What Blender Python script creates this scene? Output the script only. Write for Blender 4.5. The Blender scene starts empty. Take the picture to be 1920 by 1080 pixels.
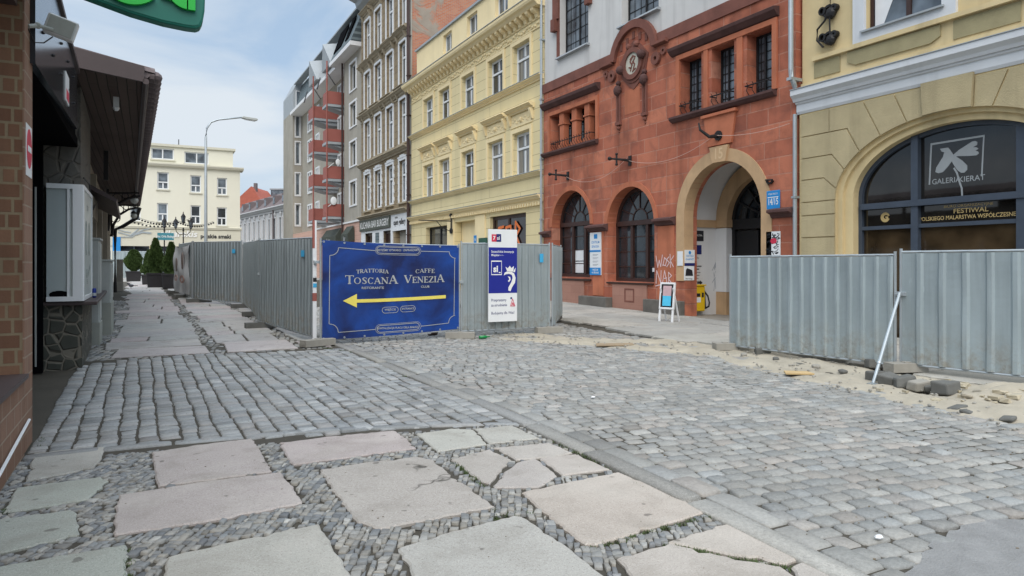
import bpy, math, random
import numpy as np
from mathutils import Vector, Matrix
from mathutils.geometry import tessellate_polygon
R = math.radians
scn = bpy.context.scene
col = scn.collection
# ---------------------------------------------------------------- camera
F_PX, HOR, EYE = 1300.0, 497.0, 1.57
TH = math.atan(685 / F_PX)
cam_d = bpy.data.cameras.new('camera'); cam = bpy.data.objects.new('camera', cam_d); col.objects.link(cam)
cam.location = (0, 0, EYE); cam.rotation_euler = (R(90), 0, -TH)
cam_d.sensor_width = 36; cam_d.lens = 36 * F_PX / 1920; cam_d.shift_y = -(540 - HOR) / 1920
cam_d.clip_end = 3000; cam_d.clip_start = 0.05
scn.camera = cam
# ---------------------------------------------------------------- world: pale blue sky under thin broken cloud
SUN_EL, SUN_AZ = R(50), R(208)      # azimuth measured clockwise from +Y
wd = bpy.data.worlds.new('World'); scn.world = wd; wd.use_nodes = True
nt = wd.node_tree; nt.nodes.clear()
wo = nt.nodes.new('ShaderNodeOutputWorld'); bg = nt.nodes.new('ShaderNodeBackground')
sky = nt.nodes.new('ShaderNodeTexSky'); sky.sky_type = 'NISHITA'; sky.sun_disc = False
sky.sun_elevation = SUN_EL; sky.sun_rotation = SUN_AZ; sky.air_density = 1.0; sky.dust_density = 2.0
tc = nt.nodes.new('ShaderNodeTexCoord'); mp = nt.nodes.new('ShaderNodeMapping'); mp.inputs['Scale'].default_value = (1, 1, 2.6)
n1 = nt.nodes.new('ShaderNodeTexNoise'); n1.inputs['Scale'].default_value = 3.1; n1.inputs['Detail'].default_value = 9; n1.inputs['Roughness'].default_value = .52
n1.inputs['Distortion'].default_value = .45
cr = nt.nodes.new('ShaderNodeValToRGB'); cr.color_ramp.elements[0].position = .36; cr.color_ramp.elements[1].position = .64
mx = nt.nodes.new('ShaderNodeMixRGB'); mx.inputs[2].default_value = (4.7, 5.15, 5.6, 1)
mb = nt.nodes.new('ShaderNodeMixRGB'); mb.inputs[0].default_value = .75; mb.inputs[2].default_value = (2.9, 3.85, 5.0, 1)
L = nt.links.new
L(tc.outputs['Generated'], mp.inputs[0]); L(mp.outputs[0], n1.inputs[0]); L(n1.outputs[0], cr.inputs[0])
L(sky.outputs[0], mb.inputs[1]); L(mb.outputs[0], mx.inputs[1]); L(cr.outputs[0], mx.inputs[0])
sz = nt.nodes.new('ShaderNodeSeparateXYZ'); L(tc.outputs['Generated'], sz.inputs[0])
zr = nt.nodes.new('ShaderNodeMapRange'); zr.inputs[1].default_value = .36; zr.inputs[2].default_value = .85; zr.inputs[3].default_value = 1; zr.inputs[4].default_value = 2.3; L(sz.outputs[2], zr.inputs[0])   # overcast: brightest overhead
zm = nt.nodes.new('ShaderNodeVectorMath'); zm.operation = 'SCALE'; L(mx.outputs[0], zm.inputs[0]); L(zr.outputs[0], zm.inputs['Scale'])
L(zm.outputs[0], bg.inputs[0]); bg.inputs[1].default_value = .1; L(bg.outputs[0], wo.inputs[0])
sl = bpy.data.lights.new('sun', 'SUN'); sun = bpy.data.objects.new('sun', sl); col.objects.link(sun)
sl.energy = 1.7; sl.angle = R(60); sl.color = (1, .93, .84)
sd = Vector((math.sin(SUN_AZ) * math.cos(SUN_EL), math.cos(SUN_AZ) * math.cos(SUN_EL), math.sin(SUN_EL)))
sun.rotation_euler = sd.to_track_quat('Z', 'Y').to_euler()
vs = scn.view_settings; vs.view_transform = 'Standard'; vs.look = 'None'; vs.gamma = 1; vs.exposure = 0.66; vs.use_curve_mapping = False
scn.cycles.use_denoising = True; scn.cycles.max_bounces = 6
# ---------------------------------------------------------------- authoring helpers: read a place off the street plan
_s, _c = math.sin(TH), math.cos(TH)
def gz(Y): return min(.4, .014 * max(0, Y - 13))
def ray(x, y):
    r = (x - 960) / F_PX
    return (_s + r * _c, _c - r * _s, (HOR - y) / F_PX)
def gp(x, y):
    d = ray(x, y); g = 0
    for i in range(30):
        t = (g - EYE) / d[2]; g = gz(d[1] * t)
    return (d[0] * t, d[1] * t)
def onX(x, y, X=14.1):      # (-Y, z) on a plane of constant X
    d = ray(x, y); t = X / d[0]; return (-d[1] * t, EYE + d[2] * t)
def onY(x, y, Y):           # (X, z) on a plane of constant Y
    d = ray(x, y); t = Y / d[1]; return (d[0] * t, EYE + d[2] * t)
# ---------------------------------------------------------------- mesh builder
class Fr:
    def __init__(s, O=(0, 0, 0), U=(1, 0, 0), V=(0, 0, 1), W=None):
        s.O = Vector(O); s.U = Vector(U).normalized(); s.V = Vector(V).normalized()
        s.W = Vector(W).normalized() if W else s.U.cross(s.V).normalized()
    def P(s, u, v, w=0): return s.O + s.U * u + s.V * v + s.W * w
FL = Fr((0, 0, 0), (1, 0, 0), (0, 1, 0))         # flat: u=X v=Y w=Z
class MB:
    def __init__(s, f=None):
        s.v = []; s.f = []; s.m = []; s.t = []; s.fr = f or FL; s.mi = 0; s.tint = None; s.cuts = []
    def cut(s):
        s.cuts.append((len(s.v), len(s.f))); return s
    def add(s, pts, faces, raw=False):
        b = len(s.v)
        s.v += [tuple(p) if raw else tuple(s.fr.P(*p)) for p in pts]
        s.f += [tuple(b + i for i in f) for f in faces]; s.m += [s.mi] * len(faces)
        if s.tint is not None: s.t += [s.tint] * len(pts)
        return s
    def box(s, u0, u1, v0, v1, w0, w1):
        if u0 > u1: u0, u1 = u1, u0
        if v0 > v1: v0, v1 = v1, v0
        if w0 > w1: w0, w1 = w1, w0
        return s.add([(u0, v0, w0), (u1, v0, w0), (u1, v1, w0), (u0, v1, w0), (u0, v0, w1), (u1, v0, w1), (u1, v1, w1), (u0, v1, w1)],
                     [(0, 3, 2, 1), (4, 5, 6, 7), (0, 1, 5, 4), (1, 2, 6, 5), (2, 3, 7, 6), (3, 0, 4, 7)])
    def prism(s, poly, w0, w1):
        n = len(poly)
        a = sum(poly[i][0] * poly[(i + 1) % n][1] - poly[(i + 1) % n][0] * poly[i][1] for i in range(n))
        if a < 0: poly = poly[::-1]
        if w0 > w1: w0, w1 = w1, w0
        return s.add([(p[0], p[1], w0) for p in poly] + [(p[0], p[1], w1) for p in poly],
                     [tuple(range(n - 1, -1, -1)), tuple(range(n, 2 * n))] + [(i, (i + 1) % n, n + (i + 1) % n, n + i) for i in range(n)])
    def ring(s, cu, cv, ru0, ru1, w0, w1, a0=0, a1=360, n=24, rv0=None, rv1=None):    # flat annulus sector
        rv0 = ru0 if rv0 is None else rv0; rv1 = ru1 if rv1 is None else rv1
        for i in range(n):
            a = R(a0 + (a1 - a0) * i / n); b = R(a0 + (a1 - a0) * (i + 1) / n)
            q = [(cu + ru0 * math.cos(a), cv + rv0 * math.sin(a)), (cu + ru1 * math.cos(a), cv + rv1 * math.sin(a)),
                 (cu + ru1 * math.cos(b), cv + rv1 * math.sin(b)), (cu + ru0 * math.cos(b), cv + rv0 * math.sin(b))]
            s.add([(p[0], p[1], w0) for p in q] + [(p[0], p[1], w1) for p in q],
                  [(4, 5, 6, 7), (3, 2, 1, 0), (1, 2, 6, 5), (0, 4, 7, 3)] + ([(0, 1, 5, 4)] if i == 0 and a1 - a0 < 360 else []) + ([(2, 3, 7, 6)] if i == n - 1 and a1 - a0 < 360 else []))
        return s
    def disc(s, cu, cv, ru, rv, w0, w1, n=24):
        return s.prism([(cu + ru * math.cos(2 * math.pi * i / n), cv + rv * math.sin(2 * math.pi * i / n)) for i in range(n)], w0, w1)
    def mold(s, u0, u1, prof):        # prof: [(w, v)] closed, extruded along u
        n = len(prof)
        if u0 > u1: u0, u1 = u1, u0
        a = sum(prof[i][0] * prof[(i + 1) % n][1] - prof[(i + 1) % n][0] * prof[i][1] for i in range(n))
        if a > 0: prof = prof[::-1]
        return s.add([(u0, p[1], p[0]) for p in prof] + [(u1, p[1], p[0]) for p in prof],
                     [tuple(range(n)), tuple(range(2 * n - 1, n - 1, -1))] + [(i, n + i, n + (i + 1) % n, (i + 1) % n) for i in range(n)])
    def sphere(s, c, r, n=10, sc=(1, 1, 1)):
        pts = []; fs = []; m = n // 2 + 1
        for j in range(1, m):
            th = math.pi * j / m
            for i in range(n):
                p = 2 * math.pi * i / n
                pts.append((c[0] + r * sc[0] * math.sin(th) * math.cos(p), c[1] + r * sc[1] * math.sin(th) * math.sin(p), c[2] + r * sc[2] * math.cos(th)))
        k = len(pts); pts += [(c[0], c[1], c[2] + r * sc[2]), (c[0], c[1], c[2] - r * sc[2])]
        for j in range(m - 2):
            for i in range(n):
                fs.append((j * n + i, (j + 1) * n + i, (j + 1) * n + (i + 1) % n, j * n + (i + 1) % n))
        for i in range(n):
            fs.append((k, i, (i + 1) % n)); fs.append((k + 1, (m - 2) * n + (i + 1) % n, (m - 2) * n + i))
        return s.add(pts, fs)
    def tube(s, path, r, n=8, raw=False):
        P = [Vector(p) if raw else s.fr.P(*p) for p in path]
        rs = r if isinstance(r, (list, tuple)) else [r] * len(P)
        pts = []; up = Vector((0, 0, 1))
        for i, p in enumerate(P):
            d = (P[min(i + 1, len(P) - 1)] - P[max(i - 1, 0)]).normalized()
            a = d.cross(up)
            if a.length < .05: a = d.cross(Vector((1, 0, 0)))
            a.normalize(); b = d.cross(a)
            for k in range(n):
                t = 2 * math.pi * k / n
                pts.append(p + (a * math.cos(t) + b * math.sin(t)) * rs[i])
        fs = [(i * n + k, i * n + (k + 1) % n, (i + 1) * n + (k + 1) % n, (i + 1) * n + k) for i in range(len(P) - 1) for k in range(n)]
        fs += [tuple(range(n - 1, -1, -1)), tuple((len(P) - 1) * n + k for k in range(n))]
        return s.add(pts, fs, raw=True)
    def lathe(s, prof, c=(0, 0, 0), n=12, sq=None):      # prof [(r, z)] about local w? -> about world Z at c
        pts = []; m = len(prof)
        for (r, z) in prof:
            for k in range(n):
                t = 2 * math.pi * (k + .5) / n
                pts.append((c[0] + r * math.cos(t), c[1] + r * math.sin(t), c[2] + z))
        fs = [(i * n + k, i * n + (k + 1) % n, (i + 1) * n + (k + 1) % n, (i + 1) * n + k) for i in range(m - 1) for k in range(n)]
        fs += [tuple(range(n - 1, -1, -1)), tuple((m - 1) * n + k for k in range(n))]
        return s.add(pts, fs, raw=True)
    def wall(s, outer, holes, w, depth):       # outer/holes as (u,v); reveals run back by depth
        polys = [outer] + holes
        tris = tessellate_polygon([[Vector((p[0], p[1], 0)) for p in q] for q in polys])
        allp = [p for q in polys for p in q]
        fs = []
        for t in tris:
            a, b, c_ = (allp[i] for i in t)
            ar = (b[0] - a[0]) * (c_[1] - a[1]) - (b[1] - a[1]) * (c_[0] - a[0])
            if abs(ar) < 1e-9: continue
            fs.append(tuple(t) if ar > 0 else tuple(t)[::-1])
        s.add([(p[0], p[1], w) for p in allp], fs)
        for qi, q in enumerate(polys):
            n = len(q)
            a = sum(q[i][0] * q[(i + 1) % n][1] - q[(i + 1) % n][0] * q[i][1] for i in range(n))
            q = q if a > 0 else q[::-1]
            f2 = [(i, (i + 1) % n, n + (i + 1) % n, n + i) for i in range(n)]
            if qi == 0: f2 = [f[::-1] for f in f2]
            s.add([(p[0], p[1], w) for p in q] + [(p[0], p[1], w - depth) for p in q], f2)
        return s
    def stroke(s, pts, wd, w0, w1):       # flat marker line in the u,v plane
        for (a, b) in zip(pts[:-1], pts[1:]):
            d = Vector((b[0] - a[0], b[1] - a[1])); 
            if d.length < 1e-6: continue
            d.normalize(); n = Vector((-d.y, d.x)) * wd / 2; e = d * wd * .35
            s.prism([(a[0] - e.x - n.x, a[1] - e.y - n.y), (b[0] + e.x - n.x, b[1] + e.y - n.y), (b[0] + e.x + n.x, b[1] + e.y + n.y), (a[0] - e.x + n.x, a[1] - e.y + n.y)], w0, w1)
            w1 += .0002
        return s
    def text(s, txt, u, v, size, w, bold=0.0, align='CENTER', sx=1.0, th=.0012, shear=0.0):
        cu = bpy.data.curves.new('t', 'FONT'); cu.body = txt; cu.size = size; cu.align_x = align; cu.align_y = 'CENTER'
        cu.offset = bold * size; cu.extrude = 0; cu.shear = shear; cu.resolution_u = 3
        o = bpy.data.objects.new('t', cu); me = bpy.data.meshes.new_from_object(o)
        pts = [(u + x.co.x * sx, v + x.co.y, w) for x in me.vertices]
        s.add(pts, [tuple(p.vertices) for p in me.polygons])
        bpy.data.objects.remove(o); bpy.data.curves.remove(cu); bpy.data.meshes.remove(me)
        return s
    def build(s, name, mats, parent=None, smooth=False, bevel=0, kind=None):
        if s.cuts:
            cs = [(0, 0)] + [c for c in s.cuts if c[0] > 0] + [(len(s.v), len(s.f))]; o = None
            for (a, fa), (b, fb) in zip(cs[:-1], cs[1:]):
                if b > a:
                    q = MB(s.fr); q.v = s.v[a:b]; q.f = [tuple(i - a for i in f) for f in s.f[fa:fb]]; q.m = s.m[fa:fb]
                    o = q.build(name, mats, parent, smooth, bevel, kind)
            return o
        me = bpy.data.meshes.new(name)
        off = Vector(parent_org(parent)) if parent else Vector((0, 0, 0))
        me.from_pydata([(p[0] - off.x, p[1] - off.y, p[2] - off.z) for p in s.v], [], s.f)
        if not isinstance(mats, (list, tuple)): mats = [mats]
        for m in mats: me.materials.append(m)
        if len(mats) > 1: me.polygons.foreach_set('material_index', s.m)
        if smooth: me.polygons.foreach_set('use_smooth', [True] * len(me.polygons))
        if s.t and len(s.t) == len(s.v):
            at = me.attributes.new('tint', 'FLOAT_COLOR', 'POINT')
            at.data.foreach_set('color', np.array([(t[0], t[1], t[2], 1) for t in s.t], dtype=np.float32).ravel())
        me.update()
        o = bpy.data.objects.new(name, me); col.objects.link(o)
        if parent: o.parent = parent
        if kind: o['kind'] = kind
        if bevel:
            b = o.modifiers.new('edge', 'BEVEL'); b.width = bevel; b.segments = 2; b.limit_method = 'ANGLE'
        return o
def parent_org(o):
    p = Vector((0, 0, 0))
    while o is not None:
        p += o.location; o = o.parent
    return p
def tag(o, label, cat, group=None):
    o['label'] = label; o['category'] = cat
    if group: o['group'] = group
    return o
def thing(name, loc, label, cat, group=None):
    o = bpy.data.objects.new(name, None); o.location = loc; o.empty_display_size = .2; col.objects.link(o)
    return tag(o, label, cat, group)
def dup(root, loc, rz=0, label=None):
    r = root.copy(); col.objects.link(r); r.location = loc; r.rotation_euler = (0, 0, rz)
    if label: r['label'] = label
    for ch in list(root.children):
        c = ch.copy(); col.objects.link(c); c.parent = r
        for g in list(ch.children):
            d = g.copy(); col.objects.link(d); d.parent = c
    return r
# ---------------------------------------------------------------- materials
class NG:
    def __init__(s, name):
        s.m = bpy.data.materials.new(name); s.m.use_nodes = True; s.t = s.m.node_tree; s.t.nodes.clear()
        s.out = s.n('ShaderNodeOutputMaterial'); s.b = s.n('ShaderNodeBsdfPrincipled'); s.l(s.b.outputs[0], s.out.inputs[0])
        s.tc = s.n('ShaderNodeTexCoord')
    def n(s, t, **k):
        x = s.t.nodes.new(t)
        for a, b in k.items(): setattr(x, a, b)
        return x
    def l(s, a, b): s.t.links.new(a, b)
    def vec(s, swap=None, scale=(1, 1, 1), rot=(0, 0, 0)):
        v = s.tc.outputs['Object']
        if swap:
            sp = s.n('ShaderNodeSeparateXYZ'); cb = s.n('ShaderNodeCombineXYZ'); s.l(v, sp.inputs[0])
            for i, ch in enumerate(swap): s.l(sp.outputs['XYZ'.index(ch)], cb.inputs[i])
            v = cb.outputs[0]
        mp = s.n('ShaderNodeMapping'); s.l(v, mp.inputs[0]); mp.inputs['Scale'].default_value = scale; mp.inputs['Rotation'].default_value = rot
        return mp.outputs[0]
    def noise(s, scale, detail=4, rough=.55, vec=None, dist=0):
        x = s.n('ShaderNodeTexNoise'); s.l(vec or s.tc.outputs['Object'], x.inputs[0])
        x.inputs['Scale'].default_value = scale; x.inputs['Detail'].default_value = detail; x.inputs['Roughness'].default_value = rough; x.inputs['Distortion'].default_value = dist
        return x.outputs[0]
    def ramp(s, fac, stops, interp='LINEAR'):
        x = s.n('ShaderNodeValToRGB'); s.l(fac, x.inputs[0]); e = x.color_ramp.elements; x.color_ramp.interpolation = interp
        while len(e) < len(stops): e.new(.5)
        for k, (p, c_) in enumerate(stops):
            e[k].position = p; e[k].color = (c_[0], c_[1], c_[2], 1) if isinstance(c_, (tuple, list)) else (c_, c_, c_, 1)
        return x.outputs[0]
    def mix(s, fac, a, b, mode='MIX'):
        x = s.n('ShaderNodeMixRGB', blend_type=mode)
        for i, v in ((0, fac), (1, a), (2, b)):
            if isinstance(v, (int, float)): x.inputs[i].default_value = v if i == 0 else (v, v, v, 1)
            elif isinstance(v, tuple): x.inputs[i].default_value = (*v, 1)
            else: s.l(v, x.inputs[i])
        return x.outputs[0]
    def math(s, op, a, b=0):
        x = s.n('ShaderNodeMath', operation=op)
        for i, v in ((0, a), (1, b)):
            if isinstance(v, (int, float)): x.inputs[i].default_value = v
            else: s.l(v, x.inputs[i])
        return x.outputs[0]
    def bump(s, h, strength=.3, dist=.02, nrm=None):
        x = s.n('ShaderNodeBump'); s.l(h, x.inputs['Height']); x.inputs['Strength'].default_value = strength; x.inputs['Distance'].default_value = dist
        if nrm: s.l(nrm, x.inputs['Normal'])
        s.l(x.outputs[0], s.b.inputs['Normal']); return x.outputs[0]
    def fin(s, color, rough=.8, metal=0, spec=.4):
        if isinstance(color, tuple): s.b.inputs['Base Color'].default_value = (*color, 1)
        else: s.l(color, s.b.inputs['Base Color'])
        if isinstance(rough, (int, float)): s.b.inputs['Roughness'].default_value = rough
        else: s.l(rough, s.b.inputs['Roughness'])
        s.b.inputs['Metallic'].default_value = metal; s.b.inputs['Specular IOR Level'].default_value = spec
        return s.m
def mul(c, k): return tuple(min(1, x * k) for x in c)
def plain(name, c, rough=.8, var=.12, sc=2.0, bump=.15, bsc=60, metal=0, spec=.4, streak=0):
    g = NG(name)
    a = g.noise(sc, 5, .6); k = g.mix(a, mul(c, 1 - var * 2), mul(c, 1 + var * 2))
    b = g.noise(bsc, 3, .6); k = g.mix(g.math('MULTIPLY', b, var), k, mul(c, .45))
    if streak:
        st = g.noise(1.0, 4, .6, vec=g.vec(scale=(2.2, 2.2, .12))); f = g.ramp(st, [(.52, 0), (.72, 1)])
        k = g.mix(g.math('MULTIPLY', f, streak), k, mul(c, .45))
    if bump: g.bump(b, bump, .01)
    return g.fin(k, rough, metal, spec)
def glass(name, c=(.02, .025, .03), rough=.04, wob=.02):
    g = NG(name); a = g.noise(1.4, 3, .5); k = g.mix(g.ramp(a, [(.35, 0), (.7, 1)]), mul(c, .5), mul(c, 1.8))
    g.bump(g.noise(1.2, 2), wob, .05)
    return g.fin(k, rough, 0, .6)
def brickmat(name, c1, c2, mortar, bw, bh, ms=.012, swap='YZX', var=.25, big=.8, rough=.85, bump=.6, patch=None, offset=.5, streak=0, squash=1, grain=50, ms_smooth=.15):
    g = NG(name); v = g.vec(swap)
    wv = g.n('ShaderNodeVectorMath', operation='ADD'); ns = g.n('ShaderNodeTexNoise'); g.l(v, ns.inputs[0]); ns.inputs['Scale'].default_value = 1.3
    sc = g.n('ShaderNodeVectorMath', operation='SCALE'); g.l(ns.outputs['Color'], sc.inputs[0]); sc.inputs['Scale'].default_value = .03 * min(bw, 1)
    g.l(v, wv.inputs[0]); g.l(sc.outputs[0], wv.inputs[1])
    b = g.n('ShaderNodeTexBrick'); g.l(wv.outputs[0], b.inputs[0]); b.offset = offset; b.squash = squash; b.squash_frequency = 3
    for k_, x in (('Color1', c1), ('Color2', c2), ('Mortar', mortar)): b.inputs[k_].default_value = (*x, 1)
    b.inputs['Scale'].default_value = 1; b.inputs['Brick Width'].default_value = bw; b.inputs['Row Height'].default_value = bh
    b.inputs['Mortar Size'].default_value = ms; b.inputs['Mortar Smooth'].default_value = ms_smooth; b.inputs['Bias'].default_value = 0
    k = b.outputs[0]
    n = g.noise(big, 5, .62); k = g.mix(g.math('MULTIPLY', g.ramp(n, [(.3, 1), (.55, 0)]), var), k, mul(c1, .35))
    if patch: k = g.mix(g.math('MULTIPLY', g.ramp(g.noise(big * 1.7, 4, .6, dist=.5), [(.5, 0), (.68, 1)]), patch[1]), k, patch[0])
    if streak:
        st = g.noise(1.0, 4, .6, vec=g.vec(scale=(1.6, 1.6, .12))); k = g.mix(g.math('MULTIPLY', g.ramp(st, [(.5, 0), (.7, 1)]), streak), k, mul(c1, .3))
    fine = g.noise(grain, 4, .6); k = g.mix(g.math('MULTIPLY', fine, .3), k, mul(c1, .4))
    h = g.math('SUBTRACT', g.math('MULTIPLY', fine, .25), b.outputs[1]); g.bump(h, bump, .02)
    return g.fin(k, rough, 0, .3)
def tinted(name, rough=.75, sc=60, amt=.35, bump=.4, speck=0, lo=.55, dirt=.25):
    g = NG(name); at = g.n('ShaderNodeAttribute', attribute_name='tint')
    f = g.noise(sc, 4, .65); k = g.mix(g.math('MULTIPLY', g.ramp(f, [(.3, 1), (.65, 0)]), amt), at.outputs['Color'], g.mix(1, at.outputs['Color'], lo, 'MULTIPLY'))
    d = g.noise(.9, 5, .65); k = g.mix(g.math('MULTIPLY', g.ramp(d, [(.42, 0), (.7, 1)]), dirt), k, (.16, .145, .12))
    if speck:
        v = g.noise(sc * 3.2, 2, .5); k = g.mix(g.math('MULTIPLY', g.ramp(v, [(.55, 0), (.7, 1)]), speck), k, (.62, .6, .57))
        v2 = g.noise(sc * 2.3, 2, .5); k = g.mix(g.math('MULTIPLY', g.ramp(v2, [(.56, 0), (.68, 1)]), speck), k, (.1, .09, .09))
    g.bump(f, bump, .006)
    return g.fin(k, g.ramp(d, [(.3, rough - .15), (.7, rough + .1)]), 0, .45)
M = {}
M['ground'] = plain('ground', (.07, .062, .048), .95, .25, 1.2, .5, 90)
M['cobble'] = tinted('cobble', .62, 38, .55, .9, lo=.5, dirt=.3, speck=.12)
def slabmat():
    g = NG('slab'); at = g.n('ShaderNodeAttribute', attribute_name='tint').outputs['Color']
    f = g.noise(42, 4, .7); k = g.mix(g.math('MULTIPLY', g.ramp(f, [(.3, 1), (.65, 0)]), .38), at, g.mix(1, at, .6, 'MULTIPLY'))
    k = g.mix(g.math('MULTIPLY', g.ramp(g.noise(120, 2), [(.58, 0), (.68, 1)]), .4), k, (.66, .62, .57)); k = g.mix(g.math('MULTIPLY', g.ramp(g.noise(95, 2), [(.58, 0), (.68, 1)]), .45), k, (.12, .1, .09))
    st = g.noise(2.1, 7, .68, dist=.4); k = g.mix(g.math('MULTIPLY', g.ramp(st, [(.48, 0), (.72, 1)]), .42), k, (.17, .15, .12))
    st2 = g.noise(.8, 5, .6); k = g.mix(g.math('MULTIPLY', g.ramp(st2, [(.35, 1), (.5, 0)]), .22), k, (.60, .56, .50))
    sp = g.ramp(g.noise(7, 2, .4), [(.70, 0), (.73, 1)]); k = g.mix(g.math('MULTIPLY', sp, .6), k, (.08, .07, .06))
    v = g.n('ShaderNodeTexVoronoi', feature='DISTANCE_TO_EDGE'); wv = g.n('ShaderNodeVectorMath', operation='ADD'); ns = g.n('ShaderNodeTexNoise'); g.l(g.tc.outputs['Object'], ns.inputs[0]); ns.inputs['Scale'].default_value = 3
    sc = g.n('ShaderNodeVectorMath', operation='SCALE'); g.l(ns.outputs['Color'], sc.inputs[0]); sc.inputs['Scale'].default_value = .5; g.l(g.tc.outputs['Object'], wv.inputs[0]); g.l(sc.outputs[0], wv.inputs[1]); g.l(wv.outputs[0], v.inputs[0]); v.inputs['Scale'].default_value = .55
    ck = g.ramp(v.outputs['Distance'], [(.0, 1), (.006, 0)]); ck = g.math('MULTIPLY', ck, g.ramp(g.noise(.7, 2), [(.58, 0), (.63, 1)])); k = g.mix(ck, k, (.05, .045, .035))
    g.bump(g.math('SUBTRACT', g.math('MULTIPLY', f, .5), ck), .6, .008); return g.fin(k, .85, 0, .35)
M['slab'] = slabmat()
M['mosaic'] = tinted('mosaic', .7, 60, .4, .5, dirt=.4)
M['kerb'] = tinted('kerb', .8, 38, .6, .8, speck=.3, lo=.5, dirt=.3)
M['sand'] = plain('sand', (.40, .36, .285), .95, .22, 2.2, .9, 90)
M['asphalt'] = plain('asphalt', (.255, .255, .25), 1.0, .2, 5, 1.0, 70, spec=.1)
M['weed'] = plain('weed', (.07, .10, .035), .9, .3, 20, .3, 90)
M['concrete'] = plain('concrete', (.30, .285, .25), .9, .16, 4, .5, 80)
M['concrete_dark'] = plain('concrete_dark', (.13, .13, .12), .9, .2, 5, .5, 80)
M['galv'] = plain('galvanised_steel', (.42, .46, .48), .42, .1, 3, .12, 30, metal=.55, spec=.5, streak=.25)
def sheetmat(name, c):
    g = NG(name); k = g.mix(g.noise(1.3, 5, .6), mul(c, .82), mul(c, 1.16)); k = g.mix(g.math('MULTIPLY', g.noise(14, 3), .12), k, mul(c, .5))
    st = g.noise(1.0, 5, .65, vec=g.vec(scale=(3.5, 3.5, .15))); k = g.mix(g.math('MULTIPLY', g.ramp(st, [(.5, 0), (.7, 1)]), .4), k, mul(c, .5))
    sp = g.n('ShaderNodeSeparateXYZ'); g.l(g.tc.outputs['Object'], sp.inputs[0]); lo = g.n('ShaderNodeMapRange'); g.l(sp.outputs[2], lo.inputs[0]); lo.inputs[1].default_value = .1; lo.inputs[2].default_value = .75; lo.inputs[3].default_value = 1; lo.inputs[4].default_value = 0
    mud = g.math('MULTIPLY', lo.outputs[0], g.ramp(g.noise(6, 6, .7), [(.42, 0), (.62, 1)])); k = g.mix(g.math('MULTIPLY', mud, .7), k, (.24, .20, .14))
    sc_ = g.noise(1, 2, .5, vec=g.vec(scale=(40, 40, 3), rot=(.5, .3, 0))); k = g.mix(g.math('MULTIPLY', g.ramp(sc_, [(.71, 0), (.74, 1)]), .35), k, mul(c, 1.5))
    g.bump(g.noise(5, 3), .15, .02); rr_ = g.mix(mud, .42, .9); return g.fin(k, rr_, .4, .5)
M['sheet'] = sheetmat('sheet_steel', (.35, .40, .415)); M['sheet_dark'] = sheetmat('sheet_steel_dark', (.27, .31, .325)); M['sheet_light'] = sheetmat('sheet_steel_light', (.38, .445, .465))  # the dark copy has the left fence's dimmer reflection painted into its colour
M['glass_warm'] = glass('glass_warm', (.045, .030, .016), .05)  # brown base colour paints a warm reflection into the lower gallery panes
M['white_plastic'] = plain('white_plastic', (.72, .74, .75), .5, .04, 3, .05)
M['white_paint'] = plain('white_paint', (.72, .73, .74), .6, .06, 3, .1, 40)
M['grey_box'] = plain('grey_cabinet', (.42, .44, .42), .6, .1, 3, .15, 40, streak=.3)
M['black'] = plain('black_paint', (.012, .012, .013), .6, .1, 3, .1)
M['iron'] = plain('wrought_iron', (.02, .019, .02), .55, .2, 6, .3, 60, metal=.3)
M['dark_wood'] = plain('dark_brown_frame', (.045, .022, .018), .5, .15, 4, .15, 50)
M['navy_frame'] = plain('navy_frame', (.05, .065, .09), .45, .15, 4, .15, 50)
M['glass'] = glass('glass')
M['glass_curtain'] = (lambda g: g.fin(g.mix(g.ramp(g.noise(1.0, 3, .5, vec=g.vec(scale=(9, 9, .3))), [(.35, 0), (.65, 1)]), (.09, .09, .085), (.26, .26, .25)), .08, 0, .6))(NG('curtained_glass'))
M['glass_sky'] = glass('glass_pale', (.10, .12, .14), .05)
M['glass_dark'] = glass('glass_dark', (.012, .011, .01), .03, .01)
M['glass_shop'] = glass('glass_shop', (.03, .018, .015), .06)
M['void'] = plain('dark_interior', (.005, .005, .006), 1, .1, 2, 0, spec=.02)  # near-black: shade inside the shop recess and passage is put into the colour
M['text_white'] = plain('white_letters', (.75, .75, .73), .6, .02, 3, 0)
M['text_silver'] = plain('silver_letters', (.36, .37, .37), .5, .05, 3, 0)
M['text_grey'] = plain('grey_print', (.33, .35, .38), .6, .05, 3, 0)
M['text_black'] = plain('black_print', (.02, .02, .025), .6, .05, 3, 0)
M['text_navy'] = plain('navy_print', (.012, .02, .13), .6, .05, 3, 0)
M['text_blue'] = plain('blue_print', (.015, .22, .55), .6, .05, 3, 0)
M['text_yellow'] = plain('yellow_print', (.74, .62, .12), .6, .08, 3, 0)
M['text_gold'] = plain('gold_print', (.55, .40, .17), .5, .08, 3, 0)
M['text_red'] = plain('red_print', (.55, .03, .07), .6, .05, 3, 0)
M['orange_print'] = plain('orange_print', (.75, .18, .04), .6, .1, 3, 0)
M['cyan'] = plain('cyan_sticker', (.05, .36, .62), .5, .05, 3, 0)
M['banner_blue'] = (lambda g: (g.bump(g.noise(1.6, 3, .5, dist=1.2), .3, .05), g.fin(g.mix(g.ramp(g.noise(1.1, 4, .55, dist=.6), [(.35, 0), (.62, 1)]), (.003, .011, .075), (.004, .05, .27)), .5, 0, .4))[1])(NG('blue_vinyl'))
M['navy_board'] = plain('navy_board', (.012, .02, .24), .4, .03, 3, 0)
M['tarp'] = plain('white_tarp', (.55, .56, .57), .7, .1, 2, .2, 8)
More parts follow.
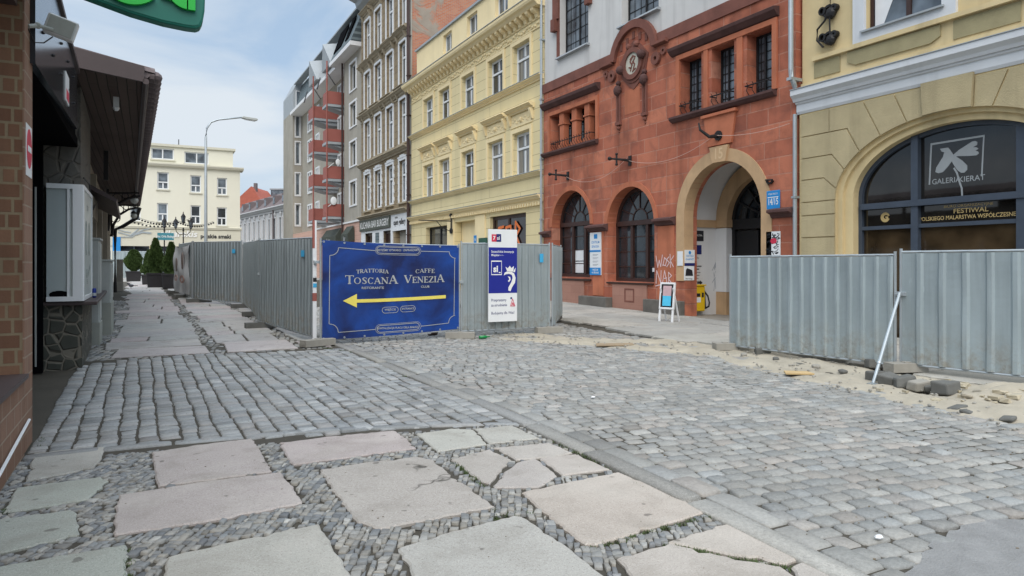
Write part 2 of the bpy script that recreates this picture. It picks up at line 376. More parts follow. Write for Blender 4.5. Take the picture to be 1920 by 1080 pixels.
# masonry
M['redstone'] = brickmat('red_sandstone', (.39, .118, .07), (.60, .215, .125), (.55, .25, .17), .95, .43, .018, swap='YZX', var=.5, big=.9, patch=((.17, .07, .055), .5), bump=1.0, streak=.45, squash=.75, grain=30)
M['redsmooth'] = plain('red_smooth_stone', (.47, .155, .08), .85, .2, 1.5, .3, 40, streak=.35)
M['reddark'] = plain('dark_weathered_stone', (.10, .05, .045), .9, .3, 2, .5, 40)
M['redbrown'] = plain('brown_sandstone', (.19, .075, .055), .9, .28, 1.8, .5, 30)
M['archstone'] = plain('ochre_arch_stone', (.50, .33, .185), .85, .18, 1.6, .3, 40, streak=.35)
M['pinkpanel'] = brickmat('pink_stone_panel', (.38, .20, .15), (.42, .225, .17), (.33, .17, .13), .6, .28, .006, var=.25, bump=.2)
M['plinthstone'] = plain('grey_plinth_stone', (.14, .13, .115), .9, .3, 2.5, .5, 40)
M['whiteplaster'] = plain('white_plaster', (.60, .59, .57), .9, .08, .9, .5, 30, streak=.4)
M['passage'] = plain('passage_plaster', (.66, .66, .66), .9, .05, 1.2, .2, 30, streak=.15)
M['yel'] = plain('yellow_plaster', (.82, .675, .40), .85, .06, 1.0, .1, 60, streak=.14)
M['yel_lines'] = brickmat('yellow_rusticated', (.80, .675, .39), (.78, .66, .38), (.42, .34, .19), 6.0, .47, .012, var=.08, bump=.5, big=1, streak=.13)
M['yel2'] = plain('old_yellow_plaster', (.65, .52, .29), .85, .13, 1.0, .2, 50, streak=.4)
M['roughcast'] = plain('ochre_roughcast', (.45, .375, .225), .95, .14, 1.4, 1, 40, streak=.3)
M['recess'] = plain('roughcast_and_entry_shade', (.335, .29, .165), .95, .12, 2.5, .7, 45)  # roughcast of the gallery panels; also paints the shade in the yellow entry
M['mould_white'] = plain('painted_moulding', (.62, .64, .66), .7, .06, 1.2, .1, 40, streak=.2)
M['brown'] = brickmat('brown_brick', (.27, .205, .125), (.33, .26, .165), (.16, .12, .08), .85, .42, .02, var=.25, bump=.6, big=.6, patch=((.17, .12, .08), .4))
M['brown_trim'] = plain('brown_trim', (.38, .325, .235), .9, .16, 1.5, .4, 30, streak=.3)
def gable():
    g = NG('brick_gable'); v = g.vec('XZY'); b = g.n('ShaderNodeTexBrick'); g.l(v, b.inputs[0]); b.inputs['Scale'].default_value = 1
    b.inputs['Brick Width'].default_value = .27; b.inputs['Row Height'].default_value = .09; b.inputs['Mortar Size'].default_value = .012
    b.inputs['Color1'].default_value = (.38, .12, .06, 1); b.inputs['Color2'].default_value = (.46, .19, .10, 1); b.inputs['Mortar'].default_value = (.3, .24, .2, 1)
    pl = g.mix(g.noise(2, 4), (.22, .18, .14), (.36, .31, .25)); f = g.ramp(g.noise(.42, 5, .6, dist=.8), [(.55, 0), (.60, 1)])
    k = g.mix(f, b.outputs[0], pl); g.bump(f, .5, .03); return g.fin(k, .9)
M['brickgable'] = gable()
M['greyrender'] = plain('grey_render', (.35, .325, .275), .95, .14, .8, .6, 25, streak=.3)
M['pinkbase'] = brickmat('pink_rustication', (.60, .38, .30), (.62, .40, .32), (.45, .28, .22), 4, .32, .014, var=.06, bump=.4)
M['balcony'] = plain('brick_red_paint', (.31, .10, .08), .7, .1, 1.5, .15, 40)
M['slate'] = brickmat('slate_shingles', (.15, .19, .21), (.20, .245, .26), (.07, .09, .1), .3, .22, .02, swap='YZX', var=.3, bump=.8)
M['slate_edge'] = plain('grey_metal_sheet', (.33, .36, .38), .6, .08, 2, .1)
M['cream'] = plain('cream_render', (.70, .68, .57), .9, .03, .6, .1, 20)
M['cream_trim'] = plain('cream_trim', (.58, .56, .46), .9, .04, .6, .1, 20)
M['ornate'] = plain('pale_stucco', (.60, .60, .60), .9, .06, .6, .1, 20)
M['roof_red'] = plain('red_roof', (.42, .12, .08), .85, .12, 2, .4, 20)
M['roof_grey'] = plain('brown_grey_roof', (.16, .13, .13), .85, .12, 2, .4, 20)
M['tiles'] = brickmat('brown_wall_tiles', (.17, .085, .05), (.25, .135, .08), (.27, .21, .13), .165, .125, .012, swap='XZY', var=.35, big=1.5, bump=.6, streak=.5, offset=.35, squash=.6)
M['tiles_side'] = brickmat('brown_side_tiles', (.26, .15, .10), (.30, .18, .125), (.36, .28, .21), .34, .16, .008, swap='YZX', var=.3, big=1.5, bump=.5, streak=.3)
def rubble(name, c1, c2, mort, sc, sx):
    g = NG(name); v = g.vec(scale=(1, 1, 1)); vo = g.n('ShaderNodeTexVoronoi', feature='DISTANCE_TO_EDGE'); v2 = g.n('ShaderNodeTexVoronoi')
    for x in (vo, v2): g.l(v, x.inputs[0]); x.inputs['Scale'].default_value = sc; x.inputs['Randomness'].default_value = .7
    e = g.ramp(vo.outputs['Distance'], [(.03, 0), (.09, 1)]); c = g.mix(g.n('ShaderNodeSeparateColor').outputs[0] if 0 else v2.outputs['Distance'], c1, c2)
    c = g.mix(g.math('MULTIPLY', g.noise(12, 4), .5), c, mul(c1, .4)); k = g.mix(e, mort, c); g.bump(e, .8, .03); return g.fin(k, .85)
M['rubble'] = rubble('rubble_stone', (.055, .06, .05), (.085, .085, .07), (.17, .155, .125), 5.2, 1)
M['rubble_up'] = rubble('rubble_stone_grey', (.11, .105, .095), (.16, .15, .13), (.12, .11, .095), 4.4, 1)
M['soffit'] = brickmat('soffit_boards', (.085, .058, .047), (.115, .08, .065), (.02, .015, .012), 40, .13, .008, swap='YXZ', var=.3, bump=.6)
M['brown_metal'] = plain('brown_metal_trim', (.065, .047, .046), .5, .15, 2, .1, 30)
M['gloss_black'] = plain('glossy_black_panel', (.02, .025, .032), .16, .1, 1, .08, 2, spec=.7)
M['beige_wall'] = plain('dirty_beige_plaster', (.26, .23, .18), .9, .16, 1.2, .3, 30, streak=.4)
M['green_sign'] = plain('green_sign_panel', (.01, .15, .11), .45, .05, 1, 0)
M['lime'] = plain('lime_letters', (.015, .45, .05), .4, .05, 1, 0)
M['leaf'] = (lambda g: g.fin(g.mix(g.noise(9, 3), (.02, .045, .012), (.075, .12, .028)), .7, 0, .3))(NG('conifer_leaf'))
M['trunk'] = plain('bark', (.08, .055, .035), .9, .2, 6, .5)
M['planter'] = plain('planter_plastic', (.022, .02, .022), .6, .15, 5, .2)
M['yellow_box'] = plain('yellow_paint', (.72, .46, .015), .45, .06, 2, .1)
# ================================================================ GROUND
rng = np.random.RandomState(7); rnd = random.Random(11)
def inpoly(poly, X, Y):
    X = np.asarray(X); Y = np.asarray(Y); ins = np.zeros(X.shape, bool); n = len(poly)
    for i in range(n):
        x0, y0 = poly[i]; x1, y1 = poly[(i + 1) % n]
        c_ = ((y0 > Y) != (y1 > Y)) & (X < (x1 - x0) * (Y - y0) / ((y1 - y0) or 1e-9) + x0); ins ^= c_
    return ins
def und(X, Y):      # gentle unevenness of old paving plus the slow rise of the street
    return .007 * np.sin(1.3 * X + .7 * Y) * np.sin(.9 * Y - .4 * X + 1) + .003 * np.sin(3.1 * X + 2.3 * Y) + np.minimum(.4, .014 * np.maximum(0, Y - 13))
def wob(k, t, a):
    return a * (np.sin(t * 1.1 + k * 1.7) + .6 * np.sin(t * 2.9 + k * 2.3 + 1) + .4 * np.sin(t * 6.1 + k * 5.1))
def cells(poly, ang, pitch, lmin, lmax, jit, wv, gap):
    """rows of quads filling poly; rows run along angle ang"""
    d = np.array([math.cos(ang), math.sin(ang)]); n = np.array([-d[1], d[0]])
    P = np.array(poly); T = P @ d; N = P @ n; out = []
    for k in range(int(math.floor(N.min() / pitch)) - 1, int(math.ceil(N.max() / pitch)) + 1):
        t = T.min() - rng.rand() * lmax; ts = [t]
        while t < T.max(): t += lmin + (lmax - lmin) * rng.rand(); ts.append(t)
        ts = np.array(ts); b0 = k * pitch + wob(k, ts, wv) + rng.randn(len(ts)) * jit * .3; b1 = (k + 1) * pitch + wob(k + 1, ts, wv) + rng.randn(len(ts)) * jit * .3
        lo = ts[:, None] * d + b0[:, None] * n; hi = (ts + rng.randn(len(ts)) * jit)[:, None] * d + b1[:, None] * n
        out.append(np.stack([lo[:-1], lo[1:], hi[1:], hi[:-1]], 1))
    Q = np.concatenate(out); c = Q.mean(1); Q = Q[inpoly(poly, c[:, 0], c[:, 1])]
    Q = Q + rng.randn(*Q.shape) * jit * .5
    c = Q.mean(1, keepdims=True); s = np.linalg.norm(Q - c, axis=2, keepdims=True).mean(1, keepdims=True)
    return c + (Q - c) * (1 - gap / s)
def stones(name, Q, mat, tints, h=.0, depth=.03, edge=.012, cut=.22, dome=.004, tilt=.0, hj=.004, kind='structure'):
    """one mesh of rounded setts from quads Q (n,4,2)"""
    n = len(Q); c = Q.mean(1, keepdims=True)
    a = Q; b = np.roll(Q, -1, 1); e1 = a + (b - a) * cut; e2 = b - (b - a) * cut
    O = np.stack([e1, e2], 2).reshape(n, 8, 2); s = np.linalg.norm(O - c, axis=2, keepdims=True).mean(1, keepdims=True)
    R1 = c + (O - c) * (1 - edge * .35 / s); R2 = c + (O - c) * (1 - edge * 1.3 / s)
    zc = und(c[:, 0, 0], c[:, 0, 1]) + h + rng.randn(n) * hj
    sl = rng.randn(n, 2) * tilt
    def Z(Rg, dz): return zc[:, None] + dz + ((Rg - c) * sl[:, None, :]).sum(2)
    V = np.concatenate([np.dstack([O, Z(O, -depth)]), np.dstack([R1, Z(R1, -edge * .7)]), np.dstack([R2, Z(R2, 0)]), np.dstack([c, (zc + dome)[:, None]])], 1)
    base = (np.arange(n) * 25)[:, None]; i = np.arange(8); j = (i + 1) % 8
    q = np.concatenate([np.stack([r * 8 + i, r * 8 + j, (r + 1) * 8 + j, (r + 1) * 8 + i], 1) for r in (0, 1)])
    t = np.stack([16 + i, 16 + j, np.full(8, 24)], 1)
    quads = (base[:, :, None] + q[None]).reshape(-1, 4); tris = (base[:, :, None] + t[None]).reshape(-1, 3)
    me = bpy.data.meshes.new(name); V = V.reshape(-1, 3)
    me.vertices.add(len(V)); me.vertices.foreach_set('co', V.ravel().astype(np.float32))
    nl = quads.size + tris.size; me.loops.add(nl); me.loops.foreach_set('vertex_index', np.concatenate([quads.ravel(), tris.ravel()]).astype(np.int32))
    me.polygons.add(len(quads) + len(tris))
    st = np.concatenate([np.arange(len(quads)) * 4, quads.size + np.arange(len(tris)) * 3]).astype(np.int32)
    me.polygons.foreach_set('loop_start', st)
    me.polygons.foreach_set('use_smooth', [True] * (len(quads) + len(tris)))
    tints = np.array(tints); w = rng.rand(n, 1); k = rng.randint(len(tints), size=n); k2 = rng.randint(len(tints), size=n)
    tc_ = (tints[k] * w + tints[k2] * (1 - w)) * (1 + .12 * rng.randn(n, 1)).clip(.6, 1.4)
    at = me.attributes.new('tint', 'FLOAT_COLOR', 'POINT'); C4 = np.ones((n, 25, 4), np.float32); C4[:, :, :3] = tc_[:, None, :]
    at.data.foreach_set('color', C4.ravel()); me.materials.append(mat); me.update(calc_edges=True); me.validate()
    o = bpy.data.objects.new(name, me); col.objects.link(o)
    if kind: o['kind'] = kind
    return o
def mul_(c, k): return tuple(x * k for x in c)
# base earth: a sheet to the horizon that follows the slope
g = MB(); xs = [-900, -200, -60, -20, -6, -2, 0, 3, 6, 9, 12, 15, 20, 40, 100, 300, 900]; ys = [-60, -20, -5, 0, 3, 6, 9, 11, 13, 16, 20, 25, 30, 35, 41.6, 50, 70, 120, 300, 1500]
g.add([(x, y, gz(y) - .019) for y in ys for x in xs], [(j * len(xs) + i, j * len(xs) + i + 1, (j + 1) * len(xs) + i + 1, (j + 1) * len(xs) + i) for j in range(len(ys) - 1) for i in range(len(xs) - 1)])
g.build('ground', M['ground'], kind='structure')
# kerb line between pavement and road
KL = [(3.02, .6), (3.09, 2.0), (3.2, 3.3), (3.31, 5.4), (3.36, 6.6), (3.34, 9.0), (3.33, 13.3), (3.2, 22), (2.9, 60)]
def kx(Y):
    for (a, b) in zip(KL[:-1], KL[1:]):
        if Y <= b[1]: return a[0] + (b[0] - a[0]) * (Y - a[1]) / (b[1] - a[1])
    return KL[-1][0]
Q = []; y = .6
while y < 45:
    l = rnd.uniform(.95, 1.7); j = rnd.uniform(-.012, .012)
    Q.append([(kx(y) - .07 + j, y + .01), (kx(y) + .11 + j, y + .01), (kx(y + l) + .11 + j, y + l - .01), (kx(y + l) - .07 + j, y + l - .01)]); y += l
stones('kerb', np.array(Q), M['kerb'], [(.29, .285, .265), (.33, .32, .29), (.25, .25, .24)], h=.012, depth=.06, edge=.02, cut=.06, dome=.004, hj=.006)
# long setts beside the kerb
Q = []; y = .6
while y < 24:
    l = rnd.uniform(.28, .62); w_ = rnd.uniform(.17, .21)
    Q.append([(kx(y) + .135, y + .008), (kx(y) + .13 + w_, y + .008), (kx(y + l) + .13 + w_, y + l - .008), (kx(y + l) + .135, y + l - .008)]); y += l
GREY = [(.275, .275, .26), (.31, .31, .29), (.28, .275, .255), (.33, .305, .275), (.24, .245, .235), (.28, .29, .285), (.345, .34, .315)]
stones('road_edge_course', np.array(Q), M['cobble'], GREY, h=.0, edge=.015, cut=.1)
# the road: setts in slightly skewed courses
road = [(kx(.6) + .30, .6), (kx(5) + .30, 5), (kx(13) + .30, 13), (kx(24) + .30, 24), (9.4, 24), (9.6, 14), (9.4, 9.3), (8.4, 6.8), (7.9, 5.0), (7.6, 3.4), (7.9, .6)]
asph = [gp(1640, 1120), gp(1705, 1072), gp(1752, 1018), gp(1792, 988), gp(1850, 975), gp(1930, 972), gp(2050, 985), gp(2100, 1120)]
Q = cells(road, R(-8), .150, .135, .215, .008, .007, .0065)
c = Q.mean(1); Q = Q[~inpoly(asph, c[:, 0], c[:, 1])]
stones('road', Q, M['cobble'], GREY, h=-.003, edge=.012, cut=.12, dome=.004, tilt=.022, hj=.003)
ap = []
for i in range(len(asph)):
    p, q = Vector(asph[i]), Vector(asph[(i + 1) % len(asph)]); k = max(1, int((q - p).length / .05))
    ap += [p.lerp(q, j / k) + Vector((rnd.gauss(0, .012), rnd.gauss(0, .012))) for j in range(k)]
a = MB(); a.prism([tuple(p) for p in ap], -.05, .0); a.build('asphalt_patch', M['asphalt'], kind='structure')
# cobbled crossing of the pavement
drive = [(-.95, 7.02), (.2, 6.86), (1.1, 6.62), (2.3, 6.42), (3.31, 6.2), (3.26, 13.2), (2.4, 13.0), (.9, 13.35), (-.3, 13.2), (-.95, 12.6)]
Q = cells(drive, R(90.5), .168, .105, .21, .009, .012, .0095)
BL = [(.285, .295, .29), (.24, .25, .25), (.32, .33, .325), (.305, .295, .28), (.275, .285, .285), (.36, .36, .35)]
stones('crossing', Q, M['cobble'], BL, h=-.002, edge=.011, cut=.08, dome=.003, tilt=.025, hj=.0045)
Q = []; x = -.9           # flat stones closing the crossing
while x < 3.15:
    l = rnd.uniform(.35, .75); f = lambda X: 6.98 - .05 * X - .055 * X * X
    Q.append([(x, f(x) - .17), (x + l - .015, f(x + l) - .17), (x + l - .015, f(x + l) - .03), (x, f(x) - .03)]); x += l
stones('crossing_border', np.array(Q), M['cobble'], BL, h=0, edge=.014, cut=.1)
# big granite slabs of the near pavement, outlines as they lie
SL = [((.48, .425, .41), [(285, 847), (380, 832), (472, 821), (492, 850), (510, 884), (400, 899), (295, 911)]),
      ((.49, .425, .415), [(524, 830), (630, 817), (740, 807), (762, 822), (780, 840), (660, 856), (548, 871)]),
      ((.50, .49, .45), [(782, 813), (846, 803), (886, 804), (899, 815), (913, 832), (820, 846)]),
      ((.49, .475, .44), [(890, 803), (961, 796), (1012, 820), (917, 831), (903, 815)]),
      ((.48, .425, .41), [(222, 928), (370, 905), (525, 886), (548, 912), (567, 944), (420, 972), (216, 1001), (216, 960)]),
      ((.47, .43, .40), [(600, 880), (690, 866), (780, 856), (810, 862), (868, 905), (928, 950), (820, 972), (715, 992), (670, 980), (636, 935), (615, 905)]),
      ((.47, .43, .40), [(846, 861), (917, 842), (957, 861), (936, 885), (915, 910), (880, 885)]),
      ((.48, .44, .41), [(925, 839), (1030, 829), (1074, 848), (1040, 856), (968, 861)]),
      ((.46, .42, .40), [(943, 888), (968, 867), (1004, 859), (1046, 891), (1008, 913), (924, 913)]),
      ((.47, .42, .39), [(1012, 858), (1080, 851), (1143, 879), (1054, 890)]),
      ((.50, .44, .395), [(977, 922), (1070, 902), (1160, 885), (1210, 905), (1328, 957), (1220, 990), (1115, 1022), (1095, 1020), (1030, 970)]),
      ((.47, .455, .43), [(745, 1027), (850, 997), (962, 967), (990, 974), (1070, 1030), (1140, 1085), (1240, 1170), (850, 1200)]),
      ((.47, .455, .42), [(312, 1043), (450, 1012), (598, 983), (625, 1025), (660, 1085), (700, 1165), (290, 1190)]),
      ((.40, .42, .385), [(-40, 1068), (240, 1019), (238, 1085), (225, 1180), (-220, 1200), (-260, 1100)]),
      ((.40, .42, .385), [(-100, 990), (0, 973), (132, 955), (146, 962), (147, 1003), (0, 1036), (-150, 1062)]),
      ((.42, .44, .40), [(30, 914), (110, 903), (187, 894), (203, 901), (165, 935), (85, 949), (6, 960)]),
      ((.42, .41, .385), [(62, 850), (130, 842), (195, 837), (190, 860), (172, 878), (48, 901)]),
      ((.49, .44, .40), [(1250, 1015), (1380, 975), (1450, 1003), (1517, 1037), (1475, 1056), (1385, 1041)]),
      ((.48, .435, .40), [(1157, 1047), (1253, 1018), (1380, 1047), (1468, 1061), (1498, 1085), (1600, 1160), (1260, 1175)]),
      ((.48, .44, .41), [(1480, 1061), (1520, 1040), (1558, 1058), (1640, 1110), (1560, 1120), (1502, 1087)])]
def slab_mesh(mb, poly, tint, top=.0, seed=0):
    rr = random.Random(seed); P = []
    n = len(poly)
    for i in range(n):
        a = Vector(poly[i]); b = Vector(poly[(i + 1) % n]); k = max(1, int((b - a).length / .045))
        for q in range(k):
            p = a.lerp(b, q / k); nn = Vector((-(b - a).y, (b - a).x)).normalized(); P.append(p + nn * (rr.gauss(0, .005) + .003 * math.sin(p.x * 31 + p.y * 23) + (-.03 * (rr.random() < .03))))
    ar = sum(P[i].x * P[(i + 1) % len(P)].y - P[(i + 1) % len(P)].x * P[i].y for i in range(len(P)))
    if ar < 0: P = P[::-1]
    m = len(P); ins = []
    for i in range(m):
        t = (P[(i + 1) % m] - P[i - 1]).normalized(); ins.append(P[i] + Vector((-t.y, t.x)) * .012)
    zz = lambda p, d: float(und(p.x, p.y)) * .6 + gz(p.y) * .4 + top + d
    mb.tint = tint
    mb.add([(p.x, p.y, zz(p, -.05)) for p in P] + [(p.x, p.y, zz(p, -.009)) for p in P] + [(p.x, p.y, zz(p, 0)) for p in ins],
           [(r_ * m + i, r_ * m + (i + 1) % m, (r_ + 1) * m + (i + 1) % m, (r_ + 1) * m + i) for r_ in (0, 1) for i in range(m)] + [tuple(range(2 * m, 3 * m))])
slabs = MB(); SP = []
for i, (t, px) in enumerate(SL):
    poly = [gp(*p) for p in px]; SP.append(poly); slab_mesh(slabs, poly, mul((t[0] * 1.005, t[1] * 1.005, t[2] * .965), .83), .001, i)
# slabs further up the pavement, in two wide columns
CL = lambda Y: -1.0 - .012 * (Y - 13)
ftint = [(.46, .40, .39), (.44, .42, .40), (.42, .42, .40), (.47, .43, .42), (.40, .39, .38)]
FP = []
for (xa, xb, y0, y1) in (('w', 1.0, 13.55, 56), (1.24, 2.55, 13.45, 56), (2.72, 3.18, 13.6, 40)):
    y = y0
    while y < y1:
        l = rnd.uniform(.75, 1.5); a = (CL(y) + .35 + rnd.uniform(-.05, .3)) if xa == 'w' else xa + rnd.uniform(-.04, .1) - .01 * (y - 13); b = xb + rnd.uniform(-.1, .06) - .01 * (y - 13)
        if a < b - .3:
            sk = rnd.uniform(-.06, .06)
            if rnd.random() < .35 and b - a > 1.2:
                m_ = a + (b - a) * rnd.uniform(.35, .65)
                PP = [[(a, y), (m_ - .02, y + sk / 2), (m_ + .03, y + l - .05), (a, y + l - .05)], [(m_ + .03, y + sk / 2), (b, y + sk), (b, y + l - .04 + sk), (m_ + .07, y + l - .05 + sk / 2)]]
            else: PP = [[(a, y), (b, y + sk), (b + rnd.uniform(-.05, .05), y + l - .05 + sk), (a + rnd.uniform(-.08, .08), y + l - .05)]]
            for p in PP: slab_mesh(slabs, p, mul(rnd.choice(ftint), .88), rnd.uniform(-.004, .008), int(y * 10)); FP.append(p)
        y += l
slabs.build('pavement', M['slab'], kind='structure')
# small mosaic stones between slabs
near = [(-1.1, 1.2), (kx(1.2) - .08, 1.2), (kx(3.3) - .08, 3.3), (kx(5.4) - .08, 5.4), (kx(6.2) - .08, 6.16), (2.3, 6.22), (1.1, 6.4), (.2, 6.62), (-.95, 6.8)]
Q = cells(near, R(62), .042, .036, .082, .010, .008, .0034)
def clear(Q, polys):
    keep = np.ones(len(Q), bool)
    for p in polys:
        pb = np.array(p); m_ = (Q[:, :, 0].max(1) > pb[:, 0].min()) & (Q[:, :, 0].min(1) < pb[:, 0].max()) & (Q[:, :, 1].max(1) > pb[:, 1].min()) & (Q[:, :, 1].min(1) < pb[:, 1].max())
        idx = np.where(m_)[0]; c = Q[idx].mean(1, keepdims=True); qq = c + (Q[idx] - c) * .55
        bad = inpoly(p, qq[:, :, 0], qq[:, :, 1]).any(1) | inpoly(p, c[:, 0, 0], c[:, 0, 1]); keep[idx[bad]] = False
    return Q[keep]
Q = clear(Q, SP); keep = rng.rand(len(Q)) > .05; Q = Q[keep]
MO = [mul_(c_, .9) for c_ in [(.30, .30, .285), (.24, .25, .25), (.21, .22, .225), (.38, .365, .33), (.33, .31, .27), (.17, .18, .19), (.42, .41, .375)]]
stones('mosaic_paving', Q, M['mosaic'], MO, h=-.005, depth=.02, edge=.004, cut=.07, dome=.001, tilt=.06, hj=.003)
far = [(-1.0, 13.35), (3.15, 13.35), (3.1, 30), (-1.2, 30)]
Q = cells(far, R(80), .10, .09, .2, .018, .012, .008); Q = clear(Q, FP)
stones('mosaic_paving', Q, M['mosaic'], MO, h=-.012, depth=.03, edge=.01, cut=.14, dome=.002, tilt=.05, hj=.004)
# right-hand pavement by the stone buildings
rp = MB(); y = 1.5
while y < 40:
    x = 9.85 + .25 * math.sin(y); l = rnd.uniform(.9, 1.5)
    while x < 14.0:
        w_ = min(rnd.uniform(1.0, 1.9), 14.05 - x)
        if w_ > .15: slab_mesh(rp, [(x + .015, y + .015), (x + w_ - .015, y + .015), (x + w_ - .015, y + l - .015), (x + .015, y + l - .015)], mul(rnd.choice([(.40, .39, .35), (.36, .355, .33), (.43, .41, .37)]), .9), .035 + rnd.uniform(-.008, .008), int(x * 7 + y * 31))
        x += w_
    y += l
rp.build('pavement', M['slab'], kind='structure')
# sand strip along the trench, thin at its edges so that the stones show through
ia = [(5.9, 13.6), (6.65, 12.63), (7.59, 11.28), (8.3, 9.27), (7.95, 7.6), (7.81, 6.47), (7.5, 5.23), (7.37, 4.42), (7.19, 3.47), (7.1, 1.2)]
oa = [(7.4, 14.4), (7.95, 13.78), (8.6, 12.34), (10.1, 11.3), (10.45, 9.9), (10.1, 8.4), (9.9, 6.93), (9.85, 5.73), (9.9, 4.4), (10.0, 1.2)]
def along(L, t):
    t *= len(L) - 1; i = min(int(t), len(L) - 2); f = t - i; return (L[i][0] + (L[i + 1][0] - L[i][0]) * f, L[i][1] + (L[i + 1][1] - L[i][1]) * f)
s_ = MB(); n1_, n2_ = 260, 60
pts = []
for i in range(n1_):
    a = along(ia, i / (n1_ - 1)); b = along(oa, i / (n1_ - 1))
    for j in range(n2_):
        f = j / (n2_ - 1); x = a[0] + (b[0] - a[0]) * f; y = a[1] + (b[1] - a[1]) * f
        e = min(1, min(f, 1 - f) * 6) * min(1, (i / (n1_ - 1)) * 8)
        z = -.026 + .036 * e * (.55 + .9 * abs(math.sin(1.7 * y + .8 * x))) + .014 * math.sin(5 * x + 3 * y) * math.sin(4.3 * y - 2 * x) * e + .010 * math.sin(13 * x - 7 * y) * e + rnd.gauss(0, .0035)
        z += (.13 * math.exp(-((x - 9.0) ** 2 / .16 + (y - 4.4) ** 2 / .3)) + .07 * math.exp(-((x - 8.7) ** 2 / .2 + (y - 3.6) ** 2 / .2))) * (1 + .35 * math.sin(23 * x + 17 * y))
        pts.append((x, y, z + gz(y)))
s_.add(pts, [(i * n2_ + j, i * n2_ + j + 1, (i + 1) * n2_ + j + 1, (i + 1) * n2_ + j) for i in range(n1_ - 1) for j in range(n2_ - 1)])
s_.build('sand', M['sand'], kind='structure', smooth=True)
# weeds in the joints
wm = MB(); wr = random.Random(5)
def tuft(x, y, z, r, n, h):
    for _ in range(n):
        a = wr.uniform(0, 6.28); d = wr.random() ** .5 * r; b = wr.uniform(0, 6.28); hh = h * wr.uniform(.4, 1); px_, py_ = x + d * math.cos(a), y + d * math.sin(a)
        wm.add([(px_ - .004 * math.cos(b), py_ - .004 * math.sin(b), z), (px_ + .004 * math.cos(b), py_ + .004 * math.sin(b), z), (px_ + hh * .8 * math.cos(b + 1.5), py_ + hh * .8 * math.sin(b + 1.5), z + hh)], [(0, 1, 2)])
def weed_line(p, q, n, r=.02, h=.025):
    for i in range(n):
        t = wr.random(); tuft(p[0] + (q[0] - p[0]) * t + wr.gauss(0, .01), p[1] + (q[1] - p[1]) * t + wr.gauss(0, .01), gz(p[1]) - .016, r, 7, h)
for a, b, n in (((925, 955), (935, 975), 26), ((850, 865), (912, 915), 60), ((945, 965), (1000, 960), 20), ((1100, 1028), (1330, 965), 60), ((1040, 825), (1140, 875), 40), ((1330, 965), (1380, 975), 30),
                ((1250, 1020), (1390, 1048), 50), ((1390, 1048), (1480, 1062), 30), ((1520, 1040), (1440, 1000), 30), ((1185, 905), (1330, 955), 20), ((600, 650), (660, 660), 40), ((5, 955), (12, 962), 12), ((80, 820), (72, 835), 14), ((240, 1025), (242, 1080), 22), ((440, 560), (560, 640), 80), ((640, 655), (760, 705), 30)):
    weed_line(gp(*a), gp(*b), n)
weed_line((14.0, 14.9), (14.0, 16.9), 60, .04, .07); weed_line((13.55, 15.2), (13.55, 17.2), 80, .04, .06)
o = wm.build('weeds', M['weed']); tag(o, 'tufts of green weed growing in the paving joints', 'weeds'); o['kind'] = 'stuff'

sq = MB(); sq.box(-60, 60, 56.0, 81.5, .2, .385); sq.build('square_paving', plain('square_paving', (.36, .345, .32), .9, .12, 1.5, .3), kind='structure')

gt = MB(); gq = random.Random(77)
for _ in range(260):
    x = gq.uniform(-.8, 3.1); y = gq.uniform(2.0, 6.9) if gq.random() < .6 else gq.uniform(6.9, 13.3); r_ = gq.uniform(.002, .006); gt.sphere((x, y, float(und(x, y)) + .001), r_, 4, (1.3, .8, .5))
for _ in range(500):
    y = gq.uniform(1.6, 12.5); x = gq.uniform(kx(y) + .2, 8.5); r_ = gq.uniform(.004, .012); gt.sphere((x, y, float(und(x, y)) - .002), r_, 4, (1.3, .8, .5))
o = gt.build('grit', plain('grit', (.16, .13, .09), .95, .3, 20, 0)); tag(o, 'fine dark grit and crumbs scattered over the paving', 'grit'); o['kind'] = 'stuff'
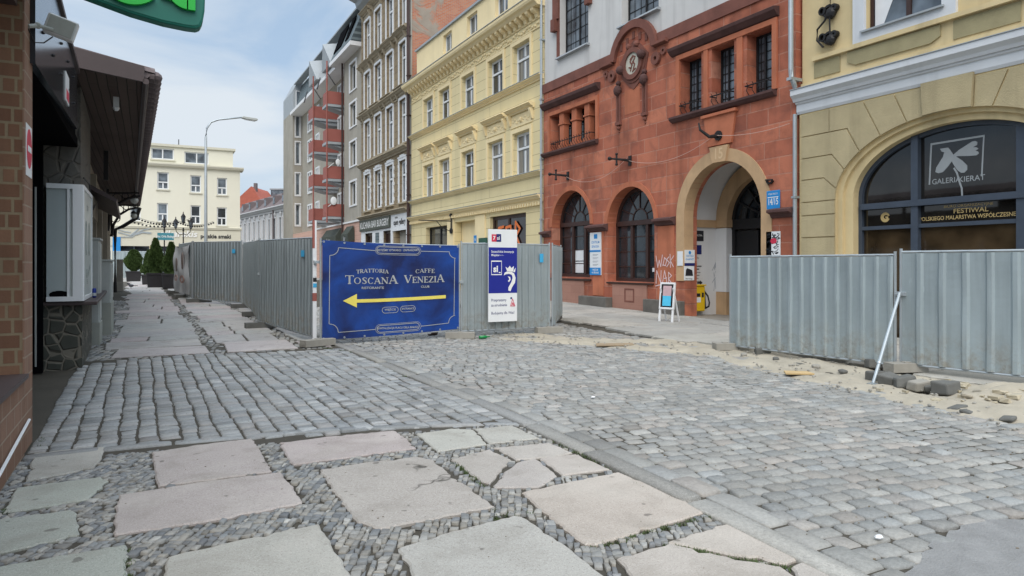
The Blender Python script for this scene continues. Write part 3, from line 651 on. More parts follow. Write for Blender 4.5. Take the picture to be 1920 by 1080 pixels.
# ================================================================ RIGHT-HAND ROW OF HOUSES (facades in the plane X = 14.1)
X0 = 14.1
FR = Fr((X0, 0, 0), (0, -1, 0))           # u = -Y, v = Z, w = towards the street
def rect(u0, u1, v0, v1): return [(u0, v0), (u1, v0), (u1, v1), (u0, v1)]
def archpoly(c, r, v0, vs, n=20, rv=None):
    rv = rv or r
    return [(c - r, v0), (c + r, v0)] + [(c + r * math.cos(math.pi * i / n), vs + rv * math.sin(math.pi * i / n)) for i in range(n + 1)]
def mass(parent, fr, u0, u1, v0, v1, d0, d1, m, name='rear_walls'):
    return MB(fr).box(u0, u1, v0, v1, -d1, -d0).build(name, m, parent)
def window(parent, fr, u0, u1, v0, v1, w, fm, gm, fw=.07, muls=(), trans=(), fd=.06, bars=(), bw=.02, bm=None, th=.05):
    """frame (part) with pane (sub-part); muls/trans are fractions"""
    b = MB(fr); b.box(u0, u0 + fw, v0, v1, w, w + fd).box(u1 - fw, u1, v0, v1, w, w + fd).box(u0 + fw, u1 - fw, v0, v0 + fw, w, w + fd).box(u0 + fw, u1 - fw, v1 - fw, v1, w, w + fd)
    for t in trans: vv = v0 + (v1 - v0) * t; b.box(u0 + fw, u1 - fw, vv - th / 2, vv + th / 2, w + .002, w + fd + .012)
    for t in muls:
        t, lo, hi = t if isinstance(t, tuple) else (t, 0, 1)
        uu = u0 + (u1 - u0) * t; b.box(uu - th / 2, uu + th / 2, v0 + fw * .9 + (v1 - v0) * lo, v0 + (v1 - v0) * hi - fw * .9, w + .004, w + fd + .006)
    f = b.build('window', fm, parent)
    MB(fr).box(u0 + fw * .5, u1 - fw * .5, v0 + fw * .5, v1 - fw * .5, w - .02, w + .02).build('pane', gm, f)
    if bars:
        c_ = MB(fr)
        for t in bars[0]: uu = u0 + (u1 - u0) * t; c_.box(uu - bw / 2, uu + bw / 2, v0 + fw, v1 - fw, w + .021, w + .034)
        for t in bars[1]: vv = v0 + (v1 - v0) * t; c_.box(u0 + fw, u1 - fw, vv - bw / 2, vv + bw / 2, w + .023, w + .038)
        c_.build('glazing_bars', bm or fm, f)
    return f
CORN = lambda d, h, v: [(0, v - h), (d * .25, v - h), (d * .3, v - h * .7), (d * .6, v - h * .55), (d * .8, v - h * .25), (d, v - h * .2), (d, v - .02), (d * .96, v), (0, v)]
# ---------------------------------------------------------------- YELLOW TENEMENT
Y1 = thing('yellow_tenement', (X0, 32, 0), 'pale yellow tenement with five window bays and a bracketed cornice, left of the red building', 'building')
ye = (-39.75, -24.05)
UPW = [(-37.6, -36.16), (-35.2, -33.78), (-32.15, -30.72), (-29.1, -27.61), (-26.63, -25.15)]
holes = [rect(a, b, 9.27, 11.0) for a, b in UPW] + [rect(a, b, 5.42, 7.22) for a, b in UPW] + [rect(-37.3, -34.15, .9, 3.7), rect(-33.05, -30.6, 0.05, 3.78), rect(-28.95, -25.5, .75, 3.8)]
w_ = MB(FR); w_.wall(rect(ye[0], ye[1], -.3, 12.2), holes, 0, .34); w_.build('wall', M['yel_lines'], Y1)
mass(Y1, FR, ye[0], ye[1], -.3, 12.2, .36, 9, M['yel'])
att = MB(FR); att.wall(rect(ye[0] + .9, ye[1] - .02, 12.35, 14.15), [rect(-34.75, -33.57, 12.9, 13.9), rect(-31.6, -30.4, 12.9, 13.9), rect(-28.45, -27.2, 12.9, 13.9), rect(-25.9, -24.9, 12.9, 13.9)], -.02, .3)
att.build('attic_wall', M['yel'], Y1); mass(Y1, FR, ye[0] + .9, ye[1] - .02, 12.3, 14.15, .34, 9, M['yel'], 'attic_body')
MB(FR).box(ye[0] + .8, ye[1] - .02, 14.15, 14.26, -9, .08).build('roof', M['slate_edge'], Y1)
for a, b in ((-34.75, -33.57), (-31.6, -30.4), (-28.45, -27.2), (-25.9, -24.9)): window(Y1, FR, a, b, 12.9, 13.9, -.25, M['white_plastic'], M['glass_sky'], .07, (.5,))
for a, b in UPW:
    for v0, v1 in ((9.27, 11.0), (5.42, 7.22)):
        window(Y1, FR, a + .0, b, v0, v1, -.24, M['white_plastic'], M[random.Random(a * v0).choice(['glass', 'glass_curtain', 'glass_sky'])], .10, ((.5, 0, .62), (.5, .64, 1)), (.64,), th=.09)
# architraves, cornices, brackets
tr = MB(FR)
for a, b in UPW:
    for v0, v1 in ((9.27, 11.0), (5.42, 7.22)):
        tr.box(a - .2, a - .03, v0, v1 + .2, .0, .05).box(b + .03, b + .2, v0, v1 + .2, 0, .05).box(a - .03, b + .03, v1 + .03, v1 + .2, 0, .05)
        tr.cut()
tr.build('window_surround', M['yel'], Y1); tr = MB(FR)
for a, b in UPW:
    tr.cut()
    tr.mold(a - .38, b + .38, CORN(.32, .22, 8.28)); tr.box(a - .25, b + .25, 7.5, 8.0, .0, .03)
    for s_2 in (a - .3, b + .16): tr.mold(s_2, s_2 + .14, [(0, 7.6), (.08, 7.62), (.2, 8.0), (.2, 8.06), (0, 8.06)])
    rr = random.Random(int(a * 10))
    for q in range(16):
        uu = a + (b - a) * (q + .5) / 16; vv = 7.75 + .1 * math.sin(q * 1.25); tr.sphere((uu, vv, .035), .055, 6, (1.1, .8, .5))
    tr.sphere(((a + b) / 2, 7.76, .05), .12, 8, (1, 1, .6))
tr.build('window_hood', M['yel'], Y1)
for v, d, h in ((9.27, .22, .2), (5.38, .22, .16), (4.42, .3, .28)):
    MB(FR).mold(ye[0] - .05, ye[1] + .02, CORN(d, h, v)).build('string_course', M['yel'], Y1)
    MB(FR).mold(ye[0] - .05, ye[1] + .02, [(0, v + .003), (d + .02, v + .003), (d + .02, v + .02), (0, v + .05)]).build('lead_flashing', M['slate_edge'], Y1)
cb = MB(FR); cb.mold(ye[0] - .3, ye[1] + .05, [(-.3, 11.98), (.32, 12.0), (.4, 12.1), (.5, 12.15), (.54, 12.24), (.54, 12.36), (-.3, 12.46)]); cb.build('cornice', M['yel'], Y1)
MB(FR).mold(ye[0] - .3, ye[1] + .05, [(-.3, 12.463), (.57, 12.363), (.57, 12.385), (-.3, 12.49)]).build('lead_flashing', M['slate_edge'], Y1)
br = MB(FR); k = 0; u = ye[0] + .15
while u < ye[1] - .1: br.cut().mold(u, u + .2, [(0, 11.62), (.09, 11.65), (.14, 11.78), (.27, 11.84), (.33, 11.9), (.33, 11.99), (0, 11.98)]); u += .47
br.build('bracket', M['yel'], Y1)
fr_ = MB(FR); fr_.box(ye[0], ye[1], 11.22, 11.26, 0, .04); fr_.box(ye[0], ye[1], 11.6, 11.64, 0, .045); u = ye[0] + .2; q = 0
while u < ye[1] - .1:
    fr_.sphere((u, 11.43 + .07 * math.sin(q * 1.4), .015), .085, 7, (1.1, .8, .5)); fr_.sphere((u + .12, 11.4 - .06 * math.sin(q * 1.4), .01), .05, 6, (1, 1, .5)); u += .24; q += 1
fr_.build('frieze', M['yel'], Y1)
de = MB(FR); u = ye[0] + .1
while u < ye[1] - .1: de.cut().box(u, u + .11, 4.0, 4.13, 0, .16); u += .22
de.build('dentil', M['yel'], Y1)
# shop windows and entry
window(Y1, FR, -37.3, -34.15, .9, 3.7, -.3, M['black'], M['glass'], .12, (.52,), (), th=.14)
window(Y1, FR, -28.95, -25.5, .75, 3.8, -.22, M['dark_wood'], M['glass_shop'], .16, (.46,), (.52,), th=.14)
e = MB(FR); e.box(-33.05, -30.6, .0, 3.78, -1.6, -1.5); e.box(-33.2, -33.05, 0, 3.78, -1.5, -.35).box(-30.6, -30.45, 0, 3.78, -1.5, -.35).box(-33.2, -30.45, 3.78, 3.9, -1.5, -.35); e.build('entry_recess', M['recess'], Y1)  # darker wall colour paints in the shade of the deep entry
dd = MB(FR).box(-32.3, -31.1, .05, 2.5, -1.5, -1.44).build('door', M['dark_wood'], Y1); MB(FR).sphere((-31.2, 1.1, -1.42), .05).build('handle', M['iron'], dd)
pil = MB(FR)
for a, b in ((-34.0, -33.15), (-30.5, -29.4)): pil.cut().box(a, b, -.3, 3.95, 0, .06)
pil.build('pilaster', M['yel'], Y1)
# orange foil letters in the shop window
o = MB(FR); z = -.145
def orl(pts): o.stroke(pts, .12, z, z + .006)
orl([(-27.9, 2.45), (-28.35, 2.5), (-28.35, 3.25), (-27.85, 3.3)]); orl([(-28.35, 2.9), (-27.95, 2.9)]); orl([(-27.6, 2.45), (-27.6, 3.25), (-27.15, 3.3), (-27.1, 2.45)])
orl([(-26.75, 2.45), (-26.7, 3.45), (-26.3, 3.15), (-26.65, 2.85), (-26.3, 2.4)])
tag(o.build('window_lettering', M['orange_print']), 'orange foil letters stuck inside the shop window of the yellow tenement', 'lettering')
# ---------------------------------------------------------------- RED SANDSTONE BUILDING
RD = thing('red_stone_building', (X0, 18, 0), 'red sandstone building with arched windows, stone medallion and numbered archway under white plaster', 'building')
re = (-24.0, -11.78)
A1 = (-22.0, 1.32, 1.12, 3.05); A2 = (-18.38, 1.25, 1.02, 2.9); GT = (-14.3, 1.45, -.3, 3.0)
cu, cz, cr_ = -18.15, 8.3, 1.2
top = [(re[0], -.3), (re[1], -.3), (re[1], 8.76), (cu + 1.45, 8.76), (cu + 1.15, 8.62)] + [(cu + cr_ * math.cos(R(a)), cz + cr_ * math.sin(R(a))) for a in range(20, 165, 12)] + [(cu - 1.15, 8.62), (cu - 1.45, 8.76), (re[0], 8.76)]
TRI = (-23.42, -20.32, 6.02, 7.4)
DBL = [(-15.92, -15.05), (-14.65, -13.8), (-13.36, -12.5)]
holes = [archpoly(A1[0], A1[1], A1[2], A1[3]), archpoly(A2[0], A2[1], A2[2], A2[3]), archpoly(GT[0], GT[1], -.25, GT[3], 28), rect(*TRI)] + [rect(a, b, 6.02, 7.66) for a, b in DBL]
w_ = MB(FR); w_.wall(top, holes, .03, .47); w_.build('stone_wall', M['redstone'], RD)
UPH = [(-22.85, -20.9), (-18.9, -17.0)]
w_ = MB(FR); w_.wall(rect(re[0], re[1], 8.6, 14.5), [rect(a, b, 9.6, 12.3) for a, b in UPH] + [rect(-15.0, -13.1, 9.6, 12.3)], -.03, .4); w_.build('plaster_wall', M['whiteplaster'], RD)
m_ = MB(FR); m_.box(re[0], re[1], -.3, 14.5, -10, -3.6); m_.box(re[0], -16.2, -.3, 14.5, -3.6, -.46); m_.box(-12.45, re[1], -.3, 14.5, -3.6, -.46); m_.box(-16.2, -12.45, 4.95, 14.5, -3.6, -.46)
m_.build('rear_walls', M['whiteplaster'], RD)
MB(FR).box(re[0], re[1], 14.5, 14.8, -10, .35).build('roof', M['roof_grey'], RD)
# dark band of stone under the plaster
bd = MB(FR); bd.box(re[0], cu - 1.2, 8.42, 8.78, .033, .075); bd.cut().box(cu + 1.2, re[1], 8.42, 8.78, .033, .075); bd.cut().ring(cu, cz, .98, 1.24, .033, .16, 8, 172, 22)
bd.mold(cu - 1.75, cu - 1.1, [(0.03, 8.36), (.2, 8.4), (.2, 8.48), (.03, 8.5)]); bd.mold(cu + 1.05, cu + 1.7, [(0.03, 8.36), (.2, 8.4), (.2, 8.48), (.03, 8.5)])
bd.build('stone_band', M['redbrown'], RD)
# medallion: ring, shield, scrolls and hanging drops
sc_ = MB(FR); sc_.ring(cu, 8.14, .36, .52, .03, .15, n=28); sc_.ring(cu, 8.14, .52, .62, .03, .09, n=28)
sc_.prism([(cu - .75, 8.3), (cu - .6, 7.75), (cu - .25, 7.45), (cu, 7.3), (cu + .25, 7.45), (cu + .6, 7.75), (cu + .75, 8.3), (cu + .3, 8.75), (cu, 8.9), (cu - .3, 8.75)], .031, .06)
for a in (-1, 1): sc_.ring(cu + a * 1.15, 8.0, .07, .2, .03, .13, n=14); sc_.ring(cu + a * 1.5, 8.15, .05, .12, .03, .11, n=12); sc_.sphere((cu + a * .2, 8.72, .08), .12, 8)
for q in range(5): sc_.box(cu - .75 + q * .33, cu - .62 + q * .33, 8.72 + .12 * (2 - abs(q - 2)), 8.95 + .12 * (2 - abs(q - 2)), .031, .055)
sc_.build('medallion_frame', M['redbrown'], RD)
md = MB(FR); md.disc(cu, 8.14, .365, .365, .05, .10, 28); md.build('medallion', plain('medallion_stone', (.50, .48, .40), .8, .2, 8, .3), RD)
me_ = MB(FR); rr = random.Random(3)
for pts in ([(-.1, -.22), (-.02, -.05), (-.12, .08), (0, .2)], [(.05, -.2), (.12, -.05), (.02, .05), (.12, .14)], [(-.05, .0), (.08, .02)], [(-.12, .15), (.02, .24), (.14, .18)], [(-.18, -.1), (-.06, -.14)], [(.0, -.26), (.16, -.2)]): me_.stroke([(cu + a, 8.14 + b) for a, b in pts], .045, .098, .115)
me_.build('medallion_relief', M['redbrown'], RD)
bl = MB(FR)
for a, v in ((-.58, 8.05), (.52, 8.3)): bl.cut().sphere((cu + a, v, .16), .15, 10)
for uu, v in ((-18.94, 7.42), (-17.56, 7.48)): bl.cut().sphere((uu, v, .12), .17, 10, (.9, 1.1, .8)); bl.sphere((uu, v + .25, .08), .09, 8)
bl.build('stone_ball', M['reddark'], RD)
dr = MB(FR)
for uu, v in ((-18.94, 7.42), (-17.56, 7.48)):
    dr.cut().box(uu - .1, uu - .03, v - 1.05, v - .1, .03, .1).box(uu + .03, uu + .1, v - 1.05, v - .1, .03, .1); dr.box(uu - .13, uu + .13, v - 1.15, v - 1.05, .03, .13); dr.sphere((uu, v - 1.25, .06), .07, 8); dr.sphere((uu, v - 1.38, .05), .035, 6)
dr.build('hanging_drop', M['redbrown'], RD)
pn = MB(FR).box(-18.65, -17.85, 6.55, 7.35, .031, .038).build('smooth_panel', M['redsmooth'], RD)
# first-floor triple window with round piers
def iron_basket(parent, u0, u1, v, w):
    b = MB(FR); b.tube([(u0, v, w - .25), (u0, v, w), (u1, v, w), (u1, v, w - .25)], .018, 6)
    n = max(3, int((u1 - u0) / .16))
    for i in range(n): uu = u0 + (u1 - u0) * (i + .5) / n; b.tube([(uu, v - .26, w - .05), (uu - .03, v - .13, w + .02), (uu, v, w), (uu, v + .06, w + .05)], .011, 5)
    return b.build('window_guard', M['iron'], parent)
def leaded(parent, a, b, v0, v1, w, muls, nb=6, gm='glass'):
    return window(parent, FR, a, b, v0, v1, w, M['black'], M[gm], .06, muls, (), bars=([.17, .34, .67, .84], [i / nb for i in range(1, nb)]), bw=.022, bm=M['black'])
leaded(RD, -23.42, -20.32, 6.02, 7.4, -.4, (.2, .48, .76), 5)
pr_ = MB(FR)
for c_ in (-22.68, -21.8, -20.95):
    pr_.cut().box(c_ - .2, c_ + .2, 6.02, 6.2, -.3, .05); pr_.box(c_ - .15, c_ + .15, 6.2, 6.95, -.25, .0); pr_.box(c_ - .2, c_ + .2, 6.95, 7.02, -.3, .04); pr_.box(c_ - .16, c_ + .16, 7.02, 7.4, -.28, .01)
pr_.build('window_pier', M['redsmooth'], RD, bevel=.02)
iron_basket(RD, -23.3, -20.5, 6.3, .12)
for i, (a, b) in enumerate(DBL):
    leaded(RD, a, b, 6.02, 7.66, -.38, (.36,), 7, 'glass_sky'); iron_basket(RD, a + .05, b - .05, 6.28, .14)
    if i < 2: MB(FR).box(b + .12, DBL[i + 1][0] - .12, 6.02, 7.75, .035, .07).build('window_mullion', M['redsmooth'], RD)
fm = MB(FR)
for a, b, v0, v1 in (TRI, (DBL[0][0], DBL[2][1], 6.02, 7.66)): fm.cut().box(a - .17, a - .02, v0, v1 + .16, .032, .085).box(b + .02, b + .17, v0, v1 + .16, .032, .085).box(a - .02, b + .02, v1 + .02, v1 + .16, .032, .085)
fm.build('window_surround', M['redsmooth'], RD)
li = MB(FR)
li.mold(-23.96, -20.05, [(.03, 7.72), (.1, 7.74), (.22, 7.86), (.24, 7.96), (.03, 7.99)]); li.cut().mold(-16.3, -12.28, [(.03, 7.84), (.1, 7.86), (.22, 7.98), (.24, 8.06), (.03, 8.09)])
li.cut().mold(-23.94, -20.17, [(.03, 5.84), (.12, 5.86), (.2, 5.94), (.2, 6.0), (.03, 6.01)]); li.cut().mold(-16.28, -12.36, [(.03, 5.84), (.12, 5.86), (.2, 5.94), (.2, 6.0), (.03, 6.01)])
li.build('ledge', M['reddark'], RD)
# upper windows
for a, b in UPH + [(-15.0, -13.1)]:
    leaded(RD, a, b, 9.6, 12.3, -.36, (.5,), 6, 'glass_sky'); MB(FR).mold(a - .12, b + .1, [(-.03, 9.5), (.12, 9.52), (.1, 9.58), (-.36, 9.62), (-.36, 9.5)]).build('sill', M['slate_edge'], RD)
    q = MB(FR)
    if a < -22: q.box(a - .42, a, 11.1, 12.5, -.03, .06).box(a - .4, a - .12, 10.65, 11.12, -.028, .16).cut().box(b, b + .3, 11.2, 12.5, -.03, .06).box(b - .02, b + .26, 10.95, 11.22, -.028, .14); q.box(a - .2, a, 9.6, 11.1, -.028, .0); q.build('shutter_stone', M['redbrown'], RD)
# ground-floor arches
def archring(c, r, vs, t, n=26, v0=None, w1=.06, m='archstone', nm='arch_ring'):
    b = MB(FR); b.ring(c, vs, r - .002, r + t, -.3, w1, 0, 180, n)
    if v0 is not None: b.box(c - r - t, c - r + .002, v0, vs, -.3, w1).box(c + r - .002, c + r + t, v0, vs, -.3, w1)
    return b.build(nm, M[m], RD)
archring(A1[0], A1[1], A1[3], .17, w1=.055, m='redsmooth'); archring(A2[0], A2[1], A2[3], .17, w1=.055, m='redsmooth'); archring(GT[0], GT[1], GT[3], .34, v0=1.1, w1=.06)
def archwin(A, dv):
    c, r, v0, vs = A; ft = vs + dv; w = -.42
    b = MB(FR); b.box(c - r, c - r + .1, v0, ft, w, w + .09).box(c + r - .1, c + r, v0, ft, w, w + .09).box(c - r + .1, c + r - .1, v0, v0 + .12, w, w + .09).box(c - r + .1, c + r - .1, ft - .12, ft + .04, w - .001, w + .13)
    b.ring(c, vs, r - .12, r + .01, w, w + .09, 0, 180, 20)
    for t in (.36, .68): uu = c - r + 2 * r * t; b.box(uu - .06, uu + .06, v0 + .12, ft - .12, w + .001, w + .11)
    f = b.build('window', M['dark_wood'], RD)
    g_ = MB(FR); g_.prism(archpoly(c, r - .05, v0 + .05, vs, 20), w - .02, w + .02); g_.build('pane', M['glass'], f)
    s_3 = MB(FR)
    for a in (30, 60, 90, 120, 150): s_3.stroke([(c + .38 * math.cos(R(a)), ft + .05 + .38 * math.sin(R(a))), (c + (r - .12) * math.cos(R(a)), vs + (r - .12) * math.sin(R(a)))], .028, w + .021, w + .05)
    s_3.ring(c, ft + .04, .36, .40, w + .021, w + .045, 0, 180, 14)
    for t in (.25, .5, .75): vv = v0 + (ft - v0) * t; s_3.box(c - r + .1, c + r - .1, vv - .014, vv + .014, w + .021, w + .04)
    s_3.build('glazing_bars', M['dark_wood'], f)
archwin(A1, .12); archwin(A2, .12)
cp = MB(FR)      # pier capitals and impost blocks
for a, b, v in ((-24.0, -23.4, 2.87), (-20.75, -19.6, 2.95), (-17.02, -16.15, 2.98), (-12.5, -11.82, 2.95)): cp.cut().mold(a, b, [(.03, v - .2), (.1, v - .18), (.14, v - .1), (.26, v - .06), (.26, v), (.03, v + .06)])
cp.build('impost', M['reddark'], RD)
sp_ = MB(FR)     # smooth dressed piers between the arches
sp_.box(-20.5, -19.85, .5, 2.74, .031, .05); sp_.cut().box(-16.95, -16.2, .5, 2.77, .031, .05)
sp_.build('pier_face', M['redsmooth'], RD)
pl = MB(FR); pl.box(-21.03, -19.32, -.3, .47, .032, .32); pl.cut().box(-17.45, -15.74, -.3, .5, .03, .24); pl.cut().box(-12.86, -11.84, -.3, .5, .03, .24); pl.build('plinth_block', M['plinthstone'], RD, bevel=.02)
pp = MB(FR); pp.box(-23.9, -21.05, -.3, 1.0, .031, .07); pp.cut().box(-19.3, -17.47, -.3, .98, .031, .07); pp.build('parapet_panel', M['pinkpanel'], RD)
MB(FR).mold(-23.6, -20.6, [(-.42, 1.0), (.1, 1.0), (.12, 1.06), (-.42, 1.12)]).build('sill', M['dark_wood'], RD); MB(FR).mold(-19.6, -17.15, [(-.42, .94), (.1, .94), (.12, .99), (-.42, 1.02)]).build('sill', M['dark_wood'], RD)
st = MB(FR); st.box(-18.62, -18.1, .35, .4, .072, .078).box(-18.62, -18.1, .75, .8, .072, .078).box(-18.62, -18.56, .4, .75, .072, .078).box(-18.16, -18.1, .4, .75, .072, .078); st.build('panel_outline', M['redbrown'], RD)
# keystone with the house number and carved hook stone above
ks = MB(FR); ks.prism([(-14.55, 4.42), (-14.05, 4.42), (-13.95, 4.86), (-14.65, 4.86)], .03, .12); k_ = ks.build('keystone', M['archstone'], RD)
MB(FR).text('15', -14.3, 4.64, .42, .125, .02, sx=.9).build('house_number', plain('number_stone', (.62, .44, .26), .8, .05), k_)
hs = MB(FR); hs.prism([(-14.75, 4.9), (-13.85, 4.9), (-13.7, 5.75), (-14.9, 5.75)], .03, .1); hs.box(-14.95, -13.65, 5.72, 5.8, .03, .16); hs.build('hook_stone', M['redsmooth'], RD)
# archway passage
c, r = GT[0], 1.75
ps = MB(FR); ps.box(c - r - .15, c - r, -.05, 3.0, -3.3, -.46).box(c + r, c + r + .15, -.05, 3.0, -3.3, -.46)
for i in range(24):
    a, b = R(180 * i / 24), R(180 * (i + 1) / 24)
    q = [(c + r * math.cos(a), 3 + r * math.sin(a)), (c + r * math.cos(b), 3 + r * math.sin(b)), (c + (r + .12) * math.cos(b), 3 + (r + .12) * math.sin(b)), (c + (r + .12) * math.cos(a), 3 + (r + .12) * math.sin(a))]
    ps.prism(q, -3.3, -.465)
ps.build('passage_vault', M['passage'], RD)
c2 = GT[0]; rb = 1.32
ib = MB(FR); ib.ring(c2, 2.85, rb, r + .03, -1.9, -1.5, 0, 180, 26); ib.box(c2 - r - .02, c2 - rb, -.05, 2.85, -1.9, -1.5).box(c2 + rb, c2 + r + .02, -.05, 2.85, -1.9, -1.5)
ib.box(c2 - r - .01, c2 - rb + .05, 2.72, 2.95, -1.95, -1.45).box(c2 + rb - .05, c2 + r + .01, 2.72, 2.95, -1.95, -1.45).box(c2 - r, c2 - r + .06, 2.72, 2.95, -1.45, -.47); ib.build('inner_arch', M['archstone'], RD)
wp = MB(FR); wp.box(c2 - r - .001, c2 - rb + .012, .75, 2.7, -1.912, -1.488); wp.build('inner_pier_paint', M['passage'], RD)
gb = MB(FR); gb.box(c2 - rb, c2 + rb, 2.65, 2.95, -1.85, -1.7).box(c2 - rb, c2 - rb + .12, -.05, 2.65, -1.85, -1.72).box(c2 + rb - .12, c2 + rb, -.05, 2.65, -1.85, -1.72).ring(c2, 2.85, rb - .1, rb + .01, -1.85, -1.72, 0, 180, 24)
for a in (25, 50, 75, 100, 125, 150): gb.stroke([(c2 + .3 * math.cos(R(a)), 2.95 + .3 * math.sin(R(a))), (c2 + (rb - .05) * math.cos(R(a)), 2.85 + (rb - .05) * math.sin(R(a)))], .05, -1.8, -1.73)
gb.ring(c2, 2.9, .28, .34, -1.8, -1.74, 0, 180, 14); gb.ring(c2, 2.9, .78, .82, -1.8, -1.745, 0, 180, 20)
gg = gb.build('gate', M['black'], RD)
MB(FR).prism([(c2 - rb + .04, 2.8), (c2 + rb - .04, 2.8)] + [(c2 + (rb - .04) * math.cos(R(a)), 2.85 + (rb - .04) * math.sin(R(a))) for a in range(0, 181, 12)], -1.84, -1.81).build('fanlight', M['glass'], gg)
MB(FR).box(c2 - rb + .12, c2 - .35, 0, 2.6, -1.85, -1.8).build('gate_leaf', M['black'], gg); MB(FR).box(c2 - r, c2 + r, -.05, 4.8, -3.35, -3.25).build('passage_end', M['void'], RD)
fl = MB(FR); fl.box(c2 - r - .1, c2 + r + .1, -.2, .05, -3.3, .02); fl.build('passage_floor', M['slab_plain'] if 'slab_plain' in M else plain('worn_floor', (.26, .235, .20), .85, .15, 2, .3), RD)
# ---------------------------------------------------------------- GALLERY BUILDING (yellow, far right)
GA = thing('gallery_building', (X0, 8, 0), 'ochre rusticated building with a wide dark glazed arch, rightmost of the row', 'building')
ge = (-11.7, -2.6); ac, aa, ah, avs = -8.15, 2.55, 1.55, 3.1
dv = MB(FR); dv.wall(rect(ge[0], ge[1], -.3, 5.25), [archpoly(ac, aa, -.2, avs, 36, ah)], 0, .14); dv.build('wall', M['yel2'], GA)
ia_, ih_ = 2.2, 1.33
dm = MB(FR); dm.ring(ac, avs, 2.42, 2.56, -.25, -.06, 0, 180, 36, 1.46, 1.56); dm.ring(ac, avs, ia_, 2.44, -.35, -.14, 0, 180, 36, ih_, 1.47)
for s_4 in (-1, 1): a, b = sorted((ac + s_4 * 2.42, ac + s_4 * 2.56)); dm.box(a, b, -.3, avs, -.25, -.06); a, b = sorted((ac + s_4 * ia_, ac + s_4 * 2.44)); dm.box(a, b, -.3, avs, -.35, -.14)
dm.build('arch_moulding', M['yel2'], GA)
uw = MB(FR); uw.wall(rect(ge[0], ge[1], 5.8, 14), [rect(-10.0, -8.3, 6.78, 9.4), rect(-5.9, -4.2, 6.78, 9.4)], -.1, .3); uw.build('upper_wall', M['yel2'], GA)
mass(GA, FR, ge[0], ge[1], 4.9, 14, .42, 9, M['yel2']); mass(GA, FR, ge[0], ge[1], -.3, 4.9, 4, 9, M['yel2'], 'back_wall')
MB(FR).box(ge[0], ge[0] + .3, -.3, 4.9, -4, -.36).cut().box(ge[1] - .3, ge[1], -.3, 4.9, -4, -.36).build('side_wall', M['yel2'], GA)
MB(FR).box(ge[0], ge[1], 14, 14.3, -9, .5).build('roof', M['roof_grey'], GA)
# dressed blocks with joints
def el(t): return (ac + aa * math.cos(R(t)), avs + ah * math.sin(R(t)))
def arc(t0, t1, n=5): return [el(t0 + (t1 - t0) * i / n) for i in range(n + 1)]
bk = MB(FR); L0 = -11.62; G = .013
left = [rect(L0, -10.71, -.3, 2.23 - G), rect(L0, -10.71, 2.23 + G, 2.76 - G), rect(L0, -10.71, 2.76 + G, 3.08 - G)]
tA, tB, tC, tD, tE = 171, 155, 139, 124, 109   # joint angles on the ellipse, going up
left += [[(L0, 3.08 + G), (-10.70, 3.08 + G)] + arc(179, tA + .8) + [(-11.0, 3.62 - G), (L0, 3.62 - G)],
         [(L0, 3.62 + G), (-11.0 + .01, 3.62 + G)] + arc(tA - .6, tB + .6) + [(-10.79, 4.14 - G), (L0, 4.14 - G)],
         [(L0, 4.14 + G), (-10.77, 4.14 + G)] + arc(tB - .6, tC + .5) + [(-10.4, 4.67 - G), (L0, 4.67 - G)],
         rect(L0, -10.86, 4.67 + G, 5.2), [(-10.84, 4.67 + G), (-10.37, 4.67 + G)] + arc(tC - .5, tD + .4) + [(-10.0, 5.2), (-10.84, 5.2)],
         [(-9.96, 5.2)] + arc(tD - .4, tE + .4) + [(-9.28, 5.2)][:1], [(-9.24, 5.2)] + arc(tE - .4, 101.4) + [(-8.68, 5.2)]]
for p in left:
    bk.prism(p, .001, .035); bk.prism([(2 * ac - a, b) for a, b in p], .001, .035)
bk.prism([(-8.66, 5.28)] + arc(100.6, 79.4) + [(-7.64, 5.28)], .001, .09)
bk.build('stone_blocks', M['roughcast'], GA)
co = MB(FR); co.mold(ge[0] - .05, ge[1], [(0, 5.24), (.02, 5.24), (.05, 5.3), (.05, 5.47), (.09, 5.49), (.10, 5.53), (0, 5.53)]); co.build('lower_cornice', M['mould_white'], GA)
co = MB(FR); co.mold(ge[0] - .08, ge[1], [(-.1, 5.534), (.13, 5.534), (.16, 5.60), (.20, 5.64), (.24, 5.68), (.24, 5.81), (-.1, 5.84)]); co.build('cornice', M['mould_white'], GA)
MB(FR).mold(ge[0] - .08, ge[1], [(-.1, 5.843), (.26, 5.813), (.26, 5.83), (-.1, 5.87)]).build('lead_flashing', M['slate_edge'], GA)
up = MB(FR); up.box(ge[0] + .35, ge[1], 6.45, 6.55, -.1, .0); up.box(ge[0], ge[1], 5.87, 5.98, -.1, -.04); up.build('sill_course', M['yel2'], GA)
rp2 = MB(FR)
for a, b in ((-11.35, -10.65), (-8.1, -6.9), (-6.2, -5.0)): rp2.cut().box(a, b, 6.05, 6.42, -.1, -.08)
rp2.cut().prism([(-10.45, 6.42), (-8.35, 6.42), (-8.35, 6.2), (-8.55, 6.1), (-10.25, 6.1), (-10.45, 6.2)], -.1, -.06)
rp2.build('recessed_panel', M['recess'], GA)
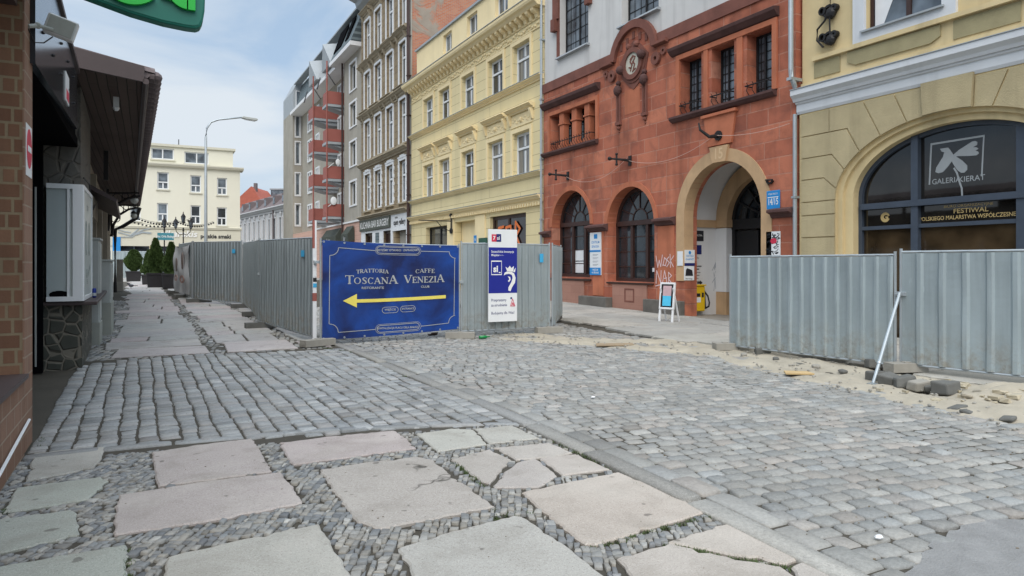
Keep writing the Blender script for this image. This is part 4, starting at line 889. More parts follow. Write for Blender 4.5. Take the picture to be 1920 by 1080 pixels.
for a, b in ((-10.0, -8.3), (-5.9, -4.2)):
    MB(FR).box(a - .28, a, 6.5, 9.6, -.1, -.02).box(b, b + .28, 6.5, 9.6, -.1, -.02).box(a, b, 6.5, 6.78, -.1, -.02).box(a, b, 9.4, 9.6, -.1, -.02).build('window_surround', M['mould_white'], GA)
    f = window(GA, FR, a, b, 6.78, 9.4, -.3, M['dark_wood'], M['glass_sky'], .08, (.52,), (), th=.1)
    MB(FR).prism([(a + .1, 6.88), (a + .3, 6.88), (a + .62, 7.6), (a + .7, 9.3), (a + .1, 9.3)], -.276, -.27).build('curtain', M['white_paint'], f)
    MB(FR).mold(a - .06, b + .06, [(-.22, 6.78), (.05, 6.74), (.05, 6.78), (-.22, 6.84)]).build('sill', M['slate_edge'], GA)
# glazed arch of the gallery: deep dark frame with panes and bars
fw_ = MB(FR); w = -.42
fw_.ring(ac, avs, ia_ - .09, ia_ + .03, w, w + .1, 0, 180, 36, ih_ - .09, ih_ + .03)
for s_5 in (-1, 1): a, b = sorted((ac + s_5 * (ia_ - .09), ac + s_5 * (ia_ + .03))); fw_.box(a, b, -.2, avs, w, w + .1)
for uu in (-9.02, -7.0): fw_.box(uu - .075, uu + .075, -.2, avs + ih_ * math.sqrt(1 - ((uu - ac) / ia_) ** 2) - .02, w + .002, w + .14)
fw_.box(ac - ia_ + .09, ac + ia_ - .09, 2.82, 2.95, w + .001, w + .17); fw_.box(ac - ia_ + .09, ac + ia_ - .09, 2.36, 2.44, w + .003, w + .11)
f = fw_.build('arch_glazing', M['navy_frame'], GA)
MB(FR).prism([(ac + ia_ - .04, 2.4), (ac + ia_ - .04, avs)] + archpoly(ac, ia_ - .04, 2.4, avs, 30, ih_ - .04)[2:] + [(ac - ia_ + .04, 2.4)], w - .02, w + .02).build('pane', M['glass_dark'], f)
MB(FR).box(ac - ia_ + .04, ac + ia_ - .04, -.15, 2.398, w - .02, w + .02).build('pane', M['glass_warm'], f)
# lettering and bird emblem on the glass
lg = MB(FR); z0 = w + .022
def Pg(x, y):       # 909x1080 crop of the sign -> plane of the glass
    return onX(1740 + x / 5.681, 240 + y / 5.684, X0 - w - .02)
def poly(mb, pts, z_=z0): mb.prism([Pg(*p) for p in pts], z_, z_ + .004)
poly(lg, [(28, 165), (605, 72), (605, 92), (28, 185)]); poly(lg, [(28, 186), (45, 183), (25, 605), (8, 605)]); poly(lg, [(588, 95), (604, 92), (582, 515), (566, 515)])
poly(lg, [(130, 222), (215, 208), (240, 235), (272, 285), (330, 235), (470, 145), (505, 138), (527, 148), (525, 180), (480, 205), (515, 205), (540, 218), (520, 235), (505, 242), (535, 250), (545, 270), (520, 290), (440, 298), (330, 300), (300, 302),
            (370, 350), (420, 400), (420, 445), (390, 475), (355, 478), (315, 450), (280, 400), (255, 355), (215, 410), (160, 470), (110, 482), (80, 470), (90, 420), (160, 310), (175, 260), (145, 250)])
lg.stroke([Pg(280, 430), Pg(310, 480), Pg(335, 570), Pg(360, 640), (Pg(366, 740)[0], Pg(366, 740)[1])], .035, z0, z0 + .002)
a = Pg(65, 580); b = Pg(290, 560); lg.text('GALERIA', (a[0] + b[0]) / 2 + .03, (a[1] + b[1]) / 2 + .01, .155, z0 + .001, .006, sx=.95); a = Pg(355, 565); b = Pg(575, 535); lg.text('KIERAT', (a[0] + b[0]) / 2, (a[1] + b[1]) / 2 + .02, .155, z0 + .001, .006, sx=1.0)
tag(lg.build('window_sign', plain('etched_letters', (.30, .32, .33), .5, .1, 2, 0)), 'pale bird emblem and gallery name on the dark arched glass', 'sign')
fs = MB(FR); cc = -8.0; fs.text('FESTIWAL', cc + .05, 2.66, .13, z0 + .001, .012, sx=1.15); fs.text('POLSKIEGO MALARSTWA WSPÓŁCZESNEGO', cc + .02, 2.535, .115, z0 + .001, .01, sx=.86); fs.text('BIURO ORGANIZACYJNE', cc, 2.765, .07, z0 + .001, .006, sx=1.2)
fs.text('G', -9.75, 2.63, .2, z0 + .001, .05); fs.ring(-9.75, 2.63, .07, .11, z0, z0 + .002, 20, 340, 14)
tag(fs.build('window_sign', M['text_gold']), 'gold festival lettering on the narrow glass band under the bird emblem', 'sign')
# wrought iron lantern scrolls high on the gallery wall
il = MB(FR); uc, vc = -10.93, 7.0
for dv_, s in ((-.12, 1.0), (.5, 1.05)):
    il.ring(uc + .05, vc + dv_, .10 * s, .15 * s, -.09, .02, 0, 360, 16); il.ring(uc - .12, vc + dv_ + .05, .06, .10, -.08, .03, 0, 360, 14); il.sphere((uc + .1, vc + dv_ - .06, 0), .13 * s, 8, (1, 1.1, .7)); il.ring(uc + .2, vc + dv_ + .05, .03, .08, -.08, .04, 0, 360, 12)
il.tube([(uc - .1, vc - .3, 0), (uc - .25, vc - .1, .03), (uc - .24, vc + .15, .03), (uc - .05, vc + .3, .02), (uc + .05, vc + .5, .0)], .025, 7); il.tube([(uc + .1, vc + 1.0, 0), (uc + .1, vc + .3, .04), (uc + .1, vc - .2, .02)], .02, 6)
tag(il.build('wrought_iron_ornament', M['iron']), 'black wrought iron scroll ornament high on the ochre wall beside the white window', 'ornament')
# drainpipes
def pipe(name, u, v0, v1, r_, m, label, w=.1, hop=False):
    b = MB(FR); b.tube([(u, v0, w), (u, v1, w)], r_, 10); v = v0 + .8
    while v < v1: b.box(u - r_ * 1.3, u + r_ * 1.3, v - .03, v + .03, -.02, w + r_ * 1.1); v += 2.4
    if hop: b.tube([(u, v1, w), (u - .02, v1 + .0, w)], r_, 8)
    return tag(b.build(name, M[m]), label, 'drainpipe')
b = MB(FR); b.tube([(-11.73, 5.9, .13), (-11.70, 5.98, .2), (-11.72, 6.1, .26), (-11.73, 6.3, .27), (-11.73, 14.0, .27)], .06, 10)
b.box(-11.8, -11.66, 6.05, 6.12, -.05, .34).box(-11.8, -11.66, 8.4, 8.46, -.05, .34)
b.tube([(-11.755, -.1, .1), (-11.755, 5.25, .1)], .05, 10)
for v in (1.2, 3.2): b.box(-11.82, -11.69, v, v + .05, .0, .16)
tag(b.build('drainpipe', M['galv']), 'grey zinc drainpipe between the red stone building and the ochre gallery', 'drainpipe')
pipe('drainpipe', -24.02, .2, 13.0, .05, 'galv', 'thin grey drainpipe between the yellow tenement and the red stone building', .12)
pipe('drainpipe', -39.9, .2, 21, .09, 'dark_wood', 'dark brown drainpipe between the brown and yellow tenements', .15)
# ---------------------------------------------------------------- BROWN TENEMENT
BR = thing('brown_tenement', (X0, 45, 0), 'tall brown brick tenement with white framed windows and stucco hoods, left of the yellow tenement', 'building')
be = (-50.75, -40.15); cols = [(-50.05, -48.2), (-47.5, -45.6), (-44.85, -43.0), (-42.2, -40.5)]
rows = [(5.5, 8.1), (9.15, 11.9), (12.78, 15.45), (16.4, 19.2)]
w_ = MB(FR); w_.wall(rect(be[0], be[1], -.3, 21.3), [rect(a + .25, b - .2, v0, v1) for a, b in cols for v0, v1 in rows] + [rect(-49.7, -47.7, .3, 3.85), rect(-45.3, -43.6, .3, 3.85), rect(-42.8, -40.5, .0, 3.9)], 0, .4); w_.build('wall', M['brown'], BR)
mass(BR, FR, be[0], be[1], -.3, 21.3, .42, 11, M['brown'])
gw = MB(FR); gw.box(be[1] + .001, be[1] + .2, 8, 23, -11, -.1); gw.build('gable_wall', M['brickgable'], BR)
pr2 = MB(FR); pr2.box(be[1] + .0, be[1] + .24, -.3, 23, -.1, -.02); pr2.build('gable_edge', M['greyrender'], BR)
MB(FR).mold(be[0] - .3, be[1] + .1, [(0, 20.5), (.3, 20.7), (.4, 21), (.9, 21.2), (.9, 21.5), (0, 21.6)]).build('cornice', M['slate_edge'], BR)
MB(FR).box(be[0], be[1], 21.3, 23, -11, 0).build('roof', M['roof_grey'], BR)
tm = MB(FR); wm_ = MB(FR); ts_ = MB(FR)
for ri, (v0, v1) in enumerate(rows):
    for a, b in cols:
        window(BR, FR, a + .25, b - .2, v0, v1, -.22, M['white_plastic'], M[random.Random(a * v0).choice(['glass', 'glass_curtain', 'glass_sky', 'glass_curtain'])], .16, ((.5, 0, .64), (.5, .66, 1)), (.66,), th=.12)
        wm_.cut(); tm.cut()
        wm_.box(a + .1, a + .25, v0, v1, .0, .06).box(b - .2, b - .05, v0, v1, 0, .06).box(a + .1, b - .05, v1, v1 + .16, 0, .06)
        if ri == 0:
            for q in range(5): wm_.box(a + .02, a + .1, v0 + .2 + q * .5, v0 + .42 + q * .5, 0, .05); wm_.box(b - .05, b + .03, v0 + .2 + q * .5, v0 + .42 + q * .5, 0, .05)
            wm_.box(a + .5, b - .4, v1 + .16, v1 + .34, 0, .1); wm_.box(a + .05, b, v1 + .161, v1 + .26, 0, .08)
        else:
            tm.mold(a - .12, b + .1, CORN(.42, .28, v1 + .75)); tm.box(a + .05, b - .02, v1 + .2, v1 + .45, 0, .05)
            for e_ in (a - .02, b - .15): tm.mold(e_, e_ + .16, [(0, v1 + .05), (.1, v1 + .1), (.28, v1 + .48), (0, v1 + .48)])
        ts_.cut().box(a + .1, b - .05, v0 - .12, v0 - .02, 0, .14)
wm_.build('window_architrave', M['white_paint'], BR); tm.build('window_hood', M['brown_trim'], BR); ts_.build('sill', M['brown_trim'], BR)
for v in (16.15, 12.5, 8.9, 5.1): MB(FR).mold(be[0] - .1, be[1] + .06, CORN(.38, .3, v)).build('string_course', M['brown_trim'], BR)
dn = MB(FR); u = be[0] + .1
while u < be[1] - .1: dn.box(u, u + .14, 11.95 + .2, 12.19, 0, .14); u += .3
dn.box(be[0], be[1], 12.0, 12.1, 0, .05); dn.build('dentils', M['brown_trim'], BR)
sf = MB(FR); sf.box(-50.6, -49.6, -.3, 4.75, .0, .06).box(-47.75, -45.25, -.3, 3.9, .0, .06).box(-43.6, -43.2, -.3, 4.8, .0, .06).box(-43.2, -40.2, 3.75, 4.8, .0, .06).box(-40.55, -40.2, -.3, 3.75, 0, .06).box(-50.6, -43.6, 3.85, 4.0, 0, .062); sf.build('shopfront', M['white_paint'], BR)
for a, b in ((-49.7, -47.7), (-45.3, -43.6)): window(BR, FR, a, b, .3, 3.85, -.2, M['dark_wood'], M['glass_shop'], .2, (.5,), (), th=.16)
MB(FR).box(-42.8, -40.5, 0, 3.75, -.5, -.3).build('doorway', M['greyrender'], BR)
bp = MB(FR); bp.box(-46.9, -46.1, 2.6, 3.8, .062, .09); bp.ring(-46.5, 3.2, .2, .32, .09, .1, 0, 360, 14); bp.build('poster', M['slate'], BR)
sg = thing('shop_sign', (X0, 47, 4.4), 'long dark shop sign with pale letters on the brown tenement', 'sign')
MB(FR).box(-50.7, -43.55, 4.02, 4.82, .08, .16).build('board', plain('sign_board_dark', (.06, .07, .055), .6, .15, 1, .1), sg)
MB(FR).text('KUCHNIA BAR BURGERY', -47.1, 4.4, .66, .165, .012, sx=.92).build('lettering', M['text_white'], sg)
g2 = MB(FR); g2.text('open gallery', -41.8, 4.28, .5, .075, .018, sx=.95); g2.text('sztuka', -42.4, 4.6, .2, .075, .012)
tag(g2.build('shop_lettering', M['text_black']), 'black lowercase shop name on the white doorway surround of the brown tenement', 'lettering')
# ---------------------------------------------------------------- GREY APARTMENT BLOCK
GR = thing('grey_apartment_block', (X0, 60, 0), 'grey rendered apartment block with red balconies and a slate mansard roof', 'building')
gcols = [(-53.95, -52.2)]; grow = [(6.2, 8.0), (9.25, 11.1), (12.3, 14.1), (15.1, 17.2)]
w_ = MB(FR); w_.wall(rect(-55.9, -50.8, 4.9, 18.3), [rect(a, b, v0, v1) for a, b in gcols for v0, v1 in grow], -.02, .3); w_.build('wall', M['greyrender'], GR)
w_ = MB(FR); w_.box(-78, -55.9, 4.9, 18.3, -1.2, -.95); w_.build('recessed_wall', M['greyrender'], GR)
mass(GR, FR, -78, -50.8, -.3, 18.3, 1.25, 11, M['greyrender']); MB(FR).box(-55.9, -50.8, 4.9, 18.3, -1.25, -.33).build('wall_body', M['greyrender'], GR)
MB(FR).box(-78, -50.8, -.3, 4.9, -1.2, .0).build('base_wall', M['pinkbase'], GR)
MB(FR).mold(-66, -50.8, [(0, 4.85), (.1, 4.86), (.1, 4.98), (0, 5.0)]).build('string_course', M['white_paint'], GR)
for v0, v1 in grow:
    window(GR, FR, -53.95, -52.2, v0, v1, -.25, M['white_plastic'], M['glass'], .12, (.5,), (), th=.1)
    MB(FR).box(-54.15, -53.95, v0 - .1, v1 + .15, -.02, .05).box(-53.95, -52.0, v1, v1 + .15, -.02, .05).box(-53.95, -52.0, v0 - .1, v0, -.02, .05).box(-52.2, -52.05, v0, v1, -.02, .05).build('window_surround', M['white_paint'], GR)
# further windows on the recessed wall
for v0, v1 in ((5.6, 7.9), (9.0, 11.3), (12.3, 14.6), (15.4, 17.4)):
    for a, b in ((-61.5, -59.6), (-70.5, -69), (-74.5, -72.5)):
        window(GR, FR, a, b, v0, v1, -.95, M['white_plastic'], M['glass'], .16, (.5,), (), th=.14, fd=.12)
    MB(FR).box(-58.8, -58.0, v0 - .5, v1, -.95, -.89).build('balcony_door', M['white_plastic'], GR)
for vv in (5.7, 9.1, 12.4): MB(FR).box(-57.0, -56.3, vv, vv + 2.2, -.95, -.87).build('balcony_door', M['glass'], GR)
# projecting end wing far down the street
wx0, wx1 = X0 - 1.05, X0 + .1; WF = Fr((0, 77.9, 0), (1, 0, 0))
ww = MB(WF); ww.wall(rect(14.1, 15.2, -.3, 18.4), [rect(14.36, 14.86, v0, v1) for v0, v1 in ((5.9, 8.2), (9.2, 11.6), (12.6, 15.0), (15.6, 17.9))], 0, .3); ww.box(14.1, 15.2, -.3, 18.4, -6, -.32); ww.build('end_wing', M['greyrender'], GR)
for v0, v1 in ((5.9, 8.2), (9.2, 11.6), (12.6, 15.0), (15.6, 17.9)):
    window(GR, WF, 14.36, 14.86, v0, v1, -.2, M['white_plastic'], M['glass_sky'], .1); MB(WF).box(14.27, 14.36, v0 - .12, v1 + .12, 0, .05).box(14.86, 14.95, v0 - .12, v1 + .12, 0, .05).box(14.36, 14.86, v1, v1 + .12, 0, .05).box(14.36, 14.86, v0 - .12, v0, 0, .05).build('window_surround', M['white_paint'], GR)
ww = MB(WF); ww.prism([(14.1, 18.4), (15.6, 18.4), (15.6, 22.4), (15.0, 22.4), (14.1, 20.6)], -6, .02); ww.build('wing_roof', M['slate_edge'], GR)
window(GR, WF, 14.36, 14.9, 18.6, 20.6, .03, M['white_plastic'], M['glass_sky'], .1)
# balconies
def balcony(u0, u1, v, near):
    wd = 1.25
    b = MB(FR); b.box(u0, u1, v, v + 1.0, wd - .08, wd).box(u1 - .06, u1, v, v + 1.0, -.94, wd - .08).box(u0, u0 + .06, v, v + 1.0, -.94, wd - .08); o_ = b.build('balcony', M['balcony'], GR)
    s = MB(FR); s.box(u0 - .05, u1 + .05, v - .24, v - .04, -.94, wd + .04); s.mold(u0 + .1, u1 - .1, [(-.94, v - .24), (wd - .1, v - .24), (-.1, v - .55), (-.94, v - .55)]); s.build('balcony_slab', M['slate_edge'], o_)
for v in (5.52, 8.57, 11.57, 14.6): balcony(-57.8, -56.3, v, 1)
for v in (5.52, 8.5, 11.5, 14.44): balcony(-63.6, -61.5, v, 0)
pp_ = MB(FR)
for uu in (-61.45, -56.28): pp_.cut().tube([(uu, -.1 if uu < -60 else 5, 1.27), (uu, 18.0, 1.27)], .06, 6)
pp_.build('balcony_post', M['balcony'], GR)
MB(FR).tube([(-55.95, 0, .12), (-55.95, 18, .12), (-55.7, 18.3, .5)], .08, 8).build('downpipe', M['dark_wood'], GR)
for vv, uu in ((6.35, -56.2), (9.5, -56.2)):
    b = MB(FR); b.sphere((uu, vv + .4, .75 if vv < 8 else .4), .34 if vv < 8 else .26, 14, (.14, 1, .75)); b.tube([(uu - .1, vv - .1, 1.2), (uu, vv + .3, .75)], .03, 6)
    tag(b.build('satellite_dish', M['white_plastic']), 'white satellite dish on the %s red balcony beside the pipe' % ('lowest' if vv < 8 else 'second lowest'), 'satellite dish')
# mansard roof
mr = MB(FR); mr.mold(-57.4, -50.85, [(.7, 18.1), (.72, 18.35), (-.35, 21.0), (-1.2, 21.4), (-6, 21.4), (-6, 18.1)]); mr.mold(-78, -57.4, [(-.3, 18.1), (-.25, 18.35), (-.9, 21.2), (-1.6, 21.5), (-6, 21.5), (-6, 18.1)]); mr.build('mansard_roof', M['slate'], GR)
ev = MB(FR); ev.box(-57.45, -50.82, 17.85, 18.16, -.3, .82); ev.box(-78, -57.45, 17.85, 18.16, -1.2, .3); ev.build('eaves', M['white_paint'], GR)
ve = MB(FR); ve.mold(-78, -50.8, [(-.9, 21.35), (-.1, 21.2), (-.1, 21.32), (-1, 21.55)]); ve.build('roof_edge', M['slate_edge'], GR)
for a, b in ((-53.2, -52.2), (-56.9, -54.4)):
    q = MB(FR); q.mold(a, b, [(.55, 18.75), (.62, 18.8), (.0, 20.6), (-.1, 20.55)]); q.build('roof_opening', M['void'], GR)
for uc_ in (-59.5, -65.0):
    q = MB(FR); q.add([(uc_ - 1.7, 18.3, .6), (uc_ + 1.7, 18.3, .6), (uc_, 20.3, .9), (uc_ - 1.7, 18.3, -.6), (uc_ + 1.7, 18.3, -.6), (uc_, 20.6, -.6)], [(0, 1, 2), (0, 2, 5, 3), (1, 4, 5, 2), (0, 3, 4, 1)]); q.build('gable_dormer', M['slate_edge'], GR)
    q = MB(FR); q.tube([(uc_ - 1.4, 17.8, .8), (uc_ + .2, 16.4, 1.4)], .05, 6).tube([(uc_ + .9, 17.8, .8), (uc_ + 1.5, 16.6, .2)], .05, 6); q.build('braces', M['iron'], GR)
for a, b, t in ((-61.6, -56.4, 'Kwiaty'), (-54.6, -52.6, 'bar')):
    q = thing('shop_awning', (X0, -(a + b) / 2, 3.5), 'dark shop awning with faint lettering under the %s' % ('lowest balconies' if t == 'Kwiaty' else 'grey wall with four single windows'), 'awning')
    MB(FR).mold(a, b, [(0, 3.9), (.1, 4.6), (.55, 3.95), (.55, 3.3), (.5, 3.3), (.0, 3.5)]).build('canopy', plain('awning_cloth', (.05, .06, .05), .8, .2, 2, .2), q)
    MB(FR).text(t, (a + b) / 2, 3.62, .5, .556, .02).build('lettering', M['text_grey'], q)
    MB(FR).box(a + .3, b - .3, .2, 3.2, .0, .04).build('shop_window', M['glass'], q)
# ================================================================ SITE FENCES
def sheet_panel(label, A, B, h=2.0, clear=.12, mat='sheet', nrib=None, group='corrugated site fence panels', posts=(1, 1), z0=None, pitch=.19, tags=(), flip=1, top=None):
    """steel site fence panel between ground points A and B: frame of two posts and two rails, ribbed sheet"""
    A3 = Vector((A[0], A[1], gz(A[1]) if z0 is None else z0)); B3 = Vector((B[0], B[1], gz(B[1]) if z0 is None else z0))
    Ld = (B3 - A3); L_ = Ld.length; fr = Fr(A3, Ld)
    t = thing('site_fence', A3, label, 'site fence', group)
    fm = 'galv'
    for u in (0.02, L_ - .02): MB(fr).tube([(u, -.0, 0), (u, h + .05, 0)], .021, 8).build('post', M[fm], t)
    MB(fr).tube([(.02, h, 0), (L_ - .02, h, 0)], .018, 8).build('top_rail', M[fm], t); MB(fr).tube([(.02, clear, 0), (L_ - .02, clear, 0)], .018, 8).build('bottom_rail', M[fm], t)
    n = nrib or int(round((L_ - .1) / pitch)); b = MB(fr); p = (L_ - .08) / n; prof = []
    for i in range(n):
        u = .04 + i * p; prof += [(u, .008), (u + p * .62, .008), (u + p * .72, .042), (u + p * .90, .042)]
    prof.append((L_ - .04, .008)); m = len(prof); lo, hi = clear + .02, h - .02
    rows_ = 13; ph = rnd.uniform(0, 6)
    def dent(u, f): return .007 * math.sin(u * 2.1 + ph + f * 2.4) * math.sin(f * 3.14) + .006 * math.sin(u * 5.3 + ph * 2) * math.sin(f * 6.3 + ph) + .004 * math.sin(u * 13 + f * 9 + ph)
    for s_, rev in ((.004, 0), (0, 1)):
        P_ = [(u, lo + (hi - lo) * j / rows_, w + s_ + dent(u, j / rows_)) for j in range(rows_ + 1) for u, w in prof]
        F_ = [(j * m + i, j * m + i + 1, (j + 1) * m + i + 1, (j + 1) * m + i) for j in range(rows_) for i in range(m - 1)]
        b.add(P_, [f[::-1] for f in F_] if rev else F_)
    b.build('sheet', M[mat], t)
    for (u, v, su, sv) in tags: MB(fr).box(u, u + su, v, v + sv, .052, .057).build('sticker', M['cyan'], t)
    return t, fr, L_
def clampj(x, y, z, d, label):
    b = MB(Fr((x, y, z), (d[0], d[1], 0))); b.box(-.07, .07, -.03, .03, -.035, .035); b.tube([(-.05, 0, -.06), (-.05, 0, .09)], .008, 6); return tag(b.build('clamp', M['galv'], bevel=.004), label, 'clamp')
PA = (3.02, 13.78); PB = (5.97, 13.78)
sheet_panel('ribbed steel panel right of the blue banner, behind the white and navy board', (6.02, 13.82), (8.32, 13.88), 2.03, pitch=.165, tags=((1.98, 1.62, .1, .2),))
sheet_panel('ribbed steel panel folding back at the right end of the banner fence', (8.4, 13.92), (10.3, 16.6), 2.03, pitch=.165)
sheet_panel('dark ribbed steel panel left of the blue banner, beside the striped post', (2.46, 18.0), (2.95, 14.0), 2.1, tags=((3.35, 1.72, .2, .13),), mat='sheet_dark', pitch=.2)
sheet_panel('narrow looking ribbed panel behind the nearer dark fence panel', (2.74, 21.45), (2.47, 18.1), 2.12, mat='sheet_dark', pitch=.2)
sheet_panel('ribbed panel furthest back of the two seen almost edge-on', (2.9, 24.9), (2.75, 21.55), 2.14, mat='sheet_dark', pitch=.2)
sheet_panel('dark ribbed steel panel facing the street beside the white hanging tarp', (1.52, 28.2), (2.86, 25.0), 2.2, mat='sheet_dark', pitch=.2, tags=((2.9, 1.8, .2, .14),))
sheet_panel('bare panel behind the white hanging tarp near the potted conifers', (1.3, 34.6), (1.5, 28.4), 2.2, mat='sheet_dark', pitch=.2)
sheet_panel('pale ribbed panel near the archway, left of the diagonal brace', (9.45, 9.38), (9.735, 6.37), 1.72, mat='sheet_light', pitch=.215, clear=.1)
sheet_panel('pale ribbed panel running out of the right edge, right of the brace', (9.745, 6.33), (10.28, 3.4), 1.76, mat='sheet_light', pitch=.29, clear=.13)
for i, (a, b) in enumerate((((-6.0, 66), (-2.6, 65.6)), ((-2.5, 65.6), (.9, 65.4)), ((1.0, 65.4), (4.4, 65.6)))):
    sheet_panel('far pale blue fence panel across the square, %s' % ('partly behind the dark eaves', 'behind the single potted conifer', 'behind the cluster of potted conifers')[i], a, b, 2.3, mat='sheet_light', pitch=.3, group='pale fence panels across the square')
def cblock(x, y, rz, label, z=None, sx=.62, mt='concrete'):
    z = gz(y) if z is None else z
    b = MB(Fr((0, 0, 0), (1, 0, 0), (0, 1, 0)))
    b.prism([(-sx / 2, -.115), (sx / 2, -.115), (sx / 2, .115), (-sx / 2, .115)], 0, .13); b.box(-.05, .05, -.05, .05, .125, .145)
    for s in (-1, 1): b.box(s * (sx / 2 - .0) - .004, s * (sx / 2) + .004, -.06, .06, .035, .095)
    o = b.build('concrete_block', M[mt], bevel=.015); o.location = (x, y, z); o.rotation_euler = (0, 0, rz); return tag(o, label, 'concrete block', 'concrete blocks under the fences')
cblock(2.93, 13.62, .35, 'grey concrete fence foot under the lower left corner of the blue banner', sx=.66)
cblock(5.92, 13.6, -.5, 'grey concrete fence foot under the lower right corner of the blue banner')
cblock(8.2, 13.75, -.15, 'concrete fence foot below the panel with the white and navy board')
cblock(2.42, 17.55, .05, 'dark concrete foot below the post where two dark panels meet', mt='concrete_dark', sx=.7)
cblock(2.75, 21.0, .0, 'middle one of the dark concrete feet behind the near dark panel', mt='concrete_dark', sx=.7)
cblock(2.85, 24.4, .0, 'furthest of the dark concrete feet seen under the edge-on panels', mt='concrete_dark', sx=.8)
cblock(1.7, 27.9, .0, 'dark concrete foot just right of the white hanging tarp', mt='concrete_dark', sx=.85)
cblock(1.45, 31.0, .0, 'dark concrete foot directly below the white hanging tarp', mt='concrete_dark', sx=.85)
cblock(1.2, 34.4, .0, 'dark concrete foot beside the nearest planter box', mt='concrete_dark', sx=.85)
cblock(9.72, 6.22, -.35, 'concrete fence foot with square hole on the sand by the diagonal brace', z=.03, sx=.55)
cblock(9.35, 9.4, -.4, 'concrete fence foot on the sand at the left end of the pale panels', z=.02, sx=.4)
cblock(9.98, 16.3, .9, 'dark rounded foot behind the folded end of the fence', mt='concrete_dark', sx=.7)
# blue banner panel: open mesh frame with vinyl sheet
BF = Fr((PA[0], PA[1], 0), (1, 0, 0)); BLn = PB[0] - PA[0]
t = thing('site_fence', (PA[0], PA[1], 0), 'tubular steel frame holding the blue banner', 'site fence', 'corrugated site fence panels')
for u in (0, BLn): MB(BF).tube([(u, 0, .0), (u, 2.1 if u == 0 else 2.03, 0)], .021, 8).build('post', M['galv'], t)
MB(BF).tube([(0, 2.02, 0), (BLn, 1.98, 0)], .018, 8).build('top_rail', M['galv'], t); MB(BF).tube([(0, .12, 0), (BLn, .2, 0)], .018, 8).build('bottom_rail', M['galv'], t)
bn = thing('banner', (PA[0], PA[1], 0), 'blue vinyl banner with restaurant names and a yellow arrow pointing left', 'banner')
nu, nv = 48, 24; b = MB(BF)
def btop(f): return 2.06 - .07 * f - .02 * math.sin(math.pi * f)
def bbot(f): return .10 + .10 * f - .02 * math.sin(math.pi * f)
def bw(u, f): return .035 + .007 * math.sin(u * 5.1 + f * 3) * math.sin(f * 3.14) + .010 * math.exp(-((f - 1 + u * .5) ** 2) * 30) * (u < 1.2)
def bpt(fu, fv, dw=0):
    u = .02 + fu * (BLn - .04); return (u, bbot(fu) + (btop(fu) - bbot(fu)) * fv, bw(u, fv) + dw)
pts = [bpt(i / nu, j / nv) for j in range(nv + 1) for i in range(nu + 1)]; n_ = len(pts)
pts += [(p[0], p[1], p[2] - .003) for p in pts]
b.add(pts, [(j * (nu + 1) + i, j * (nu + 1) + i + 1, (j + 1) * (nu + 1) + i + 1, (j + 1) * (nu + 1) + i) for j in range(nv) for i in range(nu)] + [(n_ + j * (nu + 1) + i, n_ + (j + 1) * (nu + 1) + i, n_ + (j + 1) * (nu + 1) + i + 1, n_ + j * (nu + 1) + i + 1) for j in range(nv) for i in range(nu)])
b.build('vinyl', M['banner_blue'], bn, smooth=True)
class Warp:       # lay flat art (0..1350 x 0..1080 crop pixels) onto the rippled vinyl
    def P(s, u, v, w=0):
        fu = (u - 108) / (1252 - 108); yt = 85 + (130 - 85) * fu; yb = 912 + (860 - 912) * fu; fv = (yb - v) / (yb - yt)
        p = bpt(fu, fv, .009 + w); return BF.P(*p)
WP = Warp()
def art(): 
    b = MB(); b.fr = WP; return b
def sub(pts, k=12):
    o = []
    for a, b in zip(pts[:-1], pts[1:]):
        n = max(1, int(math.hypot(b[0] - a[0], b[1] - a[1]) / 14)); o += [(a[0] + (b[0] - a[0]) * i / n, a[1] + (b[1] - a[1]) * i / n) for i in range(n)]
    return o + [pts[-1]]
def line(b, pts, wd): # strokes in crop pixels
    pts = sub(pts)
    for p, q in zip(pts[:-1], pts[1:]):
        d = Vector((q[0] - p[0], q[1] - p[1])); 
        if d.length < .01: continue
        d.normalize(); n = Vector((-d.y, d.x)) * wd / 2
        b.add([(p[0] + n.x, p[1] + n.y, 0), (q[0] + n.x, q[1] + n.y, 0), (q[0] - n.x, q[1] - n.y, 0), (p[0] - n.x, p[1] - n.y, 0)], [(0, 1, 2, 3)])
def arcp(cx, cy, r, a0, a1, n=10, ry=None): return [(cx + r * math.cos(R(a0 + (a1 - a0) * i / n)), cy + (ry or r) * math.sin(R(a0 + (a1 - a0) * i / n))) for i in range(n + 1)]
bd_ = art()
line(bd_, [(525, 165), (235, 145)] + arcp(170, 148, 62, 0, 90)[::1] + [(165, 212), (160, 778)] + arcp(165, 845, 65, -90, 0) + [(232, 850), (525, 832)], 5)
bd_.cut(); line(bd_, [(910, 172), (1160, 182)] + arcp(1222, 180, 60, 180, 90) + [(1213, 240), (1205, 742)] + arcp(1215, 800, 58, -90, -180) + [(1155, 805), (910, 820)], 5)
def pill(b, x0, x1, y0, y1, sk=0, wd=5):
    r = (y1 - y0) / 2; cy = (y0 + y1) / 2
    line(b, arcp(x0 + r, cy - sk, r, 90, 270) + arcp(x1 - r, cy + sk, r, -90, 90) + [(x0 + r, cy + r - sk)], wd)
bd_.cut(); pill(bd_, 537, 897, 137, 192, 5); pill(bd_, 527, 910, 128, 203, 5, 3); bd_.cut(); pill(bd_, 540, 897, 795, 852, -6); pill(bd_, 528, 912, 785, 862, -6, 3); bd_.cut(); pill(bd_, 582, 716, 645, 695, -1, 4); bd_.cut(); pill(bd_, 735, 862, 640, 690, -1, 4)
bd_.build('border', M['text_silver'], bn)
ar = art(); ar.add([(268, 588, 0), (378, 530, 0), (378, 645, 0)], [(2, 1, 0)]); line(ar, [(378, 590), (1130, 573)], 28); ar.build('arrow', M['text_yellow'], bn)
